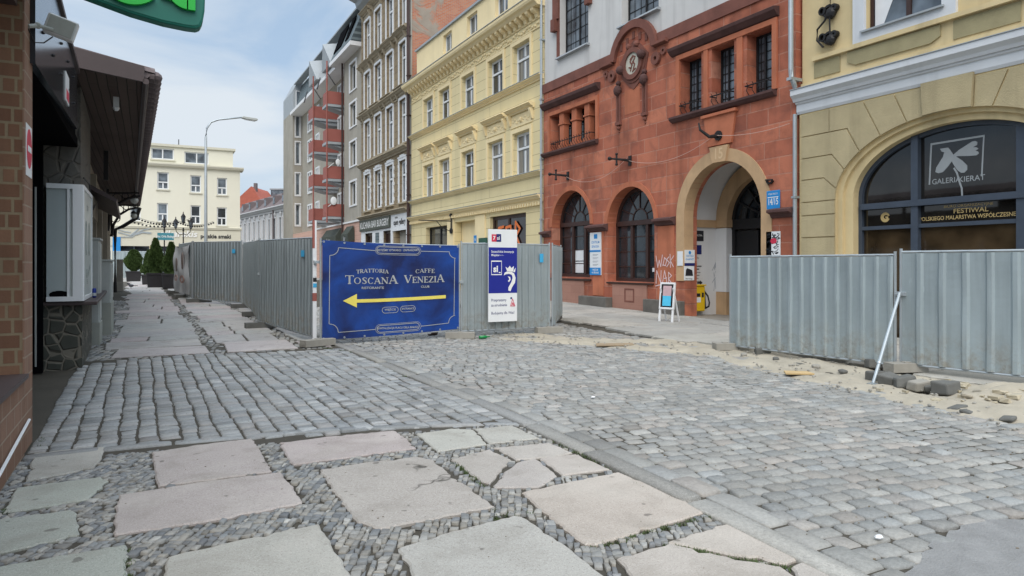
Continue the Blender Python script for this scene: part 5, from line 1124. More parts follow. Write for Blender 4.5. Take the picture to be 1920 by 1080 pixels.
# serif capitals drawn as strokes: (x0,y0,x1,y1,width) on a unit box, y down
T_, t_ = .17, .07
SER = {'T': (.8, [(.4, .04, .4, 1, T_), (.02, .04, .78, .04, t_), (.04, 0, .04, .2, t_), (.76, 0, .76, .2, t_), (.25, .97, .55, .97, t_)]),
       'O': (.95, 'O'), 'S': (.65, [(.55, .08, .55, .25, t_), (.1, .74, .1, .94, t_), (.52, .1, .35, .03, t_), (.35, .03, .16, .1, .1), (.16, .1, .12, .28, T_), (.12, .3, .5, .62, T_), (.5, .62, .5, .85, T_), (.5, .85, .3, .97, .1), (.3, .97, .1, .9, t_)]),
       'C': (.8, 'C'), 'A': (.9, [(.42, .02, .1, .97, t_), (.42, .02, .76, .97, T_), (.2, .66, .66, .66, t_), (0, .97, .24, .97, t_), (.6, .97, .92, .97, t_)]),
       'N': (.95, [(.15, 0, .15, .97, t_), (.15, .03, .78, .97, T_), (.78, 0, .78, .97, t_), (0, .03, .24, .03, t_), (.02, .97, .3, .97, t_), (.64, .03, .92, .03, t_)]),
       'V': (.9, [(.12, .03, .45, .97, T_), (.78, .03, .45, .97, t_), (0, .03, .28, .03, t_), (.62, .03, .92, .03, t_)]),
       'E': (.72, [(.18, 0, .18, 1, T_), (.02, .03, .6, .03, t_), (.2, .48, .5, .48, t_), (.02, .97, .64, .97, t_), (.6, 0, .6, .2, t_), (.64, .78, .64, 1, t_), (.48, .38, .48, .6, t_)]),
       'Z': (.75, [(.08, .04, .65, .04, t_), (.62, .05, .1, .95, T_), (.08, .96, .68, .96, t_), (.08, .04, .08, .2, t_), (.67, .78, .67, .97, t_)]),
       'I': (.42, [(.2, 0, .2, 1, T_), (.04, .03, .36, .03, t_), (.04, .97, .36, .97, t_)]),
       'R': (.85, [(.18, 0, .18, 1, T_), (.02, .03, .45, .03, t_), (.45, .03, .6, .12, .1), (.6, .12, .6, .36, T_), (.6, .36, .45, .5, .1), (.2, .5, .45, .5, t_), (.4, .5, .74, .97, T_), (.02, .97, .32, .97, t_), (.64, .97, .86, .97, t_)]),
       'F': (.68, [(.18, 0, .18, 1, T_), (.02, .03, .6, .03, t_), (.2, .48, .5, .48, t_), (.6, 0, .6, .2, t_), (.02, .97, .34, .97, t_), (.48, .38, .48, .6, t_)])}
def serif(b, txt, x0, x1, ybase, h, big=None, curve=0, slope=0, bold=1.15):
    ws = [SER[ch][0] * (h * (big if big and i in (0, len(txt) - 1) else 1)) for i, ch in enumerate(txt)]; tot = sum(ws); k = (x1 - x0) / tot; x = x0
    for i, ch in enumerate(txt):
        hh = h * (big if big and i in (0, len(txt) - 1) else 1); f = (x + ws[i] * k / 2 - (x0 + x1) / 2) / ((x1 - x0) / 2); yb = ybase + curve * f * f + slope * f; a = SER[ch][1]; W = hh * k
        S = lambda p: (x + p[0] * W, yb - hh + p[1] * hh)
        if isinstance(a, str):
            r0, r1 = (0, 360) if a == 'O' else (38, 322)
            n = 20
            for q in range(n):
                a0, a1 = R(r0 + (r1 - r0) * q / n), R(r0 + (r1 - r0) * (q + 1) / n); fx = .36 if a == 'C' else .42
                o = [(.42 + fx * math.cos(t), .5 + .5 * math.sin(t)) for t in (a0, a1)]; i_ = [(.42 + (fx - .15) * math.cos(t), .5 + .43 * math.sin(t)) for t in (a1, a0)]
                p4 = [S(p) for p in o + i_]; b.add([(p[0], p[1], 0) for p in p4], [(3, 2, 1, 0)])
            if a == 'C': line(b, [S((.7, .02)), S((.7, .26))], t_ * hh)
        else:
            for (xa, ya, xb, yb_, wd) in a: line(b, [S((xa, ya)), S((xb, yb_))], wd * hh * bold)
        x += ws[i] * k
tx = art(); serif(tx, 'TOSCANA', 284, 714, 447, 55, 1.32); tx.cut(); serif(tx, 'VENEZIA', 766, 1118, 444, 52, 1.3); tx.cut(); serif(tx, 'TRATTORIA', 372, 636, 350, 32, None, 12, bold=1.3); tx.cut(); serif(tx, 'CAFFE', 862, 1034, 357, 34, None, 8, bold=1.3)
tx.build('restaurant_name', M['text_silver'], bn)
def bantext(b, s, cx, cy, size, sx=1, bold=.02):
    q = MB(FL); q.text(s, 0, 0, size, 0, bold, sx=sx); b.add([(cx + p[0], cy - p[1], .0) for p in q.v], q.f)
sm = art(); bantext(sm, 'RISTORANTE', 505, 481, 27, 1.15); bantext(sm, 'CLUB', 948, 480, 25, 1.2); bantext(sm, 'WEJŚCIE', 649, 668, 24); bantext(sm, 'ENTRANCE', 799, 664, 22, .95)
bantext(sm, 'JESTEŚMY OTWARCI · ZAPRASZAMY', 717, 162, 25, .86); bantext(sm, 'REWITALIZACJA PLACU ORŁA BIAŁEGO', 718, 825, 24, .84); sm.build('small_print', M['text_silver'], bn)
ey = MB(BF)
for i in range(8):
    for f in (.985, .015): p = bpt(i / 7 * .98 + .01, f, .004); ey.cut().ring(p[0], p[1], .008, .02, p[2], p[2] + .004, n=10)
ey.build('eyelet', M['galv'], bn)
# striped post and road-side pole behind the banner
sp = thing('marker_post', (2.96, 14.08, 0), 'white post with red band and stickers standing between the dark panel and the banner', 'post')
sp.location = (2.93, 13.92, 0); ps_ = Fr((2.93, 13.92, 0))
MB(ps_).box(-.035, .035, 0, 2.45, -.03, .03).build('shaft', M['white_paint'], sp); MB(ps_).box(-.037, .037, .86, 1.02, -.032, .032).build('red_band', M['balcony'], sp); MB(ps_).box(-.037, .0, 1.9, 2.45, -.032, .032).build('red_strip', M['balcony'], sp)
for v, m in ((1.34, 'white_plastic'), (1.24, 'black'), (1.13, 'cyan')): MB(ps_).box(-.034, .034, v, v + .08, .031, .035).build('sticker', M[m], sp)
clampj(2.97, 13.86, 1.63, (1, 0), 'steel clamp joining the banner frame to the striped post'); clampj(6.0, 13.8, 1.2, (1, 0), 'steel clamp between the blue banner and the next panel')
clampj(2.46, 18.02, 1.35, (.1, 1), 'steel clamp on the post where two dark panels meet'); clampj(9.74, 6.3, 1.15, (.2, -1), 'steel clamp holding the diagonal brace between the pale panels')
# information board on the fence
ibx = thing('information_board', (6.9, 13.7, 0), 'tall white and navy information board with a crowned griffin head, fixed to the fence', 'sign board')
IF = Fr((6.62, 13.74, 0), (.93, .02, 0)); bwid = .72
def ih(v): return v
IF = Fr((6.62, 13.70, 0), (.93, .02, 0)); b = MB(IF); b.box(0, bwid, .32, 2.36, 0, .03).build('panel', M['white_plastic'], ibx); MB(IF).box(.002, bwid - .002, .95, 1.96, .0305, .033).build('navy_field', M['navy_board'], ibx)
def I_(x, y): # crop px (353..645 , 55..840) -> board
    fx = (x - 353) / 292; yt = 48 + 22 * fx; yb = 843 - 13 * fx; return (fx * bwid, .32 + (yb - y) / (yb - yt) * 2.04)
def Ibox(b, x0, x1, y0, y1, w0, w1): a = I_(x0, y1); c = I_(x1, y0); b.box(a[0], c[0], a[1], c[1], w0, w1)
b = MB(IF); Ibox(b, 385, 432, 98, 157, .03, .034); b.build('red_logo_field', M['text_red'], ibx); b = MB(IF); Ibox(b, 432, 480, 98, 160, .03, .034); b.build('navy_logo_field', M['text_navy'], ibx)
w = MB(IF)
def IT(b, s, x, y, size, w_, bold=.01, sx=1, al='LEFT'): p = I_(x, y); b.text(s, p[0], p[1], size, w_, bold, al, sx)
IT(w, 'si', 438, 130, .12, .035, .02); IT(w, '7', 397, 128, .12, .035, .03); IT(w, 'Szczecińskie Inwestycje', 380, 242, .068, .034, .012, .88); IT(w, 'Miejskie', 380, 272, .068, .034, .012, .88); IT(w, 'Sp. z o.o.', 462, 275, .03, .034, .004)
IT(w, 'si', 400, 392, .2, .034, .035, 1.0); Ibox(w, 380, 486, 322, 328, .033, .035); Ibox(w, 380, 486, 436, 442, .033, .035); Ibox(w, 380, 384, 328, 436, .033, .035); Ibox(w, 482, 486, 328, 436, .033, .035); Ibox(w, 456, 474, 418, 426, .033, .035)
def ipoly(b, pts): b.prism([I_(*p) for p in pts], .033, .036)
ipoly(w, [(508, 448), (515, 425), (540, 415), (585, 418), (612, 432), (628, 470), (622, 510), (590, 550), (575, 582), (553, 575), (555, 548), (585, 505), (597, 470), (590, 445), (560, 435), (525, 438)])
ipoly(w, [(545, 455), (572, 462), (577, 485), (560, 505), (548, 495), (562, 485), (560, 470)]); ipoly(w, [(540, 412), (524, 374), (548, 390), (568, 368), (585, 388), (610, 372), (604, 418)]); ipoly(w, [(604, 418), (628, 385), (622, 425)])
w.build('lettering', M['text_white'], ibx)
w = MB(IF); IT(w, 'Przepraszamy', 380, 657, .085, .032, .008, .8); IT(w, 'za utrudnienia', 380, 700, .085, .032, .008, .82); IT(w, 'Budujemy dla Was!', 380, 768, .085, .032, .004, .88); w.build('dark_lettering', M['text_navy'], ibx)
w = MB(IF); a, b_, c_ = I_(575, 706), I_(622, 706), I_(598, 645); w.stroke([a, b_, c_, a], .012, .031, .034); w.stroke([I_(590, 700), I_(600, 678), I_(610, 700)], .02, .031, .034); w.build('warning_triangle', M['text_red'], ibx)
w = MB(IF); Ibox(w, 575, 592, 632, 648, .031, .034); w.build('small_mark', M['text_navy'], ibx)
# diagonal brace of the pale panels
b = MB(); p0 = (gp(1637, 722)); b.tube([(p0[0], p0[1], .02), (9.70, 6.30, 1.16)], .022, 8, raw=True); b.tube([(p0[0] * .8 + 9.7 * .2 + .0, p0[1] * .8 + 6.3 * .2, .25), (p0[0] * .79 + 9.7 * .21, p0[1] * .79 + 6.3 * .21, .27)], .03, 8, raw=True); b.box(p0[0] - .06, p0[0] + .06, p0[1] - .05, p0[1] + .05, .012, .025)
tag(b.build('brace_pole', M['galv']), 'silver diagonal brace pole propping the pale fence panels', 'brace pole')
# rubble setts and stones by the trench
sr = random.Random(4)
def stone(x, y, z, sx, sy, sz, rz, label, m='concrete_dark'):
    b = MB(); pts = []
    for (i, j, k) in [(-1, -1, -1), (1, -1, -1), (1, 1, -1), (-1, 1, -1), (-1, -1, 1), (1, -1, 1), (1, 1, 1), (-1, 1, 1)]:
        pts.append((i * sx / 2 * sr.uniform(.8, 1.1), j * sy / 2 * sr.uniform(.8, 1.1), (k + 1) * sz / 2 * sr.uniform(.8, 1.05)))
    b.add(pts, [(0, 3, 2, 1), (4, 5, 6, 7), (0, 1, 5, 4), (1, 2, 6, 5), (2, 3, 7, 6), (3, 0, 4, 7)])
    o = b.build('loose_sett', M[m], bevel=.022); o.location = (x, y, z); o.rotation_euler = (sr.uniform(-.15, .15), sr.uniform(-.15, .15), rz); return tag(o, label, 'stone', 'loose setts by the trench')
for (px, py, s_, lb) in ((1638, 692, .22, 'dark block of stone under the pale fence left of the brace foot'), (1645, 716, .24, 'loose sett touching the foot of the brace pole'), (1668, 723, .24, 'loose sett just right of the brace pole'), (1696, 728, .26, 'third loose sett right of the brace, the row facing the road'),
                          (1722, 733, .22, 'squarish loose sett in the middle of the row on sand'), (1745, 735, .15, 'small dark loose sett near the right end of the row'), (1775, 742, .27, 'largest bluish sett at the right end of the row'), (1430, 664, .26, 'brownish block on the sand beside the left end of the pale fence'), (1394, 658, .2, 'light block beside the left fence post')):
    x, y = gp(px, py); stone(x, y, .012, s_, s_ * .85, s_ * .62, sr.uniform(-.8, 0), lb, 'concrete' if 'light' in lb or 'squar' in lb else 'concrete_dark')
for (px, py, s_, lb) in ((1795, 768, .2, 'flat dark stone at the edge of the setts below the sand heap'), (1815, 775, .18, 'flat dark stone right of the other flat one by the setts'), (1890, 788, .18, 'dark flat stone near the right edge of the picture'), (1500, 684, .14, 'small dark chip lying in the sand strip')):
    x, y = gp(px, py); stone(x, y, -.005, s_, s_ * .7, s_ * .25, sr.uniform(-.8, .3), lb)
x, y = gp(1492, 704); b = MB(); b.prism([(-.22, -.1), (.2, -.14), (.24, .08), (-.1, .14)], 0, .02); o = b.build('board_scrap', plain('pale_wood_scrap', (.50, .36, .18), .8, .15, 5, .3)); o.location = (x, y, .03); o.rotation_euler = (0, .03, -.3); tag(o, 'thin pale wooden board lying in the sand', 'board')
x, y = gp(1150, 648); b = MB(); b.prism([(-.4, -.16), (.35, -.2), (.45, .12), (-.3, .18)], 0, .02); o = b.build('board_scrap', plain('weathered_board', (.30, .23, .15), .8, .15, 5, .3)); o.location = (x, y, .012); o.rotation_euler = (0, 0, -.3); tag(o, 'worn brown sheet lying on the setts in front of the fence end', 'board')
# ---- gravel in the sand
gv = MB(); gr = random.Random(9)
for _ in range(420):
    t = gr.random(); a = along(ia, t); b_ = along(oa, t); f = gr.random(); x = a[0] + (b_[0] - a[0]) * f; y = a[1] + (b_[1] - a[1]) * f; s = gr.uniform(.012, .035); gv.sphere((x, y, .025 * min(1, min(f, 1 - f) * 6)), s, 5, (1, .8, .6))
o = gv.build('gravel', M['concrete']); o['kind'] = 'stuff'; tag(o, 'pebbles and crumbs scattered in the sand strip', 'gravel')
# litter
def bottle(x, y, rz, m, label):
    b = MB(Fr((0, 0, 0), (0, 1, 0), (0, 0, 1))); prof = [(-.12, .034), (.04, .034), (.08, .014), (.14, .013)]
    b = MB(); b.tube([(u, 0, .034) for u, r_ in prof], [r_ for u, r_ in prof], 12); o = b.build('bottle', m, smooth=True); o.location = (x, y, gz(y) + .012); o.rotation_euler = (0, 0, rz); return tag(o, label, 'bottle')
x, y = gp(908, 636); bottle(x, y, .1, plain('green_glass', (.01, .22, .06), .15, .1, 2, 0), 'green glass bottle lying on the setts below the information board')
x, y = gp(812, 629); b = MB(); b.box(-.14, .1, -.03, .03, 0, .03).box(-.02, .16, .0, .05, .02, .05); o = b.build('debris', M['dark_wood'], bevel=.005); o.location = (x, y, gz(y) + .01); o.rotation_euler = (0, 0, .4); tag(o, 'dark scrap of debris under the blue banner', 'debris')
for (px, py, lb) in ((1648, 1012, 'crumpled white paper scrap on the setts near the asphalt patch'), (1112, 747, 'small white paper scrap in the middle of the road')):
    x, y = gp(px, py); b = MB(); b.sphere((0, 0, .012), .026, 6, (1.2, .8, .5)); o = b.build('paper_scrap', M['white_paint']); o.location = (x, y, .004); tag(o, lb, 'litter')
# ================================================================ THINGS ON AND BY THE RED BUILDING
def wallthing(name, u, v, label, cat, w=0, group=None): return thing(name, FR.P(u, v, w), label, cat, group)
# vertical white and blue sign on the pier
a = wallthing('wall_sign', -20.28, 2.0, 'tall white and blue plaque on the pier between the two arched windows', 'sign')
MB(FR).box(-20.62, -19.95, 1.22, 2.72, .056, .09).build('panel', M['white_plastic'], a)
MB(FR).box(-20.62, -19.95, 1.22, 1.48, .0905, .094).cut().box(-20.62, -19.95, 2.03, 2.1, .0905, .094).cut().box(-20.36, -20.16, 2.5, 2.66, .0905, .094).build('blue_field', M['text_blue'], a)
b = MB(FR); b.text('CENTRUM', -20.28, 2.37, .12, .091, .012, sx=.9); b.text('SENIORA', -20.28, 2.22, .12, .091, .012, sx=.95); b.build('lettering', M['text_blue'], a)
b = MB(FR)
for i in range(4): b.box(-20.44, -20.1, 1.93 - i * .115, 1.95 - i * .115, .0905, .092).box(-20.44, -20.18, 1.895 - i * .115, 1.91 - i * .115, .0905, .092)
b.build('print_lines', M['text_grey'], a)
b = MB(FR); b.text('WEJŚCIE', -20.28, 1.4, .09, .0945, .01); b.text('W BRAMIE', -20.28, 1.3, .09, .0945, .01); b.build('white_lettering', M['text_white'], a)
# two posters in the left arched window
b = MB(FR)
for v in (1.28, 1.74): b.box(-22.3, -21.75, v, v + .42, -.395, -.39)
o = b.build('window_posters', M['white_plastic']); tag(o, 'two white paper notices stuck in the left arched window', 'posters')
b = MB(FR).box(-17.75, -17.45, 1.35, 1.48, -.395, -.39); tag(b.build('window_sticker', M['white_plastic']), 'small white label low in the second arched window', 'sticker')
# blue house number plate
a = wallthing('number_plate', -12.45, 3.2, 'blue enamel street number plate 14/15 right of the archway', 'sign')
MB(FR).box(-12.66, -12.24, 2.99, 3.46, .045, .07).build('plate', M['text_blue'], a, bevel=.02)
b = MB(FR); b.text('14/15', -12.45, 3.17, .24, .0715, .012, sx=.62); b.box(-12.62, -12.28, 3.28, 3.3, .071, .073); b.text('STARE MIASTO', -12.45, 3.37, .06, .0715, .004, sx=.75); b.build('lettering', M['text_white'], a)
# sticker-covered plaque
a = wallthing('plaque', -12.45, 2.1, 'plaque plastered with small torn stickers under the blue number plate', 'plaque'); MB(FR).box(-12.68, -12.24, 1.82, 2.42, .035, .06).build('plate', M['white_plastic'], a)
b = MB(FR); rr = random.Random(8)
for _ in range(46):
    u, v = rr.uniform(-12.66, -12.3), rr.uniform(1.84, 2.36); b.stroke([(u, v), (u + rr.uniform(-.06, .08), v + rr.uniform(-.02, .03)), (u + rr.uniform(-.04, .09), v + rr.uniform(-.02, .05))], rr.uniform(.012, .03), .0605, .0625)
b.build('sticker_marks', M['text_black'], a); MB(FR).disc(-12.44, 2.18, .1, .07, .0605, .064).build('centre_sticker', M['text_red'], a)
# notices on the ochre jamb
JX = Fr((0, 15.75, 0), (1, 0, 0))       # left jamb, facing the camera
a = thing('notice', (X0 + .2, 15.74, 2.0), 'white and blue office notice on the ochre jamb of the archway', 'sign')
MB(FR).box(-16.02, -15.79, 1.55, 1.98, .062, .08).build('panel', M['white_plastic'], a); MB(JX).box(14.06, 14.44, 1.63, 2.02, .002, .02).build('plate', M['white_plastic'], a); b = MB(JX); b.text('OSTEO', 14.25, 1.84, .09, .0215, .01); b.text('GABINET', 14.25, 1.74, .08, .0215, .01); b.disc(14.25, 1.94, .05, .05, .02, .0225, 12); b.build('lettering', M['text_blue'], a)
MB(JX).box(14.06, 14.44, 1.55, 1.63, .002, .022).build('blue_strip', M['text_navy'], a)
a = thing('notice', (X0 + .2, 15.74, 1.3), 'white photo notice directly below the blue one on the archway jamb', 'sign')
MB(JX).box(14.04, 14.42, 1.12, 1.54, .002, .018).build('plate', M['white_plastic'], a); MB(JX).prism([(14.08, 1.25), (14.38, 1.25), (14.34, 1.42), (14.14, 1.48), (14.1, 1.42)], .018, .0205).build('photo', M['text_black'], a); b = MB(JX); b.text('Neurologia', 14.22, 1.17, .07, .0195, .006, sx=.85); b.build('lettering', M['text_black'], a)
# information print and graffiti on the white passage wall (faces the camera side of the arch)
WX = Fr((0, GT[0] * -1 + 1.75, 0), (1, 0, 0)); k = 14.58
a = thing('directory_print', (k + .3, 16.04, 2), 'black directory header with printed lines on the white passage wall', 'sign')
MB(WX).box(k + .0, k + .5, 2.3, 2.62, .002, .012).build('header', M['text_black'], a); b = MB(WX); b.ring(k + .1, 2.46, .03, .06, .012, .014, n=12); b.text('PIOTRA', k + .32, 2.47, .08, .0135, .008, sx=.9); b.build('header_lettering', M['text_white'], a)
MB(WX).box(k + .2, k + .42, 1.9, 2.18, .002, .008).build('picture_square', M['text_navy'], a); b = MB(WX)
b.ring(k + .07, 2.13, .05, .08, .002, .006, n=12); b.ring(k + .07, 1.97, .04, .07, .002, .006, 20, 300, 12); b.text('OSTEOPATIA', k + .15, 1.78, .07, .003, .01, sx=.8)
for i, (wd, h_) in enumerate(((.42, .03), (.32, .03), (.38, .015), (.34, .015), (.3, .015), (.36, .01))): b.box(k, k + wd, 1.52 - i * .09, 1.52 - i * .09 + h_, .002, .005)
b.prism([(k + .25, 1.0), (k + .36, 1.0), (k + .36, .95), (k + .46, 1.03), (k + .36, 1.11), (k + .36, 1.06), (k + .25, 1.06)], .002, .006); b.build('printed_lines', M['text_black'], a)
g_ = MB(WX); s = .055
g_.stroke([(k + .04, .78), (k + .05, .35), (k + .18, .35)], s, .002, .004); g_.stroke([(k + .38, .72), (k + .28, .78), (k + .22, .7), (k + .38, .5), (k + .42, .36), (k + .3, .3), (k + .24, .34)], s, .002, .004); g_.stroke([(k + .54, .76), (k + .58, .25), (k + .72, .3), (k + .74, .42), (k + .68, .62), (k + .54, .76)], s, .002, .004)
tag(g_.build('graffiti', M['text_black']), 'black LSD graffiti on the white passage wall above the yellow box', 'graffiti')
g_ = MB(WX); rr = random.Random(2)
for ux, vv in ((k + .95, 1.55), (k + .95, 1.2), (k + .97, .95), (k + 1.05, 1.4)):
    pts = [(ux + rr.uniform(-.1, .1), vv + rr.uniform(-.18, .18)) for _ in range(7)]; g_.stroke(pts, .018, .002, .003)
tag(g_.build('graffiti', M['text_grey']), 'thin grey scribbled tags on the white passage wall near the inner pier', 'graffiti')
# white tag on the red pier
g_ = MB(FR)
for pts in ([(-17.0, 1.85), (-16.92, 1.5), (-16.85, 1.72), (-16.78, 1.52), (-16.7, 1.88)], [(-16.68, 1.55), (-16.6, 1.8), (-16.5, 1.72), (-16.56, 1.55), (-16.68, 1.58)], [(-16.4, 1.82), (-16.5, 1.74), (-16.38, 1.64), (-16.5, 1.52)], [(-16.35, 1.9), (-16.33, 1.5)], [(-16.33, 1.7), (-16.18, 1.85)], [(-16.33, 1.7), (-16.2, 1.52)],
            [(-17.0, 1.0), (-16.97, 1.4), (-16.78, 1.02), (-16.76, 1.4)], [(-16.7, 1.0), (-16.6, 1.4), (-16.48, 1.0)], [(-16.66, 1.15), (-16.5, 1.18)], [(-16.42, .98), (-16.42, 1.35), (-16.28, 1.25), (-16.42, 1.15), (-16.25, 1.0)], [(-17.02, .92), (-16.7, .98), (-16.3, .86)]):
    g_.stroke([(p[0] - .02, p[1]) for p in pts], .028, .056, .058)
tag(g_.build('graffiti', plain('pink_white_spray', (.68, .52, .52), .8, .05)), 'white spray tag on the red pier left of the archway', 'graffiti')
# yellow box
a = thing('yellow_wall_box', (14.8, 15.9, .5), 'yellow metal letter box on the left wall inside the archway', 'letter box')
YF = Fr((0, 15.9, 0), (1, 0, 0)); b = MB(YF); b.box(14.5, 14.92, .18, .94, -.13, .10); b.build('body', M['yellow_box'], a, bevel=.03); MB(YF).box(14.48, 14.94, .942, .985, -.14, .13).build('lid', M['yellow_box'], a, bevel=.01)
MB(YF).box(14.58, 14.72, .62, .72, .101, .105).cut().box(14.78, 14.86, .6, .74, .101, .105).build('slot', M['text_black'], a); MB(YF).box(14.58, 14.74, .45, .6, .101, .104).build('label', M['white_plastic'], a)
# A-frame board
x, y = 12.25, 14.45; AF_ = Fr((x, y, .05), (.35, -1, 0), (0, 0, 1)); d1 = AF_.W * .12
a = thing('pavement_sign', (x, y, .05), 'white framed A-board with blue and pink poster, leaning by the archway pier', 'pavement sign')
TF = Fr((x, y, .05), (.28, -1, 0), (-.05 + .0, 0.0, 1)); TF = Fr(TF.O, TF.U, (TF.V - TF.W * .18)); 
MB(TF).box(-.2, .2, .36, 1.02, -.02, .02).build('panel', M['black'], a); b = MB(TF); b.box(-.23, -.19, .34, 1.06, -.03, .035).box(.19, .23, .34, 1.06, -.03, .035).box(-.19, .19, .34, .39, -.03, .035).box(-.19, .19, 1.01, 1.06, -.03, .035); b.build('frame', M['white_paint'], a, bevel=.008)
MB(TF).box(-.13, .13, .70, .97, .0205, .024).build('pink_poster', plain('pink_poster', (.55, .38, .40), .6, .2, 6, 0), a); MB(TF).box(-.13, .13, .43, .7, .0205, .024).build('blue_poster', plain('blue_poster', (.08, .5, .75), .6, .15, 6, 0), a)
for u in (-.2, .2): MB(TF).box(u - .025, u + .025, -.02, .34, -.02, .02).build('leg', M['white_paint'], a)
b = MB(TF)
BFm = Fr(TF.O - TF.W * .35, TF.U, Vector((0, 0, 1)) + TF.W * .33)
for u in (-.2, .2): MB(BFm).box(u - .02, u + .02, 0, 1.0, -.012, .012).build('rear_leg', M['white_paint'], a)
# iron brackets and wires
def hook(u, v, label, s=1):
    b = MB(FR); b.box(u - .07, u + .07, v - .16, v + .16, .03, .07); b.tube([(u, v, .05), (u - .05, v + .02, .35), (u - .2, v + .05, .7)], [.05, .04, .03], 7); b.sphere((u - .2, v + .05, .72), .07, 7); b.tube([(u - .12, v - .12, .5), (u - .12, v + .2, .5)], .03, 6); b.sphere((u - .12, v + .2, .5), .05, 6); b.sphere((u - .12, v - .14, .5), .05, 6)
    return tag(b.build('iron_bracket', M['iron']), label, 'bracket', 'iron brackets on the red facade')
hook(-22.15, 4.93, 'black iron bracket above the left arched window'); hook(-18.35, 5.0, 'black iron bracket above the second arched window')
b = MB(FR); b.tube([(-14.3, 5.15, .1), (-14.35, 5.1, .4), (-14.5, 5.3, .6), (-14.55, 5.5, .6)], [.06, .05, .035, .02], 7); b.ring(-14.3, 5.15, .06, .14, .08, .14, n=12); tag(b.build('iron_hook', M['iron']), 'black curved iron hook above the archway number', 'hook')
b = MB(FR)
def cat(p, q, sag, n=14): return [(p[0] + (q[0] - p[0]) * i / n, p[1] + (q[1] - p[1]) * i / n - sag * 4 * (i / n) * (1 - i / n), p[2] + (q[2] - p[2]) * i / n) for i in range(n + 1)]
b.tube(cat((-22.15, 4.9, .12), (-18.4, 5.1, .12), .45), .007, 5); b.tube(cat((-18.35, 5.0, .12), (-14.4, 5.2, .12), .35), .007, 5); b.tube(cat((-14.3, 5.15, .2), (-11.9, 5.05, .12), .1), .007, 5)
tag(b.build('cable', plain('pale_cable', (.55, .38, .32), .7, .1)), 'thin pale cable slung between the iron brackets of the red facade', 'cable')
b = MB(FR); b.ring(-12.55, 3.75, .08, .12, .04, .1, 200, 340, 10); b.tube([(-12.7, 3.75, .05), (-12.4, 3.72, .15)], .025, 6); tag(b.build('iron_hook', M['iron']), 'rusty iron hook above the blue number plate', 'hook')
# lantern bracket + small signs on the yellow tenement
b = MB(FR); b.tube([(-33.3, 3.2, .12), (-33.3, 4.1, .12)], .04, 6); b.tube([(-33.3, 3.85, .12), (-33.6, 3.87, 1.8)], .03, 6); b.sphere((-33.3, 4.15, .14), .09, 8); b.ring(-33.3, 3.35, .08, .15, .1, .16, n=12); b.tube([(-33.3, 3.3, .12), (-33.35, 3.5, .6), (-33.4, 3.85, .9)], .02, 6)
tag(b.build('sign_bracket', M['iron']), 'ornate iron sign bracket beside the dark shop window of the yellow tenement', 'bracket')
b = MB(FR); b.box(-29.15, -28.97, 1.6, 3.0, .062, .09); 
a = wallthing('notice_board', -29.6, 2.6, 'dark green notice board left of the orange lettered window', 'notice board'); MB(FR).box(-30.0, -29.1, 1.4, 2.85, .062, .1).build('panel', plain('dark_green_panel', (.01, .08, .05), .5, .1), a)
b = MB(FR)
for i in range(7): b.box(-29.85, -29.25, 2.6 - i * .17, 2.63 - i * .17, .1, .103)
b.build('print_lines', M['text_grey'], a)
a = wallthing('number_plate', -30.45, 2.8, 'small blue and white number plate at the entry of the yellow tenement', 'sign'); MB(FR).box(-30.58, -30.3, 2.55, 3.0, .062, .085).build('plate', M['text_blue'], a); MB(FR).text('16', -30.44, 2.8, .2, .086, .01).build('lettering', M['text_white'], a)
b = MB(FR); b.sphere((-32.6, 3.15, -1.2), .2, 10, (1, 1.2, .7)); tag(b.build('wall_lamp', M['white_plastic']), 'white round wall lamp in the entry of the yellow tenement', 'lamp')
tp = MB(FR); tp.tube([(-23.65, -.1, .16), (-23.65, .75, .16), (-23.6, .85, .1)], .06, 8); tag(tp.build('standpipe', M['galv']), 'short bent grey pipe at the foot of the red wall behind the fence end', 'pipe')

# rubble heap at the right end of the sand
rb = MB(); rr = random.Random(21)
for _ in range(90):
    t = rr.random(); x = 8.9 + rr.gauss(0, .35); y = 4.2 + rr.gauss(0, .6); s = rr.uniform(.015, .06); b8 = []
    for (i, j, k) in [(-1, -1, -1), (1, -1, -1), (1, 1, -1), (-1, 1, -1), (-1, -1, 1), (1, -1, 1), (1, 1, 1), (-1, 1, 1)]: b8.append((x + i * s * rr.uniform(.5, 1.2), y + j * s * rr.uniform(.5, 1.2), .03 + .11 * math.exp(-((x - 9) ** 2 / .2 + (y - 4.4) ** 2 / .35)) + k * s * rr.uniform(.2, .6)))
    rb.add(b8, [(0, 3, 2, 1), (4, 5, 6, 7), (0, 1, 5, 4), (1, 2, 6, 5), (2, 3, 7, 6), (3, 0, 4, 7)])
o = rb.build('rubble', plain('pale_rubble', (.42, .37, .27), .95, .25, 4, .6)); o['kind'] = 'stuff'; tag(o, 'pale broken rubble heaped in the sand at the right edge', 'rubble')
for (px, py, s_, lb) in ((1845, 745, .15, 'pale broken slab chunk on the sand heap near the right edge'), (1812, 752, .12, 'small pale chunk left of the bigger one on the sand heap'), (1888, 752, .13, 'rightmost pale chunk on the sand heap')):
    x, y = gp(px, py); stone(x, y, .05, s_ * 1.3, s_, s_ * .35, sr.uniform(-.8, .8), lb, 'sand')
# long joints of bare edging blocks along the trench
for i, (px, py) in enumerate(((1395, 668), (1455, 676), (1530, 690), (1580, 700))):
    x, y = gp(px, py); stone(x, y, .0, .13, .1, .06, sr.uniform(-1, 1), ('first', 'second', 'third', 'fourth')[i] + ' small broken stone from the left in the sand under the pale fence', 'concrete_dark' if i % 2 else 'concrete')
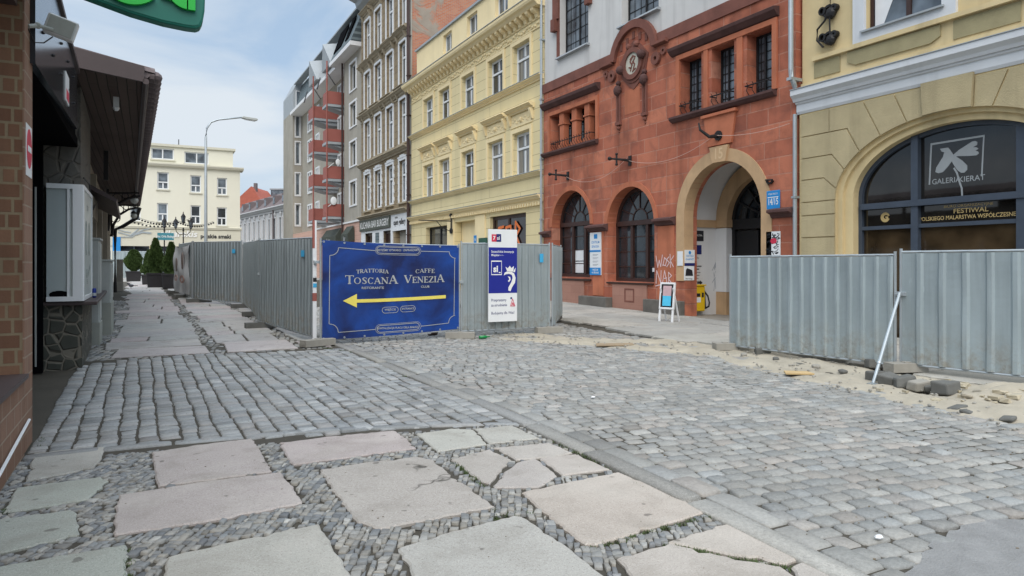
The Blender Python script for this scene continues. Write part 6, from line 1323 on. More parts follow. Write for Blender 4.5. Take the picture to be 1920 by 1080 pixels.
# ================================================================ LEFT SIDE: TILED SHOP AND STONE KIOSK
SH = thing('tiled_shop', (-.92, 6, 0), 'brown tiled shop front with black opening and glossy fascia at the left edge', 'building')
b = MB(); b.box(-.92, -.70, 0, 0, 0, 0) if 0 else None
MB().box(-6, -.90, 1.0, 7.0, -.1, .63).build('plinth', M['tiles_side'], SH)
MB().box(-6, -.87, 1.0, 7.0, .632, .665).build('plinth_cap', M['brown_metal'], SH)
MB().box(-2.2, -.915, 7.0, 7.45, -.1, 4.6).build('pillar', M['tiles'], SH)
MB().box(-.914, -.90, 7.004, 7.45, .0, 4.6).build('pillar_side_tiles', M['tiles_side'], SH)
b = MB(); b.tube([(-.885, 1.2, .10), (-.875, 5.2, .12), (-.88, 7.1, .26)], .012, 6, raw=True); b.build('edge_wire', M['white_plastic'], SH)
b = MB(); b.box(-2.2, -.95, 6.85, 7.0, 3.72, 3.86).box(-6, -.95, 1, 6.85, 3.8, 3.9); b.build('canopy_edge', M['brown_metal'], SH)
MB().box(-6, -.95, 1.0, 6.84, 3.905, 5.2).build('upper_front', M['gloss_black'], SH)
FF = Fr((-.86, 7.3, 0), (-.003, 1, 0)); b = MB(FF); b.prism([(0, 3.33), (4.3, 3.5), (4.3, 4.30), (0, 4.62)], -.06, 0); b.build('fascia', M['gloss_black'], SH)
b = MB(FF); b.prism([(0, 4.62), (4.35, 4.30), (4.35, 4.36), (0, 4.68)], -.07, .03); b.build('fascia_trim', M['brown_metal'], SH)
b = MB(FF)
for u in (.5, 1.3, 2.1, 2.9, 3.7): b.sphere((u, 4.1, .005), .018, 6); b.sphere((u, 3.75, .005), .018, 6)
b.build('screws', M['iron'], SH)
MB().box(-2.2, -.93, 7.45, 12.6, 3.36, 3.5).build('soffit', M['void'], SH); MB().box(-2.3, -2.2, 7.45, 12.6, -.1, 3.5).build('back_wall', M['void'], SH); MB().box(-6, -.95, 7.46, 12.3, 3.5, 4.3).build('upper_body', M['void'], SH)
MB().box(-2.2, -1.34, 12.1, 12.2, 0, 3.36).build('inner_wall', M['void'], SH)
b = MB(); b.box(-1.52, -1.48, 12.07, 12.1, .1, 2.7).box(-1.43, -1.41, 12.07, 12.1, .1, 2.7); b.build('door_frame', M['grey_box'], SH)
b = MB(FF); b.box(2.55, 2.95, 3.55, 3.9, .002, .012); a = tag(b.build('fascia_sticker', M['white_plastic']), 'small white and red sticker on the glossy black fascia', 'sticker')
b = MB(FF); b.box(2.6, 2.9, 3.58, 3.7, .0125, .015); b.build('red_bar', M['text_red'], a)
a = thing('no_entry_sticker', (-.9, 7.2, 2.7), 'worn red and white round sticker on the tiled pillar side', 'sticker'); SF = Fr((-.899, 7.22, 2.55), (0, 1, 0))
MB(SF).box(-.16, .16, -.22, .22, 0, .004).build('backing', M['white_plastic'], a); MB(SF).disc(0, .02, .14, .17, .0045, .007).build('red_disc', M['text_red'], a); MB(SF).box(-.1, .1, -.01, .04, .0075, .009).build('white_bar', M['white_plastic'], a)
# floodlight
a = thing('floodlight', (-.84, 7.4, 3.7), 'white floodlight on a short arm at the top of the tiled pillar', 'floodlight')
b = MB(); b.tube([(-.9, 7.2, 3.62), (-.84, 7.28, 3.66), (-.74, 7.35, 3.66)], .018, 8, raw=True); b.sphere((-.84, 7.28, 3.66), .03, 8); b.build('arm', M['grey_box'], a)
HF = Fr((-.70, 7.38, 3.70), (1, .0, -.35), (0, 0, 1)); HF = Fr((-.68, 7.4, 3.70), (1, 0, -.3), (.3, 0, 1), (0, -1, 0)); b = MB(HF); b.box(-.12, .12, -.09, .09, -.05, .04); b.build('housing', M['white_plastic'], a, bevel=.012); MB(HF).box(-.1, .1, -.074, .074, .0405, .05).build('lens', M['grey_box'], a)
b = MB(); b.tube([(-.9, 7.2, 3.6), (-.86, 7.25, 3.5), (-.8, 7.3, 3.52), (-.74, 7.36, 3.6)], .006, 5, raw=True); b.build('wire', M['iron'], a)
# green projecting sign
a = thing('projecting_sign', (-.4, 6.5, 4.3), 'large green leaf shaped shop sign with lime letters hanging over the pavement', 'sign')
GF = Fr((0, 6.5, 0), (1, 0, 0))
low = [(-1.6, 4.5), (-1.2, 4.12), (-.8, 3.87), (-.45, 3.72), (-.12, 3.635), (.12, 3.595), (.3, 3.583), (.37, 3.585), (.405, 3.60), (.425, 3.65), (.44, 3.75), (.445, 3.9), (.44, 4.3), (.40, 4.6), (.2, 4.9), (-.4, 5.0), (-1.2, 4.95), (-1.6, 4.8)]
MB(GF).prism(low, -.12, .02).build('panel', M['green_sign'], a, bevel=.02)
MB(GF).prism([(p[0] * .985 - .006, 4.3 + (p[1] - 4.3) * .985 + .012) for p in low], .021, .024).build('face', M['green_sign'], a)
b = MB(GF); b.ring(.31, 3.89, .085, .165, .025, .06, 180, 270, 12); b.box(.30, .365, 3.725, 4.2, .025, .06).cut(); b.ring(-.12, 3.93, .17, .235, .025, .06, 200, 320, 16).cut(); b.prism([(.1, 3.8), (.18, 3.78), (.2, 4.1), (.12, 4.1)], .025, .06); b.build('letter', M['lime'], a)
b = MB(); b.tube([(-.95, 6.46, 4.4), (-.5, 6.46, 4.4)], .03, 8, raw=True); b.build('bracket', M['iron'], a)
# ---- kiosk
KF = Fr((-.87, 12.4, 0), (-.0185, 1, 0))       # faces the street
KE = Fr((0, 12.4, 0), (1, 0, 0))               # end wall facing down the street
KI = thing('stone_kiosk', (-.9, 12.4, 0), 'low stone clad kiosk with deep wooden eaves along the left pavement', 'building')
b = MB(KF); b.box(0, 3.0, -.1, .97, -1.6, .0); b.build('stone_base', M['rubble'], KI)
b = MB(KF); b.box(.02, 3.0, .97, 4.3, -1.6, -.02); b.build('stone_wall', M['rubble_up'], KI)
b = MB(KF); b.box(3.0, 24.5, -.1, 3.9, -3, -.16); b.build('wall', M['beige_wall'], KI)
b = MB(KF); b.box(5.6, 6.0, -.1, 3.6, -.16, -.02).cut().box(9.2, 9.6, -.1, 3.6, -.16, -.02).cut().box(14, 14.4, -.1, 3.6, -.16, -.02); b.build('pilaster', M['beige_wall'], KI)
b = MB(KF); b.prism([(-.12, .965), (5.7, .965), (5.7, 1.02), (-.12, 1.02)], -.5, .2); b.build('counter', M['brown_metal'], KI, bevel=.01)
b = MB(KF); b.box(3.2, 5.2, 2.5, 2.9, -.16, .02); b.build('lintel', M['beige_wall'], KI)
b = MB(KF); b.mold(3.2, 9, [(-.16, 3.1), (.4, 2.8), (.42, 2.86), (-.16, 3.2)]); b.build('small_canopy', M['brown_metal'], KI)
# roof
EF = Fr((-.87, 11.55, 0), (-.0185, 1, 0)); rl = 25.5
b = MB(EF); b.mold(.06, rl, [(-2.5, 4.62), (-.0, 4.36), (.88, 4.30), (.88, 4.34), (-.0, 4.40), (-2.5, 4.66)]); b.build('soffit', M['soffit'], KI)
b = MB(EF); b.mold(0, .05, [(-2.5, 4.62), (-.0, 4.37), (.84, 4.27), (.84, 4.50), (.0, 4.64), (-2.5, 4.98)]); b.build('end_fascia', M['brown_metal'], KI)
b = MB(EF); b.mold(.05, rl, [(-3.5, 5.15), (-.0, 4.67), (.92, 4.5), (.92, 4.38), (.88, 4.345), (.0, 4.41), (-3.5, 4.8)]); b.build('roof_deck', M['roof_grey'], KI)
b = MB(EF)
for i in range(int(rl / .34)):
    u = .17 + i * .34
    pr = [(u + .15 * math.cos(R(t)), .10 * math.sin(R(t))) for t in range(0, 181, 30)]
    P_ = [(p[0], 4.42 + p[1], .98) for p in pr] + [(p[0], 5.0 + p[1], -2.4) for p in pr] + [(p[0], 4.30 + p[1] * .2, 1.0) for p in pr]; n = len(pr)
    b.add(P_, [(j, j + 1, n + j + 1, n + j) for j in range(n - 1)] + [(2 * n + j + 1, j + 1, j, 2 * n + j)[::-1] for j in range(n - 1)] + [tuple(range(n))[::-1]])
    b.sphere((u, 4.39, .97), .13, 10, (1.1, .7, .9)); b.cut()
b.build('roof_tile', M['roof_grey'], KI)
b = MB(EF); b.tube([(.0, 4.28, .86), (rl, 4.28, .86)], .045, 8); b.build('gutter', M['brown_metal'], KI)
b = MB(EF); b.box(7.6, 7.7, 3.6, 4.3, .1, .2); b.build('rafter_post', M['iron'], KI)
# wrought brackets under the eaves and globe lamps
for i, (u, lb) in enumerate(((17.2, 'nearer'), (23.0, 'farther'))):
    b = MB(EF); b.tube([(u, 2.8, -.05), (u, 3.3, .02), (u, 3.75, .25), (u, 4.0, .6), (u, 4.1, .98)], [.06, .055, .05, .045, .04], 8); b.tube([(u, 4.15, -.05), (u, 4.2, .95)], .035, 6); b.tube([(u, 2.8, -.05), (u, 4.3, -.05)], .045, 6)
    b.ring(0, 0, .1, .1, 0, 0) if 0 else None
    for (r_, w_, v_) in ((.16, .25, 3.98), (.1, .5, 4.08), (.18, .1, 3.6)): b.tube([(u, v_ + r_ * math.sin(R(t)), w_ + r_ * math.cos(R(t))) for t in range(0, 361, 30)], .018, 5)
    b.build('eaves_bracket', M['iron'], KI)
    L_ = thing('globe_lamp', EF.P(u + .3, 4.0, .75), '%s round glass lamp hanging under the wooden eaves' % lb, 'lamp', 'globe lamps under the eaves')
    p = EF.P(u + .3, 3.95 if i == 0 else 3.75, .80); c_ = MB(); c_.tube([p + Vector((0, 0, .2)), p + Vector((0, 0, .42))], .02, 6, raw=True); c_.lathe([(.02, .22), (.11, .15), (.14, .1), (.13, .09)], c=tuple(p), n=12); c_.build('cap', M['iron'], L_)
    c_ = MB(); c_.sphere(tuple(p), .13, 12); c_.build('globe', plain('milk_glass_%d' % i, (.5, .52, .5), .2, .05), L_, smooth=True)
b = MB(EF); b.tube([(25.2, 4.25, 1.05), (25.2, 3.75, .9), (25.2, 3.35, .35), (25.2, 3.2, .05), (25.2, .3, .05)], .085, 8); tag(b.build('drainpipe', M['iron']), 'black drainpipe curving down at the far corner of the kiosk eaves', 'drainpipe')
b = MB(KF); b.tube([(.02, 2.9, .02), (1.4, 2.95, .03), (2.6, 2.6, .04), (3.4, 2.75, .04)], .012, 5); tag(b.build('wire', M['iron']), 'black cable drooping along the kiosk stone wall', 'cable')
# small cameras and remains of fixtures on the soffit
b = MB(EF); b.box(1.2, 1.32, 4.1, 4.26, .42, .5); b.sphere((1.3, 4.1, .46), .05, 8); tag(b.build('security_camera', M['white_plastic']), 'small white camera under the front of the wooden soffit', 'camera')
# display case
a = thing('display_case', (-1.05, 12.3, 1.06), 'white framed glass display case wrapped round the kiosk corner above the counter', 'display case')
b = MB(); x0, x1, y0, y1, z0, z1 = -1.31, -.85, 12.26, 14.1, 1.03, 2.78
DF = Fr((0, y0, 0), (1, 0, 0)); DS = Fr((x1, 0, 0), (0, 1, 0))
b.box(x0, x1 - .02, y0 + .02, y1, z0, z1); b.build('body', plain('case_back', (.50, .54, .53), .6, .05), a)
b = MB(DF); b.box(x0, x1 - .0, z0, z0 + .07, -.02, .03).box(x0, x1, z1 - .07, z1, -.02, .03).box(x1 - .13, x1, z0 + .07, z1 - .07, -.02, .03).box(x1 - .2, x1 - .17, z0 + .07, z1 - .07, -.02, .02); b.build('front_frame', M['white_plastic'], a)
MB(DF).box(x0, x1 - .2, z0 + .07, z1 - .07, -.018, -.002).build('front_glass', plain('frosted_pane', (.40, .45, .45), .12, .08, .8, 0), a)
b = MB(DS); b.box(y0, y1, z0, z0 + .06, -.02, .015).box(y0, y1, z1 - .06, z1, -.02, .015).box(y0, y0 + .08, z0 + .06, z1 - .06, -.02, .015).box(y1 - .05, y1, z0 + .06, z1 - .06, -.02, .015); b.build('side_frame', M['white_plastic'], a)
MB(DS).box(y0 + .08, y1 - .05, z0 + .06, z1 - .06, -.018, .0).build('side_panel', plain('case_panel', (.47, .52, .50), .3, .05), a)
b = MB(DS); ym = (y0 + y1) / 2
for yy in (ym - .3, ym + .32): b.ring(yy, 2.0, .12, .17, .001, .004, n=14, rv0=.22, rv1=.28)
b.text('szyby', ym, 2.5, .18, .002, .005); b.ring(ym - .15, 1.5, .1, .14, .001, .004, 180, 360, n=10); b.stroke([(ym + .1, 1.42), (ym + .5, 1.55)], .07, .001, .004); b.text('1983', ym - .1, 1.3, .12, .002, .005); b.build('faded_print', plain('faded_print', (.26, .30, .29), .7, .05), a)
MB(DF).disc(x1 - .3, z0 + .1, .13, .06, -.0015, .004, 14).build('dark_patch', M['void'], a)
# utility cabinets
def cabinet(x0, x1, y0, y1, h, label, base=.5):
    a = thing('utility_cabinet', ((x0 + x1) / 2, y0, 0), label, 'utility cabinet', 'utility cabinets along the kiosk wall')
    z = gz(y0) - .03
    MB().box(x0 - .02, x1 + .02, y0 - .02, y1 + .02, z, z + base * .9).build('base', plain('cab_base', (.34, .35, .31), .8, .15, 2, .3, streak=.4), a, bevel=.008); MB().box(x0, x1, y0, y1, z + base * .9, z + h).build('body', M['grey_box'], a, bevel=.01)
    MB().box(x0 - .03, x1 + .03, y0 - .03, y1 + .03, z + h, z + h + .04).build('lid', M['grey_box'], a, bevel=.008); MB().box(x1 + .001, x1 + .012, y0 + .06, y1 - .06, z + base, z + h - .06).build('door', M['grey_box'], a)
    return a
cabinet(-1.02, -.82, 15.6, 16.4, 2.05, 'tall narrow grey utility cabinet beside the display case', .5)
cabinet(-.98, -.70, 17.4, 18.7, 1.62, 'lower and wider grey utility cabinet nearest the open pavement', .8)
cabinet(-1.1, -.86, 19.6, 20.6, 1.2, 'small grey utility cabinet hidden behind the lower wide one', .3)
# can on the counter
a = MB(); a.lathe([(.026, 0), (.032, .01), (.032, .14), (.025, .16)], n=14); o = a.build('drink_can', plain('can_blue', (.02, .04, .25), .3, .1, 8, 0, metal=.5), smooth=True); o.location = (-.78, 13.6, 1.022); tag(o, 'blue and silver drink can standing on the kiosk counter', 'can')
b = MB(); b.lathe([(.033, .03), (.0335, .035), (.0335, .075), (.033, .08)], n=14); b.build('silver_band', M['galv'], None).parent = o
# bollard
a = thing('square_bollard', (-1.1, 37.3, gz(37)), 'square concrete bollard beyond the kiosk, left of the single potted conifer', 'bollard'); z = gz(37.3); MB().box(-1.26, -.97, 37.2, 37.5, z, z + .45).build('base', M['concrete'], a, bevel=.01); MB().box(-1.25, -.98, 37.21, 37.49, z + .45, z + 1.5).build('shaft', plain('bollard_stone', (.24, .22, .19), .8, .15), a, bevel=.01)
# pigeon
a = MB(); a.sphere((0, 0, .14), .09, 10, (1.6, .85, .8)); a.sphere((.17, 0, .24), .045, 8); a.sphere((.1, 0, .19), .055, 8, (1, .8, 1.4)); a.prism([(-.15, -.04), (-.32, -.05), (-.32, .05), (-.15, .04)], .12, .15); a.tube([(.0, .03, .08), (.02, .03, .0)], .008, 5).tube([(0, -.03, .08), (.02, -.03, 0)], .008, 5); a.prism([(.2, -.01), (.25, 0), (.2, .01)], .23, .245)
o = a.build('pigeon', plain('pigeon_grey', (.07, .07, .08), .7, .2, 12), smooth=True); x, y = gp(246, 541); o.location = (x, y, gz(y) + .01); o.rotation_euler = (0, 0, 2.6); tag(o, 'dark pigeon walking on the pavement near the bollard', 'pigeon')
# ---- conifers in planters
def conifer(x, y, w, hp, hc, rc, label, seed, pot=True, egg=False):
    z = gz(y); a = thing('potted_conifer', (x, y, z), label, 'potted conifer', 'potted conifers on the pavement'); rr = random.Random(seed)
    b = MB(); h = w / 2; b.add([(x - h * .88, y - h * .88, z), (x + h * .88, y - h * .88, z), (x + h * .88, y + h * .88, z), (x - h * .88, y + h * .88, z), (x - h, y - h, z + hp), (x + h, y - h, z + hp), (x + h, y + h, z + hp), (x - h, y + h, z + hp)], [(3, 2, 1, 0), (4, 5, 6, 7), (0, 1, 5, 4), (1, 2, 6, 5), (2, 3, 7, 6), (3, 0, 4, 7)])
    p_ = b.build('planter', M['planter'], a, bevel=.02); b = MB(); b.box(x - h - .02, x + h + .02, y - h - .02, y + h + .02, z + hp - .08, z + hp + .01); b.build('rim', M['planter'], p_)
    b = MB(); b.tube([(x, y, z + hp), (x, y, z + hp + hc * .7)], [.05, .02], 6, raw=True); b.build('trunk', M['trunk'], a)
    b = MB(); N = 7000
    for i in range(N):
        t = rr.random() ** (.8 if egg else .75)
        prof = (math.sin(math.pi * min(1, t * .98 + .02)) ** .55 * (1 - t * .35)) if egg else (1 - t) ** .75 * min(1, (t + .05) * 8) ** .5
        ang = rr.uniform(0, 6.283); lump = 1 + .13 * math.sin(ang * 3 + seed + t * 9) + .09 * math.sin(ang * 7 + t * 23)
        r_ = rc * prof * lump * (1 - .45 * rr.random() ** 2.2); zz = z + hp + .05 + hc * t; px_, py_ = x + r_ * math.cos(ang), y + r_ * math.sin(ang)
        s = rr.uniform(.05, .10); d = Vector((math.cos(ang) * .6 + rr.gauss(0, .3), math.sin(ang) * .6 + rr.gauss(0, .3), 1)).normalized(); q = d.cross(Vector((rr.gauss(0, 1), rr.gauss(0, 1), rr.gauss(0, 1)))).normalized() * s * .5
        c_ = Vector((px_, py_, zz)); b.add([c_ - q, c_ + q, c_ + d * s * 1.6], [(0, 1, 2)], raw=True)
    for j in range(14):
        t = (j + .5) / 14; pr = (math.sin(math.pi * min(1, t * .98 + .02)) ** .55 * (1 - t * .35)) if egg else (1 - t) ** .75
        b.sphere((x, y, z + hp + hc * t), rc * .72 * pr + .02, 9, (1, 1, .8))
    b.build('foliage', M['leaf'], a)
conifer(-.83, 57.0, 1.0, .72, 1.45, .62, 'single egg shaped conifer in a square dark planter by the far fence', 1, egg=True)
conifer(1.12, 39.6, .86, .75, 1.5, .46, 'nearest conifer of the cluster, right beside the white hanging tarp', 2)
conifer(.42, 41.2, .86, .75, 1.72, .48, 'tallest conifer of the cluster, middle of the three', 3)
conifer(.12, 47.2, .8, .6, 1.35, .42, 'leftmost and darkest small conifer of the cluster', 4)
# hanging tarp with faint print
TPF = Fr((1.18, 33.6, gz(33.6)), (.36, -4.9, -.0)); TL = 4.9
a = thing('hanging_tarp', (1.3, 33, .3), 'creased white tarp with a faded glass print hanging on the fence beside the conifers', 'tarp')
b = MB(TPF); nu, nv = 30, 20; pts = []
for j in range(nv + 1):
    for i in range(nu + 1):
        fu, fv = i / nu, j / nv; v = .15 + (2.08 - .10 * math.sin(math.pi * fu) - .15) * fv; pts.append((fu * TL, v, .10 + .06 * math.sin(fu * 17 + fv * 3) * (1 - abs(fv - .5)) + .03 * math.sin(fv * 11 + fu * 5)))
m = len(pts); pts += [(p[0], p[1], p[2] - .01) for p in pts]
b.add(pts, [(j * (nu + 1) + i, j * (nu + 1) + i + 1, (j + 1) * (nu + 1) + i + 1, (j + 1) * (nu + 1) + i) for j in range(nv) for i in range(nu)] + [(m + (j + 1) * (nu + 1) + i, m + (j + 1) * (nu + 1) + i + 1, m + j * (nu + 1) + i + 1, m + j * (nu + 1) + i) for j in range(nv) for i in range(nu)])
b.build('cloth', M['tarp'], a, smooth=True)
b = MB(TPF)
for (cx, cy, rx, ry) in ((1.4, 1.3, .28, .28), (3.3, 1.45, .3, .34)): b.disc(cx, cy, rx, ry, .17, .19, 14)
b.build('print', plain('faded_brown_print', (.20, .15, .13), .8, .2, 3), a)
b = MB(TPF)
for (cx, cy, rx, ry) in ((1.2, .75, .5, .14), (3.2, .72, .7, .16)): b.ring(cx, cy, rx * .5, rx, .17, .19, n=12, rv0=ry * .5, rv1=ry)
b.build('faded_print', plain('faded_pink_print', (.42, .26, .22), .8, .2, 3), a)
# ---- street lamp behind the fence
a = thing('street_lamp', (2.72, 39.3, gz(39)), 'tall grey street lamp with a curved arm rising behind the dark fence', 'street lamp')
x, y, z = 2.72, 39.3, gz(39.3); b = MB(); b.tube([(x, y, z), (x, y, z + 2.4), (x, y, 8.2), (x + .05, y, 8.7), (x + .25, y, 9.02), (x + .6, y - .02, 9.18), (x + 1.75, y - .1, 9.40)], [.09, .085, .06, .055, .05, .045, .04], 10, raw=True); b.build('pole', M['galv'], a, smooth=True)
HFm = Fr((x + 1.7, y - .1, 9.40), (1, 0, -.03)); b = MB(HFm); b.prism([(0, -.03), (.15, -.07), (.75, -.1), (.85, -.04), (.8, .03), (.1, .06)], -.12, .12); b.build('lamp_head', M['grey_box'], a, bevel=.02); MB(HFm).prism([(.15, -.075), (.72, -.105), (.7, -.13), (.2, -.1)], -.08, .08).build('lens', M['white_plastic'], a)
# ---- ornate lantern posts on the square
def lantern(parent, x, y, z):
    b = MB(); b.lathe([(.02, 0), (.10, .05), (.17, .5), (.19, .52)], c=(x, y, z), n=6); b.build('lantern', M['glass_sky'], parent)
    b = MB(); b.lathe([(.21, .52), (.16, .6), (.06, .74), (.03, .78), (.05, .82), (.01, .92)], c=(x, y, z), n=6); b.lathe([(.06, -.05), (.11, .0), (.1, .05)], c=(x, y, z), n=6)
    for k_ in range(6): t = math.pi / 3 * (k_ + .5); b.tube([(x + .1 * math.cos(t), y + .1 * math.sin(t), z + .04), (x + .19 * math.cos(t), y + .19 * math.sin(t), z + .52)], .015, 4, raw=True)
    b.build('lantern_frame', M['iron'], parent)
def post(x, y, h, arms, label):
    z = gz(y); a = thing('lantern_post', (x, y, z), label, 'lantern post'); b = MB()
    b.lathe([(.2, 0), (.18, .3), (.09, .5), (.07, 1.2), (.1, 1.25), (.06, 1.35), (.045, h - .3), (.08, h - .25), (.05, h)], c=(x, y, z), n=10); b.build('pole', M['iron'], a)
    if arms:
        b = MB(); 
        for s in (-1, 1): b.tube([(x, y, z + h - .5), (x + s * .25, y, z + h - .6), (x + s * .5, y, z + h - .35), (x + s * .55, y, z + h - .1)], .03, 6, raw=True)
        b.build('arms', M['iron'], a)
        for s in (-1, 1): lantern(a, x + s * .55, y, z + h - .05)
    lantern(a, x, y, z + h + .02 + (.35 if arms else 0))
    return a
post(2.62, 62, 4.2, True, 'black lantern post with three lanterns in front of the cream building'); post(1.25, 62, 4.15, False, 'white street name post with one lantern in front of the cream building')
SNF = Fr((0, 61.9, 0), (1, 0, 0)); o = onY(295, 450, 61.9); p = onY(326, 437, 61.9); a = thing('street_name_sign', (o[0], 61.9, o[1]), 'teal street name sign on the single lantern post', 'sign'); MB(SNF).box(o[0], p[0], o[1], p[1], 0, .04).build('plate', plain('teal_plate', (.05, .22, .27), .6, .08), a); MB(SNF).text('plac Orła Białego', (o[0] + p[0]) / 2, (o[1] + p[1]) / 2, .26, .045, .01, sx=.75).build('lettering', M['text_white'], a)
# string lights
a = MB(); rr = random.Random(6); pts = []
for p, q, sg_ in (((245, 400), (330, 415), .35), ((330, 412), (400, 415), .35), ((245, 412), (360, 408), .5)):
    P0, P1 = onY(*p, 60), onY(*q, 60); c_ = cat((P0[0], P0[1], 0), (P1[0], P1[1], 0), sg_, 16); a.tube([(c[0], 60, c[1]) for c in c_], .012, 4, raw=True)
    for c in c_[1::1]: a.sphere((c[0], 60, c[1] - .12), .075, 6)
tag(a.build('string_lights', M['iron']), 'strings of small dark bulbs hanging across the square', 'string lights')
# ---- CREAM BUILDING across the square
CF = Fr((0, 82, 0), (1, 0, 0)); CB = thing('cream_building', (3, 82, .4), 'cream rendered three storey corner building with set back attic, closing the street', 'building')
def cp(x, y): return onY(200 + x / 3.376, 240 + y / 3.376, 82)
def crect(x0, x1, y0, y1): p, q = cp(x0, y1), cp(x1, y0); return rect(p[0], q[0], p[1], q[1])
up_ = [crect(320, 393, 282, 386), crect(530, 598, 302, 407), crect(699, 762, 318, 422)]; lo_ = [crect(148, 215, 500, 588), crect(320, 388, 476, 592), crect(531, 595, 491, 607), crect(698, 760, 504, 617)]
at_ = [crect(282, 428, 126, 187), crect(495, 650, 152, 216)]; gf_ = [crect(75, 270, 690, 790), crect(335, 548, 697, 800), crect(590, 790, 710, 800)]
W_ = 9.15
b = MB(CF); b.wall(rect(-9, W_, -.2, 12.0), up_ + lo_ + gf_, 0, .3); b.build('wall', M['cream'], CB); MB(CF).box(-9, W_, -.2, 12, -9, -.32).build('body', M['cream'], CB)
b = MB(CF); b.wall(rect(-9, 8.5, 12.3, 14.25), at_, -.8, .3); b.build('attic_wall', M['cream'], CB); MB(CF).box(-9, 8.5, 12.3, 14.25, -9, -1.12).build('attic_body', M['cream'], CB)
MB(CF).box(-9, 8.75, 14.25, 14.5, -9, -.6).build('roof_edge', M['cream_trim'], CB); MB(CF).mold(-9.2, W_ + .35, [(-1.2, 11.95), (.3, 12.0), (.42, 12.2), (.42, 12.32), (-1.2, 12.35)]).build('cornice', M['cream_trim'], CB)
MB(CF).mold(-9, W_ + .15, [(0, 5.35), (.15, 5.4), (.22, 5.62), (0, 5.72)]).build('string_course', M['cream_trim'], CB)
MB(CF).box(-9, W_ + .05, 3.55, 5.3, .0, .08).build('fascia_band', M['cream_trim'], CB)
def cwin(r_, w, tr_=(.42,), mu=((.5, 0, .42),), gm='glass_sky'):
    u0, v0 = r_[0]; u1, v1 = r_[2]; window(CB, CF, u0, u1, v0, v1, w, M['white_plastic'], M[gm], .12, mu, tr_, th=.12); MB(CF).box(u0 - .12, u1 + .12, v0 - .14, v0 - .01, w + .1, w + .32).build('sill', M['cream_trim'], CB)
for r_ in up_: cwin(r_, -.2)
for i, r_ in enumerate(lo_): cwin(r_, -.2, gm='glass' if i > 1 else 'glass_sky')
for r_ in at_: cwin(r_, -1.0, (), (.5,))
for i, r_ in enumerate(gf_): u0, v0 = r_[0]; u1, v1 = r_[2]; window(CB, CF, u0, u1, v0 - 2, v1, -.25, M['navy_frame'], M['glass'], .15, (.5,), (.8,) if i == 0 else (), th=.14)
pb = MB(CF)
for x0_, x1_ in ((272, 333), (550, 588)): p, q = cp(x0_, 780), cp(x1_, 695); pb.cut().box(p[0], q[0], -.2, 3.6, .0, .1)
pb.build('pilaster', M['yel'], CB)
MB(CF).tube([(3.1, 14.5, -2), (3.1, 15.3, -2)], .05, 6).build('aerial', M['iron'], CB)
a = thing('shop_sign', (4, 81.9, 4.5), 'white raised shop lettering on the cream building behind the lantern posts', 'sign'); p, q = cp(370, 670), cp(540, 670); MB(CF).text('zikarskis', (p[0] + q[0]) / 2, p[1], .95, .16, .02, sx=1.1, shear=.2).build('lettering', M['text_white'], a)
a = thing('shop_sign', (7, 81.9, 4.2), 'black lettering for Polish food on the right of the cream building', 'sign'); p, q = cp(600, 686), cp(780, 690); MB(CF).text('polskie smaki', (p[0] + q[0]) / 2, p[1], .6, .12, .03, sx=.95).build('lettering', M['text_black'], a)
b = MB(CF)
for pts, wd in (([(70, 640), (110, 655), (150, 660)], 5), ([(75, 660), (150, 680), (190, 650), (200, 640)], 6), ([(150, 682), (200, 660), (230, 645), (280, 636)], 5), ([(190, 672), (225, 660), (278, 665)], 9), ([(80, 690), (160, 690), (195, 665)], 5)): b.stroke([cp(*p) for p in pts], wd / 3.376 * .063, .09, .15)
tag(b.build('wave_emblem', M['galv']), 'silver bird-like wave emblem over the left entrance of the cream building', 'emblem')
a = MB(CF); p, q = cp(38, 772), cp(88, 690); a.box(p[0], q[0], p[1] - 2, q[1], .1, .16); tag(a.build('bank_panel', M['text_blue']), 'blue panel beside the entrance of the cream building', 'sign')
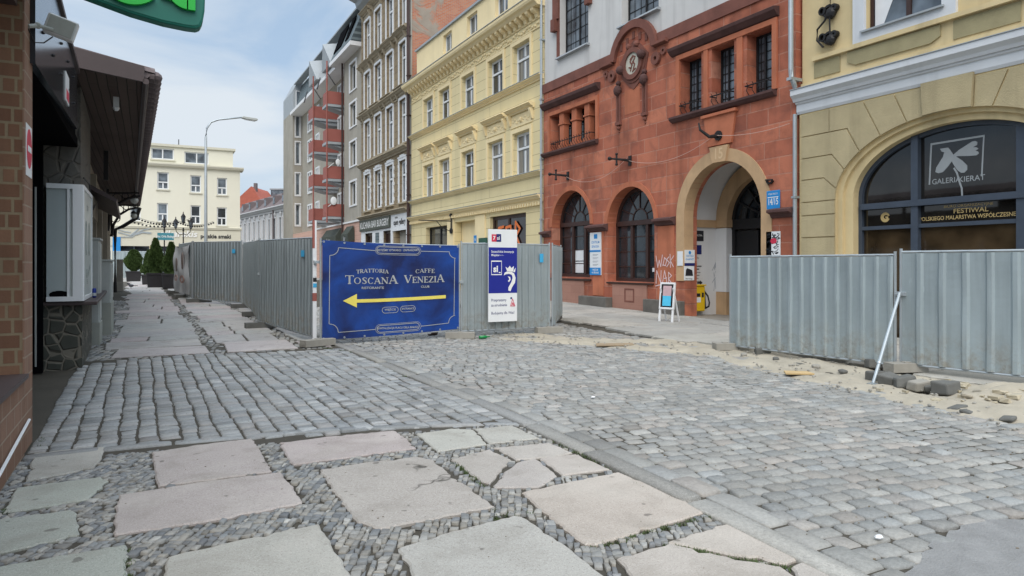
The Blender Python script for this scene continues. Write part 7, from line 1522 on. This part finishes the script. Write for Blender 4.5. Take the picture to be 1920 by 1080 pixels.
# ---- ORNATE PALE BUILDING, oblique, beyond the cream one
da, db = ray(452, 404), ray(566, 378); A_ = Vector((da[0] * 118, da[1] * 118, 0)); B_ = Vector((db[0] * 92, db[1] * 92, 0)); OF = Fr(A_, B_ - A_); OL = (B_ - A_).length
OB = thing('ornate_pale_building', A_, 'pale stucco building with tall framed windows and a dormered roof in the distance', 'building')
MB(OF).box(-6, OL, -.2, 9.9, -12, 0).build('wall', M['ornate'], OB); MB(OF).mold(-6, OL + .3, CORN(.7, .8, 10.1)).build('cornice', M['ornate'], OB); MB(OF).mold(-6, OL, CORN(.4, .3, 5.0)).build('string_course', M['ornate'], OB)
b = MB(OF); b.mold(-6, OL - .2, [(.3, 10.1), (-2.2, 12.6), (-9, 13.2), (-12, 10.1)]); b.build('roof', M['roof_grey'], OB)
n = 11
for i in range(n):
    u = -1 + (OL - 1) * (i + .5) / n; w_2 = (OL / n) * .3
    for v0, v1 in ((5.4, 8.4), (1.0, 4.3)): f = MB(OF); f.box(u - w_2 / 2 - .25, u - w_2 / 2, v0, v1 + .2, .0, .2).box(u + w_2 / 2, u + w_2 / 2 + .25, v0, v1 + .2, 0, .2).box(u - w_2 / 2, u + w_2 / 2, v1, v1 + .2, 0, .2); f = f.build('window', M['ornate'], OB); MB(OF).box(u - w_2 / 2, u + w_2 / 2, v0, v1, .002, .05).build('pane', M['glass_sky'], f)
    MB(OF).sphere((u, 9.0, .1), .3, 8, (1, 1.2, .6)).build('rosette', M['ornate'], OB)
for i in range(7): u = -2 + (OL) * (i + .5) / 7; f = MB(OF).box(u - .6, u + .6, 10.6, 11.9, -2.2, -.2).build('dormer', M['roof_grey'], OB); MB(OF).box(u - .4, u + .4, 10.7, 11.6, -.199, -.15).build('pane', M['glass_sky'], f)
MB(OF).tube([(OL * .62, 0, .3), (OL * .62, 10, .3)], .12, 6).build('downpipe', M['roof_grey'], OB)
# red gabled roof and modern block behind
d1, d2 = ray(455, 380), ray(500, 380); RF = Fr((d1[0] * 150, d1[1] * 150, 0), (d2[0] - d1[0], d2[1] - d1[1], 0)); a = thing('red_roofed_house', RF.O, 'house with steep red tiled roof rising behind the ornate pale building', 'house')
MB(RF).box(-6, 5.5, 0, 13.5, -10, 0).build('wall', M['ornate'], a); b = MB(RF); k = 150 / 1300; b.prism([(-6, 13.0), (5.2, 13.0), (4.6, 14.6), (2.4, 18.0), (1.9, 18.6), (-.5, 16.4), (-6, 15.5)], -10, .2); b.build('roof', M['roof_red'], a); MB(RF).box(2.1, 2.7, 17.5, 19.4, -1.5, -.7).build('chimney', M['roof_grey'], a)
d1, d2 = ray(490, 380), ray(550, 380); RF = Fr((d1[0] * 160, d1[1] * 160, 0), (d2[0] - d1[0], d2[1] - d1[1], 0)); a = thing('modern_block', RF.O, 'grey modern rooftop block showing above the ornate roof', 'building')
MB(RF).box(0, 9, 0, 17.2, -10, 0).build('lower_storey', M['slate_edge'], a); MB(RF).box(2, 7.5, 17.2, 19, -10, -.5).build('upper_storey', M['glass_sky'], a); MB(RF).box(1.8, 7.8, 19, 19.3, -10.2, -.3).build('roof', M['slate_edge'], a)
# buildings that close the view on the left beyond the kiosk and behind the camera side
